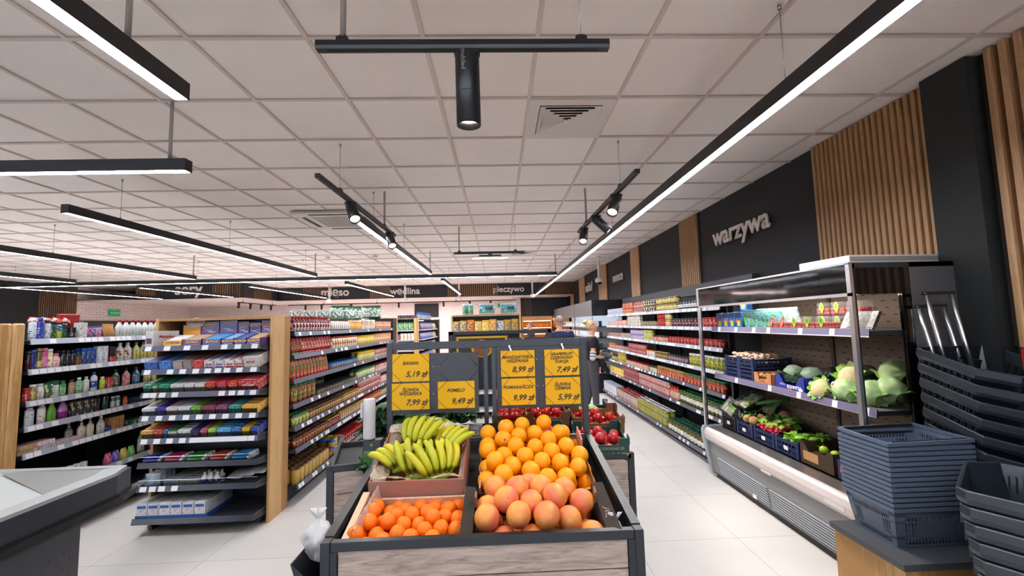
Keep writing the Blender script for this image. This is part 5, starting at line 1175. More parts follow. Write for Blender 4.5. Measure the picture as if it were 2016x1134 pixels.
# bakery rack
LAMPB = mat('bakery_light', 'ffd9a0', .5, emit=6)
t = thing('bakery_rack', 'warm-lit wooden bakery rack with loaves in the far corner', 'bakery rack', (1.55, 17.2, 0))
BW = wood('bakery_wood', 'b07a48', 'd8a468', .2, 'x')
b = MB(); b.box(-.62, -.58, -.25, .3, 0, 1.78, BW); b.box(.56, .6, -.25, .3, 0, 1.78, BW); b.box(-.6, .6, .26, .3, 0, 1.78, BW); b.box(-.62, .62, -.3, .3, 1.70, 1.88, BW); kid(b, 'carcass', t)
for z in (1.45, 1.2, .95, .7): b = MB(); b.box(-.58, .56, -.25, .26, z-.03, z, BW); kid(b, 'shelf', t)
b = MB(); b.box(-.55, .55, -.2, -.16, 1.68, 1.697, LAMPB); b.box(-.55, .55, -.22, -.2, 1.405, 1.419, LAMPB); b.box(-.55, .55, -.22, -.2, 1.155, 1.169, LAMPB); kid(b, 'light_strip', t)
BREAD = mat('bread_crust', 'b8763a', .7, noise=.35, nscale=14)
b = MB(); b.sph((0, 0, .045), (.09, .06, .05), BREAD, 12, 7); p = P_('bread_loaf', 'bread', b)
for z, nm in ((1.45, 'top'), (1.2, 'second'), (.95, 'third')):
    small_run(p, 6, (1.08, 17.12, z), (.19, 0, 0), .3, 'round loaf, %s shelf of the bakery rack' % nm, 'loaves %s shelf' % nm)
t = thing('bakery_rack', 'second warm-lit rack turned along the right wall beside the dairy fridges', 'bakery rack', (2.45, 16.9, 0))
b = MB(); b.box(-.2, .3, -.55, -.5, 0, 1.85, BW); b.box(-.2, .3, .5, .55, 0, 1.85, BW); b.box(.25, .3, -.5, .5, 0, 1.78, BW); b.box(-.2, .3, -.55, .55, 1.78, 1.9, BW); kid(b, 'carcass', t)
for z in (1.45, 1.2, .95): b = MB(); b.box(-.2, .25, -.5, .5, z-.03, z, BW); kid(b, 'shelf', t)
b = MB(); b.box(-.18, -.16, -.5, .5, 1.76, 1.779, LAMPB); kid(b, 'light_strip', t)
# dairy fridges along the right wall
t = thing('dairy_fridge', 'long grey-topped open dairy fridge along the right wall', 'refrigerator', (2.15, 12.7, 0))
HD = mat('fridge_header', '5a5453', .5); WI = mat('fridge_inner', 'c8ced2', .5)
b = MB(); b.box(.66, .7, -3.2, 3.3, 0, 2.05, WI); b.box(-.02, .7, -3.2, 3.3, 2.05, 2.1, HD); kid(b, 'back_panel', t)
b = MB(); b.box(-.03, .02, -3.2, 3.3, 1.74, 2.1, HD); b.box(-.034, -.028, -1.0, -.99, 1.74, 2.1, BLACK); b.box(-.034, -.028, 1.2, 1.21, 1.74, 2.1, BLACK); kid(b, 'header', t)
b = MB(); b.box(-.03, .7, -3.2, 3.3, 0, .42, mat('fridge_base_black', '18181c', .4), .01); kid(b, 'base', t)
b = MB(); b.box(-.03, .7, -3.23, -3.2, 1.74, 2.1, mat('fridge_end_black', '121216', .3)); b.box(-.04, -.015, -3.23, -3.2, .42, 1.74, CHROME); b.box(-.015, .7, -3.22, -3.21, .42, 1.74, GLASS); kid(b, 'end_panel', t)
for y in (-.99, 1.2): b = MB(); b.box(-.03, -.015, y-.015, y+.015, .42, 1.74, BLACK); kid(b, 'door_post', t)
DZ = [1.5, 1.25, 1.0, .74, .45]
for z in DZ: b = MB(); b.box(.1, .66, -3.19, 3.29, z-.02, z, WI); b.box(.09, .1, -3.19, 3.29, z-.035, z+.005, LIPL); kid(b, 'shelf', t)
b = MB(); b.box(.08, .12, -3.1, 3.2, 2.02, 2.045, mat('fridge_led', 'e6f2ff', .5, emit=14)); kid(b, 'light_strip', t)
for si, z in enumerate(DZ):
    for k in range(5):
        c, bd, ik = [('4f9ad8', 'd8e6f0', '2f6ab8'), ('dce0e2', 'e6e8e8', 'a8b84a'), ('b8d4e6', 'e6ecee', '3f78c0'), ('d8d8c0', 'e6e4d8', 'b84a3a'), ('e0e4e4', 'c84a4a', 'f0f0f0')][(k+si) % 5]
        p = carton('dairy%d%d' % (si, k), 'dairy_carton', .09, .07, .12, c, bd, ik, None)
        lab = '%s dairy carton, %s shelf of the dairy fridge, bay %s' % (('blue', 'white', 'pale blue', 'cream', 'white and red')[(k+si) % 5], ('top', 'second', 'third', 'fourth', 'lowest')[si], ('nearest', 'second', 'middle', 'fourth', 'farthest')[k])
        small_run(p, 9 if k < 3 else 5, (2.31, 9.56+k*1.28, z), (0, .115 if k < 3 else .2, 0), -PI/2, lab, lab)
# poster frame stand of the second fruit island
t = thing('price_board', 'rear black price frame with yellow borders between the fruit display and the crisps', 'price frame', (.1, 4.35, 0))
YEL = mat('price_yellow', 'ffc410', .5); BF = mat('frame_black', '232228', .5)
b = MB(); b.box(-.62, -.57, -.02, .02, 0, 1.55, BF); b.box(.40, .44, -.02, .02, 0, 1.55, BF); b.box(-.62, .44, -.02, .02, 1.515, 1.55, BF); kid(b, 'frame', t)
b = MB(); b.box(-.56, .0, .0, .01, 1.05, 1.5, BF); b.box(.02, .39, .0, .01, 1.05, 1.47, BF)
kid(b, 'panel', t)
b = MB()
for x0, x1 in ((-.54, -.02),): 
    b.box(x0, x1, -.006, 0, 1.475, 1.495, YEL); b.box(x0, x0+.02, -.006, 0, 1.1, 1.475, YEL); b.box(x1-.02, x1, -.006, 0, 1.1, 1.475, YEL)
b.add([(.11*math.cos(a)-.28, -.004, 1.37+.09*math.sin(a)) for a in [i*PI/8 for i in range(16)]], [tuple(range(16))], YEL)
b.add([(.085*math.cos(a)-.28, -.006, 1.355+.07*math.sin(a)) for a in [i*PI/8 for i in range(16)]], [tuple(range(16))], mat('poster_brown', '9a5a3c', .6))
kid(b, 'yellow_border', t)
b = MB()
for k in range(3): M = TM((.0+.09*k, -.05, 1.2), 0, R(28+6*k)); b.box(-.012, .012, -.004, .004, 0, .32-.04*k, mat('bamboo', 'b8925c', .6), M=M)
kid(b, 'lattice_strip', t)
# ------------------------------------------------------------------ fruit positions in the pile
ORANGES = [(-0.075, 2.385, 1.017), (0.026, 2.393, 1.042), (0.008, 2.315, 1.002), (0.094, 2.340, 1.009), (0.117, 2.418, 1.048), (0.183, 2.353, 1.015), (0.241, 2.425, 1.055), (0.317, 2.354, 1.014), (0.250, 2.296, 0.994), (-0.075, 2.308, 0.968), (-0.075, 2.218, 0.975), (0.010, 2.200, 0.951), (0.074, 2.257, 0.979), (0.117, 2.177, 0.949), (0.174, 2.242, 0.974), (0.255, 2.207, 0.960), (0.337, 2.247, 0.972), (0.395, 2.184, 0.943), (0.372, 2.103, 0.912), (0.287, 2.129, 0.927), (-0.036, 2.113, 0.954), (0.049, 2.124, 0.921), (0.198, 2.141, 0.934), (-0.075, 2.171, 0.898), (0.006, 2.046, 0.910), (-0.075, 2.068, 0.876), (0.081, 2.027, 0.864), (0.137, 2.078, 0.913), (0.213, 2.036, 0.889), (0.303, 2.041, 0.888), (-0.065, 2.027, 0.797), (-0.060, 2.133, 0.816), (-0.062, 2.240, 0.842), (-0.065, 2.328, 0.881), (-0.063, 2.432, 0.914), (0.025, 2.027, 0.793), (0.030, 2.121, 0.829), (0.033, 2.229, 0.857), (0.029, 2.331, 0.886), (0.026, 2.433, 0.895), (0.068, 2.435, 0.974), (0.132, 2.027, 0.790), (0.130, 2.121, 0.829), (0.127, 2.227, 0.857), (0.123, 2.332, 0.886), (0.121, 2.431, 0.902), (0.170, 2.435, 0.977), (0.221, 2.027, 0.800), (0.221, 2.122, 0.829), (0.225, 2.223, 0.857), (0.226, 2.331, 0.886), (0.215, 2.435, 0.890), (0.259, 2.435, 0.968), (0.322, 2.027, 0.800), (0.322, 2.119, 0.829), (0.319, 2.222, 0.857), (0.321, 2.328, 0.886), (0.323, 2.433, 0.904), (0.348, 2.435, 0.992), (0.415, 2.027, 0.800), (0.412, 2.122, 0.829), (0.415, 2.226, 0.857), (0.415, 2.328, 0.886), (0.415, 2.432, 0.914)]
N_OR = 30
GRAPEFRUITS = [(-0.035, 1.969, 0.881), (0.063, 1.930, 0.888), (0.126, 2.034, 0.866), (0.169, 1.940, 0.887), (0.276, 1.941, 0.872), (-0.067, 1.773, 0.838), (0.014, 1.836, 0.881), (0.061, 1.745, 0.856), (0.119, 1.837, 0.862), (0.174, 1.748, 0.849), (0.223, 1.849, 0.883), (0.270, 1.781, 0.816), (0.338, 1.858, 0.852), (0.001, 1.745, 0.761), (0.112, 1.745, 0.763), (0.357, 1.745, 0.768), (-0.067, 1.882, 0.830), (-0.057, 1.831, 0.737), (-0.051, 1.937, 0.741), (0.059, 1.745, 0.671), (0.071, 1.840, 0.742), (0.084, 1.937, 0.784), (0.215, 1.745, 0.701), (0.208, 1.838, 0.752), (0.210, 1.937, 0.790), (0.346, 1.844, 0.732), (0.347, 1.937, 0.782)]
N_GR = 17
MANDARINS = [(-0.588, 2.013, 0.803), (-0.527, 2.038, 0.802), (-0.473, 2.002, 0.804), (-0.432, 1.951, 0.805), (-0.351, 2.042, 0.803), (-0.373, 1.979, 0.806), (-0.307, 1.968, 0.804), (-0.245, 1.949, 0.805), (-0.204, 1.999, 0.800), (-0.588, 1.955, 0.774), (-0.555, 1.944, 0.829), (-0.496, 1.942, 0.801), (-0.458, 1.890, 0.812), (-0.513, 1.865, 0.790), (-0.555, 1.880, 0.837), (-0.588, 1.870, 0.781), (-0.552, 1.817, 0.821), (-0.588, 1.806, 0.767), (-0.588, 1.753, 0.805), (-0.476, 1.821, 0.820), (-0.417, 1.832, 0.797), (-0.393, 1.891, 0.810), (-0.352, 1.839, 0.791), (-0.321, 1.783, 0.795), (-0.296, 1.840, 0.822), (-0.253, 1.884, 0.801), (-0.193, 1.859, 0.801), (-0.257, 1.796, 0.794), (-0.193, 1.785, 0.791), (-0.368, 1.739, 0.789), (-0.426, 1.768, 0.793), (-0.513, 1.783, 0.782), (-0.474, 1.724, 0.787), (-0.282, 1.731, 0.786), (-0.540, 1.724, 0.772), (-0.330, 1.907, 0.811), (-0.578, 1.724, 0.690), (-0.575, 1.787, 0.707), (-0.578, 1.851, 0.719), (-0.572, 1.916, 0.725), (-0.513, 1.724, 0.695), (-0.511, 1.785, 0.717), (-0.513, 1.850, 0.727), (-0.511, 1.912, 0.745), (-0.448, 1.724, 0.700), (-0.447, 1.783, 0.729), (-0.450, 1.846, 0.743), (-0.446, 1.911, 0.748), (-0.382, 1.724, 0.700), (-0.382, 1.784, 0.726), (-0.385, 1.848, 0.735), (-0.381, 1.912, 0.748), (-0.317, 1.724, 0.698), (-0.317, 1.782, 0.729), (-0.318, 1.846, 0.736), (-0.316, 1.910, 0.747), (-0.252, 1.724, 0.700), (-0.252, 1.784, 0.727), (-0.253, 1.848, 0.741), (-0.251, 1.915, 0.744), (-0.188, 1.724, 0.696), (-0.188, 1.782, 0.726), (-0.188, 1.846, 0.737), (-0.188, 1.908, 0.757)]
N_MA = 36
# ------------------------------------------------------------------ fruit display stand
FX0, FX1, FY0, FY1 = -.685, .535, 1.665, 2.58
t = thing('fruit_stand', 'black-framed fruit stand with greyed pine boards in the centre foreground', 'display stand', ((FX0+FX1)/2, 1.67, 0))
FRM = mat('stand_black', '22252a', .42, .2)
T = Matrix.Translation((-(FX0+FX1)/2, -1.67, 0))
def zr(y): return .82+.148*(y-1.67)
b = MB()
for x0, x1 in ((FX0, FX0+.035), (FX1-.035, FX1)):
    b.box(x0, x1, 1.655, 1.70, 0, .822, FRM, .002, M=T)
b.box(FX0+.035, FX1-.035, 1.66, 1.69, .785, .82, FRM, .002, M=T); b.box(FX0+.035, FX1-.035, 1.66, 1.69, .2, .23, FRM, .002, M=T); c = MB(); c.box(FX0, FX0+.035, 2.54, 2.58, 0, .955, FRM, .002, M=T); c.box(FX1-.035, FX1, 2.54, 2.58, 0, .955, FRM, .002, M=T); c.box(FX0+.035, FX1-.035, 2.545, 2.575, .91, .95, FRM, .002, M=T); kid(c, 'rear_frame', t)
b.box(FX0+.035, FX0+.06, 1.66, 1.69, .23, .785, FRM, M=T); b.box(FX1-.06, FX1-.035, 1.66, 1.69, .23, .785, FRM, M=T)
kid(b, 'frame', t)
def slope_box(b, x0, x1, y0, y1, z0, z1, m, s=.148, ref=1.67):
    V = [(x, y, z+s*(y-ref)) for z in (z0, z1) for x, y in ((x0, y0), (x1, y0), (x1, y1), (x0, y1))]
    b.add(V, [(3, 2, 1, 0), (4, 5, 6, 7), (0, 1, 5, 4), (1, 2, 6, 5), (2, 3, 7, 6), (3, 0, 4, 7)], m, M=T)
for x0, x1 in ((FX0, FX0+.035), (FX1-.035, FX1)):
    b = MB(); slope_box(b, x0, x1, 1.70, 2.57, .788, .822, FRM); slope_box(b, x0+.012, x1-.012, 1.70, 2.54, .5, .79, FRM); kid(b, 'side_rail', t)
for k in range(5): b = MB(); z1 = .783-.108*k; b.box(FX0+.062, FX1-.062, 1.668, 1.684, z1-.103, z1, GREYWOOD, .001, M=T); kid(b, 'front_board', t)
b = MB(); slope_box(b, FX0+.035, FX1-.035, 1.69, 2.54, .64, .655, mat('tray_dark', '1d1d20', .6), .27, 1.68); b.box(FX0+.035, FX1-.035, 2.53, 2.545, .7, .94, MATS['tray_dark'], M=T); b.box(FX0+.04, FX1-.04, 1.686, 1.69, .24, .785, MATS['tray_dark'], M=T); kid(b, 'sloping_tray', t)
# price frame standing on the back of the stand
t = thing('price_holder', 'black price board stand with two dark boards above the fruit', 'price board', (-.07, 2.6, .955))
T2 = Matrix.Translation((.07, -2.6, -.955))
PF = mat('price_frame_metal', '2d2b30', .5)
b = MB(); b.box(-.685, -.65, 2.585, 2.61, .955, 1.52, PF, .002, M=T2); b.box(.50, .535, 2.585, 2.61, .955, 1.52, PF, .002, M=T2); b.box(-.65, .50, 2.585, 2.61, 1.475, 1.52, PF, .002, M=T2)
kid(b, 'frame', t)
for x in (-.10, -.05): b = MB(); b.box(x, x+.025, 2.60, 2.63, .955, 1.478, BLACK, M=T2); kid(b, 'post', t)
for x0, x1, z0, z1, tilt in ((-.645, -.13, 1.095, 1.452, 0), (-.02, .50, 1.108, 1.478, 1)):
    b = MB(); M = T2 @ Matrix.Translation(((x0+x1)/2, 2.575, z1)) @ Matrix.Rotation(R(tilt), 4, 'X')
    w = (x1-x0)/2; h = z1-z0; b.box(-w, w, -.002, .006, -h, 0, PF, .001, M=M)
    if x0 < -.5:      # empty holder, elastic bands only
        for (ax, az, bx, bz) in ((.02, -.08, .075, -.025), (.2, -.025, .25, -.08), (.02, -.12, .075, -.165), (.2, -.165, .25, -.115)):
            b.tube([(ax, -.004, az), (bx, -.004, bz)], .0012, BLACK, 5) if False else b.cyl(M @ Vector((ax, -.004, az)), M @ Vector((bx, -.004, bz)), .0013, BLACK, n=5)
    kid(b, 'board', t)
    for k in range(2):
        for q in range(2):
            c = MB(); c.cyl(M @ Vector((-.015+.035*k, -.005, -.08-q*.16)), M @ Vector((-.015+.035*k, -.001, -.08-q*.16)), .0035, WHITE, n=8); kid(c, 'pin', t)
INK = mat('price_ink', '4a3a22', .6)
def price_card(x0, x1, z0, z1, lines, price, pos):
    w, h = x1-x0, z1-z0
    o = MB(); o.box(-w/2, w/2, -.0015, 0, -h/2, h/2, YEL)
    zz = h*.5-.052-(.0 if len(lines) > 1 else .008)
    for k, s in enumerate(lines):
        o.text(s, .0265 if len(lines) < 3 else .024, INK, TM((-.003, -.0022, (.018 if len(lines) == 1 else (.042 if len(lines) == 3 else .03))-k*.0225), PI/2), .3, .001)
    o.text(price, .047, mat('price_ink_dark', '33261a', .6), TM((w*.42, -.0024, -h*.5+.028-(.008 if len(lines) == 3 else 0)), PI/2), .3, .0012, 0, 'RIGHT')
    for sx in (-1, 1):
        for sz in (-1, 1):
            o.cyl((sx*w*.5, -.003, sz*h*.17), (sx*w*.24, -.003, sz*h*.52), .0011, BLACK, n=5)
    ob = o.obj('price_card', loc=((x0+x1)/2, 2.566, (z0+z1)/2)); tag(ob, 'yellow price card reading %s %s' % (' '.join(lines), price), 'price card', 'yellow price cards'); return ob
price_card(-.645, -.425, 1.288, 1.452, ('BANAN',), '5,19 zł', 0)
price_card(-.648, -.425, 1.122, 1.278, ('ŚLIWKA', 'WĘGIERKA'), '7,99 zł', 0)
price_card(-.375, -.155, 1.122, 1.282, ('POMELO',), '9,49 zł', 0)
price_card(.006, .212, 1.298, 1.455, ('MANDARYNKA', 'HISZPANIA'), '8,99 zł', 0)
price_card(.272, .482, 1.298, 1.455, ('GRAPEFRUIT', 'CZERWONY', 'TURCJA'), '7,49 zł', 0)
price_card(.008, .212, 1.130, 1.288, ('POMARAŃCZA',), '9,99 zł', 0)
price_card(.272, .484, 1.126, 1.286, ('ŚLIWKA', 'CIEMNA'), '5,99 zł', 0)
for x, z, l in ((.06, 1.482, 'left'), (.38, 1.484, 'right')):
    b = MB(); b.box(-.004, .004, -.012, 0, -.03, .006, CHROME, .001); b.ring([(.009, -.004), (.009, .004)], CHROME, 10); tag(b.obj('metal_clip', loc=(x, 2.576, z), rot=(0, R(-20), 0)), '%s of the two metal clips on the top bar over the orange price cards' % l, 'clip')

# ---- fruit
def citrus(nm, cat, r, col, rough=.42, calyx=True, sticker=None, sss=.08, nz=.06):
    m = mat('peel_'+nm, col, rough, noise=nz, nscale=6, sss=sss, bump=.5, bscale=220)
    b = MB()
    def fn(v):
        k = 1-.05*max(0, v.z-.8)/.2*.9; return Vector((v.x, v.y, v.z*(.95)))
    b.sph((0, 0, 0), r, m, 24, 14, fn)
    b.ring([(r*.07, r*.93), (r*.05, r*.955)], mat('fruit_calyx', '6b6a2a', .7), 6)
    if sticker:
        b.ring([(r*.17, r*.0), (r*.15, .0012)], mat('sticker_'+sticker, sticker, .3), 12, .7, 1, M=TM((0, -r*.975, r*.12), PI/2+.12))
        b.ring([(r*.08, r*.0), (r*.07, .0016)], mat('sticker_white', 'd8d0d0', .3), 10, .7, 1, M=TM((0, -r*.976, r*.12), PI/2+.12))
    o = b.obj(nm); tag(o, '', cat); return Proto(o)
def pile(proto, P, n, lab, lab2, grp, seed):
    rnd = random.Random(seed)
    for k, q in enumerate(P):
        if k < n: proto.put(q, (rnd.uniform(0, 6), rnd.uniform(0, 6), rnd.uniform(0, 6)), lab(k, q), grp, rnd.uniform(.95, 1.0))
        else: proto.put(q, (rnd.uniform(0, 6), rnd.uniform(0, 6), 0), lab2, grp+', lower layer', rnd.uniform(.95, .99))
def where(x, y, xs, ys, xn, yn):
    i = min(range(len(xs)), key=lambda k: abs(x-xs[k])); j = min(range(len(ys)), key=lambda k: abs(y-ys[k])); return xn[i], yn[j]
def lb(kind, cx, cy, dx, dy):
    def f(k, q):
        a, c = where(q[0], q[1], [cx-dx, cx-dx/2, cx, cx+dx/2, cx+dx], [cy-dy, cy, cy+dy], ['outer left', 'left', 'middle', 'right', 'outer right'], ['front', 'middle', 'back'])
        return '%s in the %s row, %s part of its pile' % (kind, c, a)
    return f
op = citrus('orange', 'orange', .0455, 'fba806'); gp = citrus('grapefruit', 'grapefruit', .054, 'f3a24e', .33, nz=.1); 
def blush(m, c2):
    nt = m.node_tree; b = nt.nodes['Principled BSDF']; src = b.inputs['Base Color'].links[0].from_socket
    n = nt.nodes.new('ShaderNodeTexNoise'); n.inputs['Scale'].default_value = 11; n.inputs['Detail'].default_value = 1
    oi = nt.nodes.new('ShaderNodeObjectInfo'); tc = nt.nodes.new('ShaderNodeTexCoord'); ad = nt.nodes.new('ShaderNodeVectorMath'); nt.links.new(tc.outputs['Object'], ad.inputs[0]); nt.links.new(oi.outputs['Location'], ad.inputs[1]); nt.links.new(ad.outputs[0], n.inputs['Vector'])
    r = nt.nodes.new('ShaderNodeMapRange'); r.inputs[1].default_value = .42; r.inputs[2].default_value = .68; nt.links.new(n.outputs['Fac'], r.inputs[0])
    q = nt.nodes.new('ShaderNodeMix'); q.data_type = 'RGBA'; nt.links.new(r.outputs[0], q.inputs[0]); nt.links.new(src, q.inputs[6]); q.inputs[7].default_value = srgb(c2); nt.links.new(q.outputs[2], b.inputs['Base Color'])
blush(MATS['peel_grapefruit'], 'e27a58')
mp = citrus('mandarin', 'mandarin', .0335, 'f57c0c', .4)
STICK = ORANGES.pop(2); N_OR -= 1
pile(op, ORANGES, N_OR, lb('ripe orange', .17, 2.22, .2, .15), 'orange buried in the lower layer of the pile', 'oranges heaped at the back right', 3)
pile(gp, GRAPEFRUITS, N_GR, lb('pink-blushed grapefruit', .14, 1.86, .2, .12), 'grapefruit in the lower layer of its crate', 'grapefruits heaped in front of the oranges', 4)
pile(mp, MANDARINS, N_MA, lb('small bright mandarin', -.38, 1.86, .19, .12), 'mandarin in the lower layer of its crate', 'mandarins in the wooden crate', 5)
os_ = citrus('orange_sticker', 'orange', .0458, 'fba806', sticker='5a1a6a'); os_.o.name = 'orange'; os_.o.data.name = 'orange_stickered'
os_.put(STICK, (0, 0, .2), 'orange with a purple oval sticker at the back left of the pile')
# crates and cartons on the stand
def tilted(name, label, cat, x, y, z, rz=0): 
    t = thing(name, label, cat, (x, y, z)); t.rotation_euler = (math.atan(.27), 0, rz); return t
CARD = mat('cardboard', '94603f', .8, noise=.12, nscale=5); CARDD = mat('cardboard_dark', '2c231c', .8, noise=.2, nscale=9); PINEW = wood('crate_pine', 'cfae90', 'e6cdb6', .2, 'y', scale=6)
t = tilted('fruit_crate', 'light pine crate holding the mandarins', 'crate', -.385, 1.70, .662)
b = MB(); b.box(-.245, -.215, 0, .33, 0, .135, PINEW, .002); kid(b, 'side_board', t); b = MB(); b.box(.215, .243, 0, .33, 0, .135, PINEW, .002); b.box(.2149, .2435, .1, .102, .02, .11, BLACK); b.text('M', .03, BLACK, TM((.229, .11, .1352), 0, 0, R(80)), .2); kid(b, 'side_board', t)
b = MB(); b.box(-.215, .215, 0, .008, 0, .10, PINEW); b.box(-.215, .215, .32, .33, 0, .1, PINEW); b.box(-.215, .215, 0, .33, -.004, .002, PINEW); kid(b, 'end_board', t)
t = tilted('fruit_carton', 'dark printed carton holding the grapefruits', 'carton', .14, 1.70, .662)
def open_box(b, w, d, h, m, mi=None, th=.004, notch=True):
    mi = mi or m
    b.box(-w, w, 0, d, 0, th, mi)
    b.box(-w, -w+th, 0, d, 0, h, m); b.box(w-th, w, 0, d, 0, h, m); b.box(-w, w, 0, th, 0, h*.7, m); b.box(-w, w, d-th, d, 0, h*.8, m)
b = MB(); open_box(b, .265, .31, .15, CARDD, CARD); kid(b, 'box_body', t)
for s in (-1, 1):
    b = MB(); b.prism([(-.0, 0), (.055, .0), (.05, .30), (.0, .31)] if s > 0 else [(0, 0), (-.05, 0), (-.045, .31), (0, .31)], 0, .004, CARDD, TM((s*.262, 0, .146), 0, R(-12*s))); b.box(-.004, .004, .19, .23, 0, .05, CARD, M=TM((s*.255, 0, .14))); kid(b, 'flap', t)
b = MB(); b.text('maf', .04, mat('faded_print', '8a8070', .7), TM((.292, .1, .156), R(0), R(-12), R(80)), .2); kid(b, 'print', t)
t = tilted('fruit_carton', 'pinkish carton under the pile of oranges', 'carton', .16, 2.02, .75)
b = MB(); open_box(b, .27, .46, .125, CARD, CARD); kid(b, 'box_body', t)
b = MB(); b.box(.262, .268, .3, .44, .12, .175, mat('carton_pink', 'c88a80', .7)); b.box(-.268, -.262, 0, .12, .1, .13, MATS['carton_pink']); kid(b, 'flap', t)
# banana box with its plastic liner
t = tilted('banana_box', 'reddish-brown cardboard banana box lined with clear film', 'carton', -.395, 2.035, .752)
RC = mat('banana_card', '9c5a48', .7, noise=.1, nscale=6)
b = MB(); w, d = .215, .43
for pts in (((-w, 0), (w, 0), 0), ((w, 0), (w, d), 1), ((w, d), (-w, d), 2), ((-w, d), (-w, 0), 3)):
    (xa, ya), (xb, yb), k = pts; h = (.17, .17, .2, .2)[k]; h2 = (.17, .2, .2, .17)[k]
    n = Vector((yb-ya, xa-xb, 0)).normalized()*.006
    V = [(xa, ya, 0), (xb, yb, 0), (xb, yb, h2), (xa, ya, h)]; V2 = [(v[0]-n.x, v[1]-n.y, v[2]) for v in V]
    b.add(V+V2, [(0, 1, 2, 3), (7, 6, 5, 4), (0, 4, 5, 1), (2, 6, 7, 3), (1, 5, 6, 2), (3, 7, 4, 0)], RC)
b.box(-w, w, 0, d, 0, .005, RC); kid(b, 'box_body', t)
FILM = mat('clear_film', 'f2eee8', .12, trans=.0, alpha=.22, coat=.5)
FILM2 = mat('liner_film', 'f0e4d0', .2, alpha=.5)
def crumple(b, P, m, amp=.006, seed=1, nu=22, nv=8):
    """P(u,v) surface, wrinkled"""
    import mathutils.noise as N_
    def fn(u, v):
        p = Vector(P(u, v)); q = N_.noise_vector(p*38+Vector((seed, 0, 0))); q2 = N_.noise_vector(p*90+Vector((0, seed, 0))); return p+q*amp+q2*amp*.4
    b.grid(fn, nu, nv, m)
b = MB()
crumple(b, lambda u, v: (-.217+.434*u, -.004-.006*math.sin(v*3), .0+.178*v), FILM, .004, 1, 40, 14)
crumple(b, lambda u, v: (-.222+.006*v, .43*u, .0+(.15+.04*u)*v), FILM, .004, 2, 40, 14)
crumple(b, lambda u, v: (.222-.006*v, .43*u, .0+(.15+.05*u)*v), FILM, .004, 4, 40, 14)
kid(b, 'outer_film', t)
b = MB()
crumple(b, lambda u, v: (-.2+.4*u, .015+.05*v, .172-.03*v+.01*math.sin(u*9)), FILM2, .009, 5, 44, 10)
crumple(b, lambda u, v: (-.215+.06*v, .02+.41*u, .175+.02*u-.05*v+.012*math.sin(u*14)), FILM2, .010, 6, 44, 10)
crumple(b, lambda u, v: (.215-.03*v, .02+.41*u, .15+.055*u-.03*v), FILM2, .009, 7, 40, 8)
crumple(b, lambda u, v: (-.215+.43*u, .435-.04*v, .215-.03*v+.012*math.sin(u*11)), FILM2, .012, 8, 44, 8)
kid(b, 'liner', t)
# bananas: hands of curved fingers
BAN = None
def ban_mat():
    m, nt, bb = nodes_of('banana_peel'); N = nt.nodes.new; L = nt.links.new
    oi = N('ShaderNodeObjectInfo'); cr = N('ShaderNodeValToRGB'); cr.color_ramp.elements[0].color = srgb('a3b41c'); cr.color_ramp.elements[1].color = srgb('d9c61e')
    tc = N('ShaderNodeTexCoord'); n = N('ShaderNodeTexNoise'); n.inputs['Scale'].default_value = 9; L(tc.outputs['Object'], n.inputs['Vector'])
    a = N('ShaderNodeMath'); a.operation = 'MULTIPLY_ADD'; L(oi.outputs['Random'], a.inputs[0]); a.inputs[1].default_value = .6; L(n.outputs['Fac'], a.inputs[2])
    q = N('ShaderNodeMath'); q.operation = 'SUBTRACT'; L(a.outputs[0], q.inputs[0]); q.inputs[1].default_value = .35
    L(q.outputs[0], cr.inputs[0]); L(cr.outputs[0], bb.inputs['Base Color']); bb.inputs['Roughness'].default_value = .42
    return m
BAN = ban_mat(); BTIP = mat('banana_tip', '4a4218', .7); BST = mat('banana_stem', '8f9a2e', .6)
def banana_mesh(b, p0, d0, bend, L=.19, r=.0185, twist=0):
    """starts at the stem p0, leaves along d0 and curls towards bend"""
    p = Vector(p0); d = Vector(d0).normalized(); ax = d.cross(Vector(bend)).normalized(); pts = [p.copy()]; n = 11
    for i in range(n):
        d = Matrix.Rotation(R(95)/n, 3, ax) @ d; p = p+d*(L/n); pts.append(p.copy())
    rr = [r*.36, r*.4, r*.75, r*.95, r, r*1.02, r*1.02, r, r*.93, r*.75, r*.4, r*.2]
    secs = []
    for i, q in enumerate(pts):
        tng = (pts[min(i+1, n)]-pts[max(i-1, 0)]).normalized(); qt = tng.to_track_quat('Z', 'Y'); secs.append((q, rr[i], rr[i], qt))
    b.loft(secs[:3], BST, 7); b.loft(secs[1:11], BAN, 7); b.loft(secs[10:], BTIP, 7)
def hand(loc, rz, tilt, n, label, spread=.030, L=.19, seed=0):
    rnd = random.Random(seed); t = thing('banana_bunch', label, 'bananas', loc, 0, 'banana bunches in the lined box'); t.rotation_euler = (tilt, 0, rz)
    for k in range(n):
        a = (k-(n-1)/2); b = MB()
        banana_mesh(b, (a*spread*.55, 0, .0), (a*.16, .45, .5), (a*.05, 1, -1.1), L*rnd.uniform(.93, 1.05), .0185)
        b.mats and kid(b, 'banana', t)
    b = MB(); b.sph((0, -.004, -.002), (spread*n*.32, .016, .014), BST, 10, 6); kid(b, 'crown', t)
hand((-.30, 2.07, .905), R(35), R(58), 6, 'front right bunch of yellow-green bananas with their crown towards the camera', .042, .21, 1)
hand((-.40, 2.09, .905), R(8), R(62), 5, 'front middle bunch of greenish bananas', .044, .21, 2)
hand((-.30, 2.22, .965), R(-42), R(40), 5, 'right bunch leaning on the box wall', .038, .2, 3)
hand((-.50, 2.16, .92), R(50), R(30), 5, 'left bunch lying low along the film', .036, .2, 4)
hand((-.45, 2.25, .99), R(-25), R(55), 5, 'back bunch of bananas on top of the heap', .04, .2, 5)
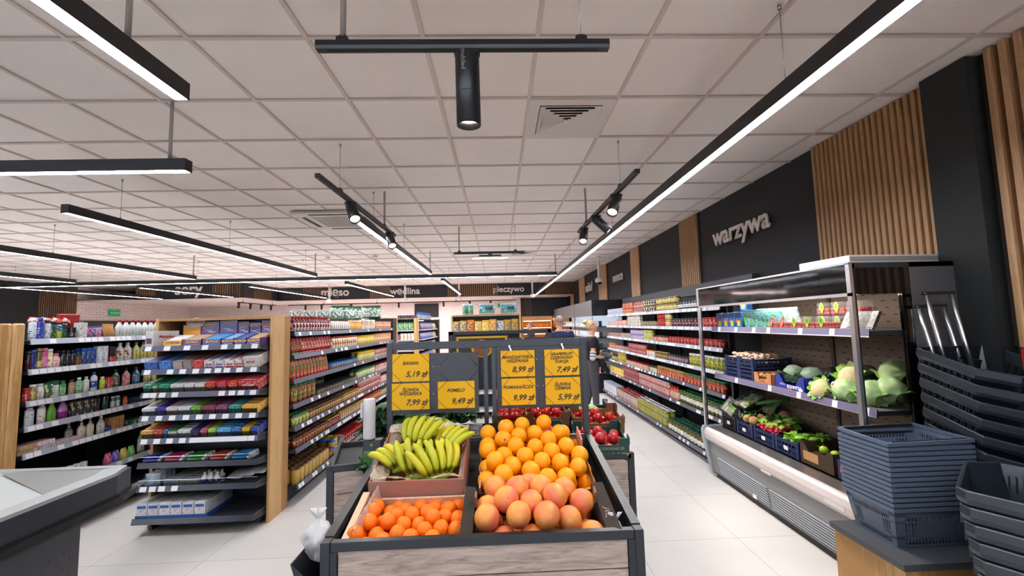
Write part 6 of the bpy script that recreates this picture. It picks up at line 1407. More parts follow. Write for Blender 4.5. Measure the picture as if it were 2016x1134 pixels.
hand((-.36, 2.33, .99), R(20), R(35), 5, 'rear bunch against the back flap', .038, .2, 6)
# plastic bags
def bag(name, label, loc, w, h, seed, knot=True):
    b = MB(); m = mat('white_bag', 'e6e7ea', .22, alpha=.72)
    import mathutils.noise as N_
    def fn(v):
        p = Vector((v.x*w, v.y*w*.7, v.z*h)); 
        q = max(0, v.z); p.x *= 1-.75*q*q; p.y *= 1-.75*q*q
        a = math.atan2(v.y, v.x); k = 1+.13*math.sin(a*9+seed)+.07*math.sin(a*17+v.z*6); p.x *= k; p.y *= k
        return p+N_.noise_vector(p*34+Vector((seed, 0, 0)))*w*.28
    b.sph((0, 0, h), 1, m, 26, 14, fn)
    if knot:
        for s in (-1, 1): b.loft([(Vector((s*.002, 0, h*1.85)), w*.1, w*.06, None), (Vector((s*.012, 0, h*2.1)), w*.22, w*.05, None), (Vector((s*.02, 0, h*2.35)), w*.3, w*.04, None)], m, 8)
    return tag(b.obj(name, loc=loc), label, 'bag')
bag('plastic_bag', 'knotted white plastic bag hanging at the left side of the fruit stand', (-.745, 1.78, .70), .055, .085, 2)
bag('plastic_bag', 'small crumpled plastic bag at the front right inside the stand', (.45, 1.745, .705), .034, .062, 5)
b = MB(); crumple(b, lambda u, v: (-.60+.03*v+.02*u, 1.72+.27*u, .80+.06*u+.05*math.sin(v*3)-.02*v), mat('pink_film', 'd9c0b8', .3, alpha=.5), .008, 9, 40, 8); tag(b.obj('plastic_film'), 'torn pinkish film lying over the left side of the mandarin crate', 'film')
# black waste hopper and bracket with the bag roll
t = thing('side_hopper', 'open black side hopper hooked to the left of the fruit stand', 'hopper', (-.69, 1.72, .45))
b = MB(); b.add([(0, -.06, .0), (0, .1, .0), (-.10, -.06, .30), (-.10, .1, .30), (-.105, -.06, .30), (-.105, .1, .30), (-.005, -.06, -.01), (-.005, .1, -.01)], [(0, 1, 3, 2), (4, 5, 7, 6), (2, 3, 5, 4), (0, 2, 4, 6), (1, 7, 5, 3)], FRM)
b.add([(0, -.06, 0), (-.10, -.06, .30), (0, -.06, .2)], [(0, 1, 2)], FRM); b.add([(0, .1, 0), (-.10, .1, .30), (0, .1, .2)], [(2, 1, 0)], FRM); kid(b, 'bin_body', t)
t = thing('bag_roll', 'white roll of produce bags on its black bracket at the left corner of the stand', 'bag roll', (-.755, 2.48, .985))
b = MB(); b.box(-.03, .075, -.025, .03, -.06, -.003, FRM, .004); b.cyl((.02, -.026, -.03), (.02, -.029, -.03), .009, mat('screw_olive', '8a9a4a', .5), n=10); kid(b, 'bracket', t)
b = MB(); b.ring([(.031, 0), (.034, .01), (.033, .08), (.035, .15), (.033, .222), (.012, .224), (.011, .21)], mat('roll_white', 'dddcdf', .5), 20); b.box(-.043, -.03, -.03, .0, .12, .2, MATS['roll_white'], .004); kid(b, 'roll', t)

# ------------------------------------------------------------------ rear vegetable stands
def leaf(b, base, d, up, L, w, m, curl=.4, ruffle=.02, seed=0, nu=7, nv=6):
    import mathutils.noise as N_
    d = Vector(d).normalized(); up = Vector(up).normalized(); side = d.cross(up).normalized(); up = side.cross(d).normalized(); base = Vector(base)
    def fn(u, v):
        s = (v-.5)*2; wd = w*math.sin(PI*min(1, .12+u*.85))**.6
        p = base+d*(L*(u-curl*.3*u*u))+side*(s*wd*.5)+up*(L*curl*(u*(1-u)*1.6-u*u*.5)+abs(s)*w*.12)
        return p+up*(ruffle*math.sin(u*13+seed)*abs(s))+N_.noise_vector(p*25)*ruffle*.4
    b.grid(fn, nu, nv, m)
def leafy(name, label, cat, loc, r, n, m, rib=None, seed=0, L=None, group=None, zs=.7, up=.5, core=None):
    rnd = random.Random(seed); b = MB(); L = L or r*1.1
    if core: b.sph((0, 0, r*.55), (r*.62, r*.62, r*.5), core, 12, 7)
    for k in range(n):
        a = k*2.4; e = up+rnd.uniform(-.3, .5); ph = (k/n)
        d = Vector((math.cos(a), math.sin(a), e*(1.3-ph))); leaf(b, Vector((math.cos(a)*r*.12, math.sin(a)*r*.12, r*.18*(1-ph)+.005)), d, (0, 0, 1), L*rnd.uniform(.8, 1.15), r*.8, m, .35, r*.13, k)
    o = b.obj(name, loc=loc); tag(o, label, cat, group); return o
KALE = mat('kale_green', '2a4f29', .6, noise=.4, nscale=14); SAV = mat('savoy_green', '3c6e34', .55, noise=.35, nscale=12); LETT = mat('lettuce_green', '86b83a', .5, noise=.25, nscale=12); PALE = mat('pale_cabbage', 'b2d67c', .42, noise=.3, nscale=16); DKV = mat('dark_courgette', '1e2a17', .4, noise=.3, nscale=10)
def stand(name, label, x, y, rz, w, d, zt, boards=True):
    t = thing(name, label, 'display stand', (x, y, 0), rz)
    b = MB()
    for s in (-1, 1): b.box(s*w/2-.02, s*w/2+.02, 0, .035, 0, zt, FRM, .002); b.box(s*w/2-.02, s*w/2+.02, d-.035, d, 0, zt+.05, FRM, .002)
    b.box(-w/2, w/2, 0, .03, zt-.035, zt, FRM, .002); b.box(-w/2, w/2, 0, .03, .2, .23, FRM)
    for s in (-1, 1): b.add([(s*w/2, 0, zt-.035), (s*w/2, d, zt+.015), (s*w/2, d, zt+.05), (s*w/2, 0, zt), (s*w/2-.02*s, 0, zt-.035), (s*w/2-.02*s, d, zt+.015), (s*w/2-.02*s, d, zt+.05), (s*w/2-.02*s, 0, zt)], [(0, 1, 2, 3), (7, 6, 5, 4), (2, 6, 7, 3), (0, 4, 5, 1)], FRM)
    kid(b, 'frame', t)
    z = zt-.04
    for k in range(4): b = MB(); b.box(-w/2+.022, w/2-.022, .008, .022, z-.125, z, GREYWOOD, .001); z -= .132; kid(b, 'front_board', t)
    b = MB(); b.add([(-w/2, .03, zt-.13), (w/2, .03, zt-.13), (w/2, d, zt-.02), (-w/2, d, zt-.02), (-w/2, .03, zt-.14), (w/2, .03, zt-.14), (w/2, d, zt-.03), (-w/2, d, zt-.03)], [(0, 1, 2, 3), (7, 6, 5, 4), (0, 4, 5, 1), (1, 5, 6, 2), (3, 2, 6, 7), (0, 3, 7, 4)], MATS['tray_dark']); b.box(-w/2+.01, w/2-.01, d-.03, d-.01, .1, zt, MATS['tray_dark']); kid(b, 'sloping_tray', t)
    return t
stand('vegetable_stand', 'black-framed greens stand angled behind the left side of the fruit stand', -.78, 2.66, R(14), .5, .55, .80)
stand('vegetable_stand', 'black-framed tomato stand behind the right side of the fruit stand', .50, 2.78, 0, .68, .55, .76)
stand('vegetable_stand', 'black-framed vegetable stand in the middle, behind the price boards', -.2, 2.90, 0, .6, .5, .84)
# greens
leafy('savoy_cabbage', 'loose savoy leaves hanging over the front of the greens stand', 'cabbage', (-.80, 2.74, .74), .13, 16, SAV, seed=1, up=.2, core=SAV)
leafy('kale_head', 'large dark kale head behind the bag roll', 'kale', (-.76, 2.88, .95), .16, 34, KALE, seed=2, up=.6, core=KALE)
leafy('kale_head', 'dark kale head farther back on the greens stand', 'kale', (-.84, 3.04, .84), .15, 30, KALE, seed=3, core=KALE)
leafy('savoy_cabbage', 'veined savoy cabbage under the left price cards', 'cabbage', (-.58, 2.86, .92), .15, 26, SAV, seed=4, up=.7, core=SAV)
leafy('savoy_cabbage', 'second savoy cabbage under the empty price holder', 'cabbage', (-.42, 2.98, .93), .13, 24, SAV, seed=5, up=.7, core=SAV)
leafy('kale_head', 'dark leafy head beside the pomelo card post', 'kale', (-.27, 3.0, .93), .11, 22, KALE, seed=6, up=.7, core=KALE)
b = MB(); b.sph((0, 0, 0), (.07, .055, .045), mat('watermelon_skin', '6f8a3a', .35, noise=.5, nscale=22), 18, 10, lambda v: v*(1+.03*math.sin(math.atan2(v.y, v.x)*10))); tag(b.obj('small_pumpkin', loc=(-.40, 2.76, .985)), 'green striped squash peeking over the banana box', 'squash')
t = thing('white_crate_stack', 'small white and clear salad tubs under the pomelo card', 'tubs', (-.185, 2.97, .755))
for k in range(5): b = MB(); b.box(-.055, .055, -.03, .03, k*.036, k*.036+.03, mat('tub_clear', 'bfc8cc', .2, alpha=.6)); b.box(-.03, .03, -.032, -.03, k*.036+.004, k*.036+.026, WHITE); kid(b, 'tub', t)
# tomatoes in green and brown cartons
TOM = mat('tomato_skin', 'c81f1a', .22, noise=.12, nscale=6, sss=.05); TOMP = mat('tomato_pink', 'd8343c', .22, noise=.12, nscale=6, sss=.05); CAL = mat('calyx_green', '3d6a2a', .7)
def tomato(m, nm, sh):
    b = MB(); b.sph((0, 0, 0), (.036, .036, .031*sh), m, 16, 10, lambda v: Vector((v.x, v.y, v.z*(.92 if v.z > 0 else 1)-.05*max(0, v.z)**4)))
    c = MB()
    for k in range(5): a = k*2*PI/5; c.add([(0, 0, .029*sh), (.014*math.cos(a-.25), .014*math.sin(a-.25), .031*sh), (.022*math.cos(a), .022*math.sin(a), .030*sh), (.014*math.cos(a+.25), .014*math.sin(a+.25), .031*sh)], [(0, 1, 2, 3)], CAL)
    return P_(nm, 'tomato', b, (('calyx', c),))
tomr, tomp = tomato(TOM, 'tomato', 1), tomato(TOMP, 'plum_tomato', 1.15)
GRNCARD = mat('green_carton', '1f4a42', .6); BRNCARD = mat('brown_carton', '8a5a3c', .75, noise=.1, nscale=8)
def tom_box(x, y, z, rz, w, d, m, nm, proto, n, seed, text=None, h=.075):
    t = thing('tomato_carton', nm, 'carton', (x, y, z), rz); t.rotation_euler = (R(9), 0, rz)
    b = MB(); b.box(-w/2, w/2, 0, d, 0, .004, m)
    for x0, x1, y0, y1 in ((-w/2, w/2, 0, .005), (-w/2, w/2, d-.005, d), (-w/2, -w/2+.005, 0, d), (w/2-.005, w/2, 0, d)): b.box(x0, x1, y0, y1, 0, h, m)
    for sx in (-1, 1):
        for yy in (0, d-.06): b.box(sx*(w/2)-.003, sx*(w/2)+.003, yy, yy+.06, h, h+.05, m)
        for yy in (-.001, d-.003): b.box(min(sx*w/2, sx*(w/2-.07)), max(sx*w/2, sx*(w/2-.07)), yy, yy+.004, h, h+.045, m)
    kid(b, 'box_body', t)
    if text:
        b = MB(); b.text('CENTRUM OGRODNICZE', .024, mat('print_cream', 'c8bfa8', .6), TM((0, -.002, .085), PI/2)); b.text('GOSPODARSCY', .05, mat('print_gold', 'c8a878', .6), TM((-.005, -.002, .03), PI/2), 0, .001); kid(b, 'lettering', t)
    rnd = random.Random(seed); M = Matrix.Translation((x, y, z)) @ Euler((R(9), 0, rz)).to_matrix().to_4x4()
    P = []
    nx, ny = max(1, int((w-.02)/.071)), max(1, int((d-.02)/.071))
    for k in range(nx):
        for q in range(ny): P.append((-w/2+.045+k*(w-.09)/max(1, nx-1)+rnd.uniform(-.002, .002), .042+q*(d-.084)/max(1, ny-1), h-.038))
    for k in range(nx-1):
        for q in range(ny-1):
            if rnd.random() < .85: P.append((-w/2+.045+(k+.5)*(w-.09)/max(1, nx-1), .042+(q+.5)*(d-.084)/max(1, ny-1), h+.011))
    for p in P: proto.put(tuple(M @ Vector(p)), (rnd.uniform(-.5, .5), rnd.uniform(-.5, .5), rnd.uniform(0, 6)), 'tomato in the %s' % nm, 'tomatoes in the %s' % nm)
tom_box(.66, 2.80, .70, R(-4), .34, .30, GRNCARD, 'green printed carton at the right corner', tomp, 9, 1, True, .115)
tom_box(.30, 2.84, .74, R(3), .30, .3, GRNCARD, 'plain green carton behind the oranges', tomp, 9, 2)
tom_box(.72, 3.12, .80, R(-3), .36, .3, BRNCARD, 'brown carton behind the printed one', tomr, 9, 3)
tom_box(.34, 3.17, .84, R(2), .34, .3, BRNCARD, 'brown carton under the plum cards', tomr, 9, 4)
tom_box(.06, 2.98, .865, R(-2), .24, .34, BRNCARD, 'narrow brown carton behind the price stand posts', tomr, 9, 5)
b = MB(); b.box(-.1, .1, 0, .004, 0, .12, mat('pink_sheet', 'd89a88', .6)); tag(b.obj('carton_sheet', loc=(.05, 3.36, .97)), 'pink cardboard flap behind the rearmost tomatoes', 'carton')
for k, (x, y, z, l) in enumerate(((.62, 3.5, .86, 'left'), (.74, 3.52, .85, 'right'))):
    leafy('pale_lettuce', '%s of two pale cabbages behind the tomatoes' % l, 'cabbage', (x, y, z), .08, 12, PALE, seed=20+k, core=PALE)
t = stand('vegetable_stand', 'farther vegetable stand holding pale cabbages', .6, 3.38, 0, .7, .5, .86)
for k, x in enumerate((.80, .84)): b = MB(); b.cyl((x, 3.4, .85), (x-.05, 3.2, .93), .012, mat('leek_green', '3f7a34', .6), .006, 8); tag(b.obj('leek'), ('first' if k else 'second')+' green leek end sticking out behind the tomatoes', 'leek')
# ------------------------------------------------------------------ open vegetable fridge on the right wall
VX0, VX1, VY0, VY1 = 2.13, 2.83, 2.45, 4.42
t = thing('vegetable_fridge', 'open refrigerated vegetable display with grey bumper front and black canopy', 'refrigerator', (2.48, 3.43, 0))
T = Matrix.Translation((-2.48, -3.43, 0)); VF = t
FG1 = mat('fridge_grey', '7f7f80', .4, .1); FG2 = mat('fridge_pale', 'a9afb8', .45); BUMP = mat('fridge_bumper', 'cfc4c0', .4); BKP = mat('fridge_back', '8a7666', .6); GLOSS = mat('canopy_gloss', '0c0b0e', .06, bump=.12, bscale=4)
b = MB(); b.box(2.17, 2.8, VY0+.03, VY1-.03, .06, .36, FG1, M=T); b.box(2.14, 2.18, VY0+.03, VY1-.03, .26, .38, FG1, M=T)
b.add([(2.14, VY0+.03, .26), (2.14, VY1-.03, .26), (2.175, VY1-.03, .06), (2.175, VY0+.03, .06)], [(0, 1, 2, 3)], FG1, M=T)
b.box(2.2, 2.8, VY0+.05, VY1-.05, 0, .06, ANTH2, M=T); kid(b, 'base_panel', t)
b = MB()
for y0, y1 in ((2.56, 3.42), (3.46, 4.22)):
    for k in range(8):
        z = .235-k*.021; x = 2.14+(.26-z)*.175
        b.box(x-.008, x+.012, y0+(.0 if y0 < 3 else 0), y1-(7-k)*.0, z-.006, z+.006, FG2, .002, M=T)
        b.box(x-.001, x+.001, y0, y1, z-.0145, z-.006, VDK, M=T)
kid(b, 'front_grille', t)
b = MB(); pr = [(2.105, .40), (2.10, .44), (2.11, .48), (2.13, .497), (2.16, .50), (2.17, .49), (2.17, .37), (2.12, .375)]
V = [(x, y, z) for y in (VY0+.03, VY1-.03) for x, z in pr]; n = len(pr)
b.add(V, [tuple(range(n)), tuple(range(n, 2*n))[::-1]]+[(i, n+i, n+(i+1) % n, (i+1) % n) for i in range(n)], BUMP, M=T); kid(b, 'bumper', t)
b = MB(); b.box(2.10, 2.105, 2.62, 2.78, .405, .43, mat('plate_white', 'd8d2cc', .4), M=T); b.box(2.098, 2.104, 3.33, 3.45, .375, .39, MATS['plate_white'], M=T); b.box(2.136, 2.14, 2.50, 2.56, .19, .27, mat('warning_yellow', 'e8c23a', .5), M=T); b.box(2.158, 2.163, 3.64, 3.69, .07, .10, WHITE, M=T); kid(b, 'type_plate', t)
b = MB(); b.box(2.15, 2.30, VY0+.03, VY1-.03, .47, .5, mat('sill_steel', 'a29a94', .3, .8), M=T); 
y = VY0+.06
while y < VY1-.06:
    b.box(2.275, 2.285, y, y+.008, .5, .5015, BLACK, M=T); y += .016
kid(b, 'air_sill', t)
b = MB(); b.box(2.285, 2.80, VY0+.03, VY1-.03, .42, .5, BLACK, M=T); kid(b, 'bottom_tray', t)
b = MB(); b.box(2.78, 2.83, VY0+.03, VY1-.03, .36, 1.93, BKP, M=T)
for k in range(2):
    for r_ in range(26):
        z = .56+r_*.05
        if 1.0 < z < 1.07 or 1.48 < z < 1.55: continue
        for c in range(9):
            y = 2.52+k*.93+c*.095+(.03 if r_ % 2 else 0); b.box(2.7785, 2.7801, y, y+.03, z, z+.006, VDK, M=T)
b.box(2.765, 2.78, 3.415, 3.445, .5, 1.9, mat('upright_dark', '55493f', .6), M=T); kid(b, 'back_panel', t)
b = MB(); b.box(2.16, 2.83, VY0, VY1, 1.90, 1.93, ANTH2, M=T); b.box(2.13, 2.15, VY0+.02, VY1-.0, 1.745, 1.93, GLOSS, M=T); b.box(2.125, 2.135, VY0, VY1, 1.73, 1.75, CHROME, M=T); b.box(2.125, 2.135, VY0, VY1, 1.925, 1.937, CHROME, M=T); b.box(2.15, 2.42, VY0+.03, VY1-.03, 1.76, 1.78, BLACK, M=T); kid(b, 'canopy', t)
b = MB(); b.box(2.30, 2.34, VY0+.1, VY1-.1, 1.748, 1.76, mat('fridge_led_warm', 'fff0e0', .5, emit=3.5), M=T); kid(b, 'light_strip', t)
for y0, far in ((VY0, 0), (VY1-.03, 1)):
    b = MB(); b.box(2.125, 2.145, y0, y0+.03, .5, 1.93, CHROME, M=T); b.box(2.145, 2.16, y0+.005, y0+.025, .5, 1.9, BLACK, M=T)
    b.box(2.44, 2.50, y0+.002, y0+.028, .5, 1.93, GLOSS, M=T); b.box(2.16, 2.44, y0+.002, y0+.028, 1.74, 1.93, GLOSS, M=T); b.box(2.16, 2.44, y0+.002, y0+.028, .42, .5, ANTH2, M=T)
    kid(b, 'end_frame', t)
    b = MB(); b.box(2.16, 2.44, y0+.01, y0+.018, .5, 1.74, GLASS, M=T); kid(b, 'end_glass', t)
    b = MB(); b.box(2.50, 2.83, y0, y0+.03, .1, 1.93, mat('end_grey', '6c6d72', .25, .3), M=T)
    b.prism([(0, 0), (0, 0)], 0, 0, FG2) if False else None
    pr = [(2.09, .39), (2.085, .47), (2.10, .51), (2.2, .515), (2.83, .52), (2.83, 0.02), (2.2, .02), (2.165, .03)]
    V = [(x, y, z) for y in (y0-.002, y0+.032) for x, z in pr]; n = len(pr)
    b.add(V, [tuple(range(n)), tuple(range(n, 2*n))[::-1]]+[(i, n+i, n+(i+1) % n, (i+1) % n) for i in range(n)], FG2, M=T); kid(b, 'end_panel', t)
LIL = mat('shelf_rail_lilac', '6a6480', .4)
for z, lx in ((1.53, 2.25), (1.05, 2.25)):
    b = MB(); b.box(lx+.005, 2.78, VY0+.04, VY1-.04, z-.04, z-.012, FG1, M=T)
    b.add([(lx-.008, yy, z-.05) for yy in (VY0+.04, VY1-.04)]+[(lx, yy, z) for yy in (VY1-.04, VY0+.04)]+[(lx+.006, yy, z) for yy in (VY0+.04, VY1-.04)]+[(lx+.006, yy, z-.05) for yy in (VY1-.04, VY0+.04)], [(0, 1, 2, 3), (3, 2, 5, 4), (4, 5, 6, 7), (0, 7, 6, 1), (0, 3, 4, 7), (1, 6, 5, 2)], LIL, M=T)
    b.add([(lx-.0085, yy, z-.052) for yy in (VY0+.04, VY1-.04)]+[(lx-.0075, yy, z-.045) for yy in (VY1-.04, VY0+.04)], [(0, 1, 2, 3)], CHROME, M=T)
    for y in ((2.56, 2.75, 3.05, 3.42, 3.62, 3.9, 4.2) if z > 1.3 else (2.54, 2.78, 3.12, 3.46, 3.95)):
        b.add([(lx-.0095, y, z-.048), (lx-.0095, y+.045, z-.048), (lx-.0015, y+.045, z-.003), (lx-.0015, y, z-.003)], [(0, 1, 2, 3)], TAGM, M=T)
    kid(b, 'shelf', t)
area('fridge_tube', (2.32, 3.43, 1.745), (0, R(-20), 0), .05, 1.7, 3, (1, .95, .9))
b = MB(); b.box(-.34, .3, -.2, .2, 0, .05, WHITE, .004); b.box(-.34, .28, -.202, -.198, .012, .04, mat('tray_grey', 'a8a4a2', .5)); tag(b.obj('white_tray', loc=(2.50, 2.72, 1.937), rot=(0, 0, R(4))), 'flat white plastic tray on top of the vegetable fridge', 'tray')
# produce helpers
NAVY = mat('crate_navy', '1c2a52', .45); CRBLK = mat('crate_black', '18181a', .5)
def crate(x, y, z, w, d, h, m, label, rz=0, tagc=True, cat='crate'):
    """w along y (front), d along x into the fridge"""
    t = thing('plastic_crate', label, cat, (x, y, z), rz); b = MB()
    def wall(ax, p, a0, a1):
        def bx(u0, u1, z0, z1, th=.006):
            if ax == 'x': b.box(p, p+th, u0, u1, z0, z1, m)
            else: b.box(u0, u1, p, p+th, z0, z1, m)
        bx(a0, a1, 0, .018); bx(a0, a1, h-.02, h); bx(a0, a1, h*.5-.005, h*.5+.005)
        n = max(3, int((a1-a0)/.035))
        for k in range(n+1):
            u = a0+(a1-a0)*k/n; bx(max(a0, u-.004), min(a1, u+.004), 0, h-.004)
        for q in range(1, 5): bx(a0, a1, h*q/5-.0015, h*q/5+.0015)
    wall('x', 0, -w/2, w/2); wall('x', d-.006, -w/2, w/2); wall('y', -w/2, 0, d); wall('y', w/2-.006, 0, d)
    for xx in (0, d-.02):
        for yy in (-w/2, w/2-.02): b.box(xx-.002, xx+.02, yy-.001, yy+.021, 0, h+.012, m)
    b.box(0, d, -w/2, w/2, 0, .004, m); kid(b, 'basket_body', t)
    if tagc: b = MB(); b.box(-.004, -.001, -.02, .03, h*.35, h*.6, WHITE); kid(b, 'paper_tag', t)
    return t
S2 = 1.05-.011
MUSH = mat('mushroom_cap', 'd0b29c', .65, noise=.14, nscale=9, sss=.05)
b = MB(); b.sph((0, 0, .012), (.026, .026, .021), MUSH, 14, 8, lambda v: Vector((v.x, v.y, v.z if v.z > -.25 else -.25))); b.ring([(.009, -.014), (.01, .008)], mat('mushroom_stem', 'e2d2c2', .7), 10); mu = P_('mushroom', 'mushroom', b)
for k, (x, y, z, l) in enumerate(((2.27, 4.08, S2, 'lower blue crate of mushrooms, far stack'), (2.27, 4.08, S2+.105, 'upper blue crate of mushrooms, far stack'), (2.265, 3.84, S2, 'lower blue crate of mushrooms, near stack'), (2.265, 3.84, S2+.105, 'upper blue crate of mushrooms, near stack'))):
    crate(x, y, z, .225, .36, .095, NAVY, l, 0, False)
    rnd = random.Random(k)
    if k % 2:
        for a in range(4):
            for c in range(6):
                mu.put((x+.035+c*.055, y-.08+a*.053, z+.062+rnd.uniform(0, .01)), (rnd.uniform(-.7, .7), rnd.uniform(-.7, .7), 0), 'mushroom in the %s' % l, 'mushrooms in the %s' % l)
        for a in range(3):
            for c in range(4):
                mu.put((x+.065+c*.06, y-.055+a*.053, z+.098+rnd.uniform(0, .012)), (rnd.uniform(-1.2, 1.2), rnd.uniform(-.9, .9), 0), 'mushroom on top of the heap in the %s' % l, 'top mushrooms in the %s' % l)
def carton_x(x, y, z, w, d, h, m, label, low=.5, print_=None, mi=None):
    t = thing('produce_carton', label, 'carton', (x, y, z)); b = MB()
    b.box(0, d, -w/2, w/2, 0, .004, mi or m); b.box(0, d, -w/2, -w/2+.004, 0, h, m); b.box(0, d, w/2-.004, w/2, 0, h, m); b.box(d-.004, d, -w/2, w/2, 0, h, m)
    # front with a dipped edge
    pts = [(-w/2, 0), (w/2, 0), (w/2, h), (w/2-.05, h), (w*.2, h*low), (-w*.2, h*low), (-w/2+.05, h), (-w/2, h)]
    b.prism([(p[0], p[1]) for p in pts], 0, .004, m, Matrix(((0, 0, 1, 0), (1, 0, 0, 0), (0, 1, 0, 0), (0, 0, 0, 1))))
    kid(b, 'box_body', t)
    if print_:
        b = MB(); print_(b); kid(b, 'print', t)
    return t
Mf = Matrix(((0, 0, -1, -.0012), (-1, 0, 0, 0), (0, 1, 0, 0), (0, 0, 0, 1)))   # lettering plane facing -x
carton_x(2.262, 3.60, S2, .24, .38, .095, mat('carton_orange', 'b9764a', .7), 'orange-brown low carton of ginger between mushrooms and the blue carton', .35, lambda b: b.text('IMBIR', .03, mat('print_brown', '8a4a2a', .7), Mf @ TM((0, .02, 0))))
CBL = mat('carton_blue', '1f2f8f', .5)
carton_x(2.262, 3.26, S2, .33, .38, .115, CBL, 'deep blue carton with white lettering on the middle fridge shelf', .4, lambda b: (b.text('BONNYSA', .034, WHITE, Mf @ TM((.05, .02, 0)), 0, .001), b.text('EXTRA', .02, WHITE, Mf @ TM((-.08, .035, 0))), b.box(-.0015, -.0008, -.14, -.10, .01, .03, WHITE), b.box(-.0015, -.0008, -.02, .02, .008, .016, mat('print_orange', 'e0662a', .6))), WHITE)
GING = mat('ginger_skin', 'b98a58', .7, noise=.2, nscale=12)
b = MB(); b.sph((0, 0, 0), (.03, .02, .018), GING, 10, 6); b.sph((.022, .016, .006), (.018, .014, .013), GING, 8, 5); b.sph((-.02, .012, .004), (.015, .018, .012), GING, 8, 5); gi = P_('ginger_root', 'ginger', b)
rnd = random.Random(4)
for a in range(4):
    for c in range(5):
        for w in range(2): gi.put((2.30+c*.065, 3.52+a*.052, S2+.028+w*.035), (rnd.uniform(-.4, .4), rnd.uniform(-.4, .4), rnd.uniform(0, 6)), 'knobbly ginger root in the orange-brown carton', 'ginger roots')
# wrapped green heads, courgettes, cauliflowers, cabbages
CLING = mat('cling_film', 'ffffff', .06, alpha=.16, coat=1, bump=.6, bscale=30)
def ballhead(name, label, cat, loc, r, m, seed, wrap=True, sz=.86, n=9):
    import mathutils.noise as N_
    t = thing(name, label, cat, loc); b = MB()
    def fn(v):
        a = math.atan2(v.y, v.x); k = 1+.03*math.sin(a*5+v.z*6+seed)+.09*N_.noise(v*2.4+Vector((seed, 0, 0)))+.045*abs(math.sin(a*7+5*v.z+seed))+.03*N_.noise(v*9); return v*k
    b.sph((0, 0, r*sz), (r, r, r*sz), m, 30, 18, fn)
    rnd = random.Random(seed)
    for k in range(n):
        a = k*2.4+rnd.uniform(-.3, .3); leaf(b, (math.cos(a)*r*.72, math.sin(a)*r*.72, r*.12), (math.cos(a)*.42, math.sin(a)*.42, 1), (math.cos(a), math.sin(a), 0), r*1.15, r*1.15, m, -.42, r*.04, k, 8, 8)
    kid(b, 'head', t)
    if wrap:
        c = MB(); c.sph((0, 0, r*sz), (r*1.06, r*1.06, r*sz*1.06), CLING, 24, 14, lambda v: fn(v)*(1+.03*N_.noise(v*9+Vector((seed, 1, 0))))); kid(c, 'wrap', t)
    return t
ballhead('pak_choi', 'dark wrapped leafy head in the blue carton, left one', 'leafy vegetable', (2.38, 3.36, S2+.05), .075, SAV, 3); ballhead('pak_choi', 'dark wrapped leafy head in the blue carton, right one', 'leafy vegetable', (2.40, 3.19, S2+.05), .075, SAV, 4)
b = MB(); b.loft([(Vector((-.11+.22*i/8, .006*math.sin(i), 0)), r_, r_, Euler((0, PI/2, 0)).to_quaternion()) for i, r_ in enumerate((.008, .018, .024, .027, .028, .028, .026, .02, .009))], DKV, 10); cg = P_('courgette', 'courgette', b)
rnd = random.Random(8)
for k in range(15):
    cg.put((2.46+.028*(k % 5)+.02*(k//5), 3.02+.058*(k//5)+.02*(k % 2), S2+.03+.052*(k % 3)*1.0+.02), (rnd.uniform(-.2, .2), rnd.uniform(-.15, .15), R(70)+rnd.uniform(-.5, .5)), 'dark green courgette heaped behind the cauliflower', 'courgettes')
for k, (x, y, z) in enumerate(((2.60, 3.2, S2+.0), (2.62, 2.98, S2+.06), (2.55, 3.42, S2+.0))): ballhead('dark_broccoli', 'dark wrapped broccoli head at the back, %s' % ('middle', 'nearest', 'farthest')[k], 'broccoli', (x, y, z), .09, KALE, 30+k)
CAUL = mat('cauliflower_curd', 'd9c493', .8, noise=.12, nscale=24)
def cauli(loc, r, rot, label, seed):
    import mathutils.noise as N_
    t = thing('cauliflower', label, 'cauliflower', loc); t.rotation_euler = rot; b = MB()
    b.sph((0, 0, r*.8), (r, r, r*.75), CAUL, 36, 22, lambda v: v*(1+.09*abs(N_.noise(v*7+Vector((seed, 0, 0))))+.05*abs(N_.noise(v*17)))); kid(b, 'curd', t); b = MB(); rnd = random.Random(seed)
    for k in range(10):
        a = k*2*PI/10+rnd.uniform(-.2, .2); leaf(b, (math.cos(a)*r*.35, math.sin(a)*r*.35, .01), (math.cos(a)*.8, math.sin(a)*.8, .75), (0, 0, 1), r*1.6, r*.95, LETT if k % 2 else PALE, .1, r*.08, k, 8, 6)
    kid(b, 'leaves', t)
cauli((2.34, 2.98, S2+.035), .065, (0, R(-62), 0), 'cauliflower lying on its side at the shelf edge, curd to the aisle', 1)
cauli((2.42, 2.82, S2+.13), .07, (0, R(-55), R(15)), 'cauliflower resting on top of the cabbages', 2)
for k, (x, y, z, r_, m, l) in enumerate(((2.33, 2.80, S2, .078, PALE, 'wrapped pale cabbage with an oval sticker beside the cauliflower'), (2.37, 2.64, S2, .08, PALE, 'wrapped cabbage just inside the end glass'), (2.50, 2.60, S2+.12, .085, PALE, 'wrapped cabbage lying on top behind the end glass'))):
    ballhead('wrapped_cabbage', l, 'cabbage', (x, y, z), r_, m, 40+k, n=3, sz=.95)
ballhead('wrapped_cabbage', 'large bright wrapped cabbage at the near corner of the middle shelf', 'cabbage', (2.44, 2.575, S2+.015), .088, PALE, 51, n=3, sz=.95)
b = MB(); b.ring([(.02, 0), (.02, .002)], WHITE, 16, 1, .6); b.ring([(.008, .0022), (.008, .003)], mat('sticker_red', 'c83a2a', .4), 10); tag(b.obj('fruit_sticker', loc=(2.262, 2.825, 1.15), rot=(0, R(-65), R(20))), 'white oval sticker on the pale cabbage beside the cauliflower', 'sticker')
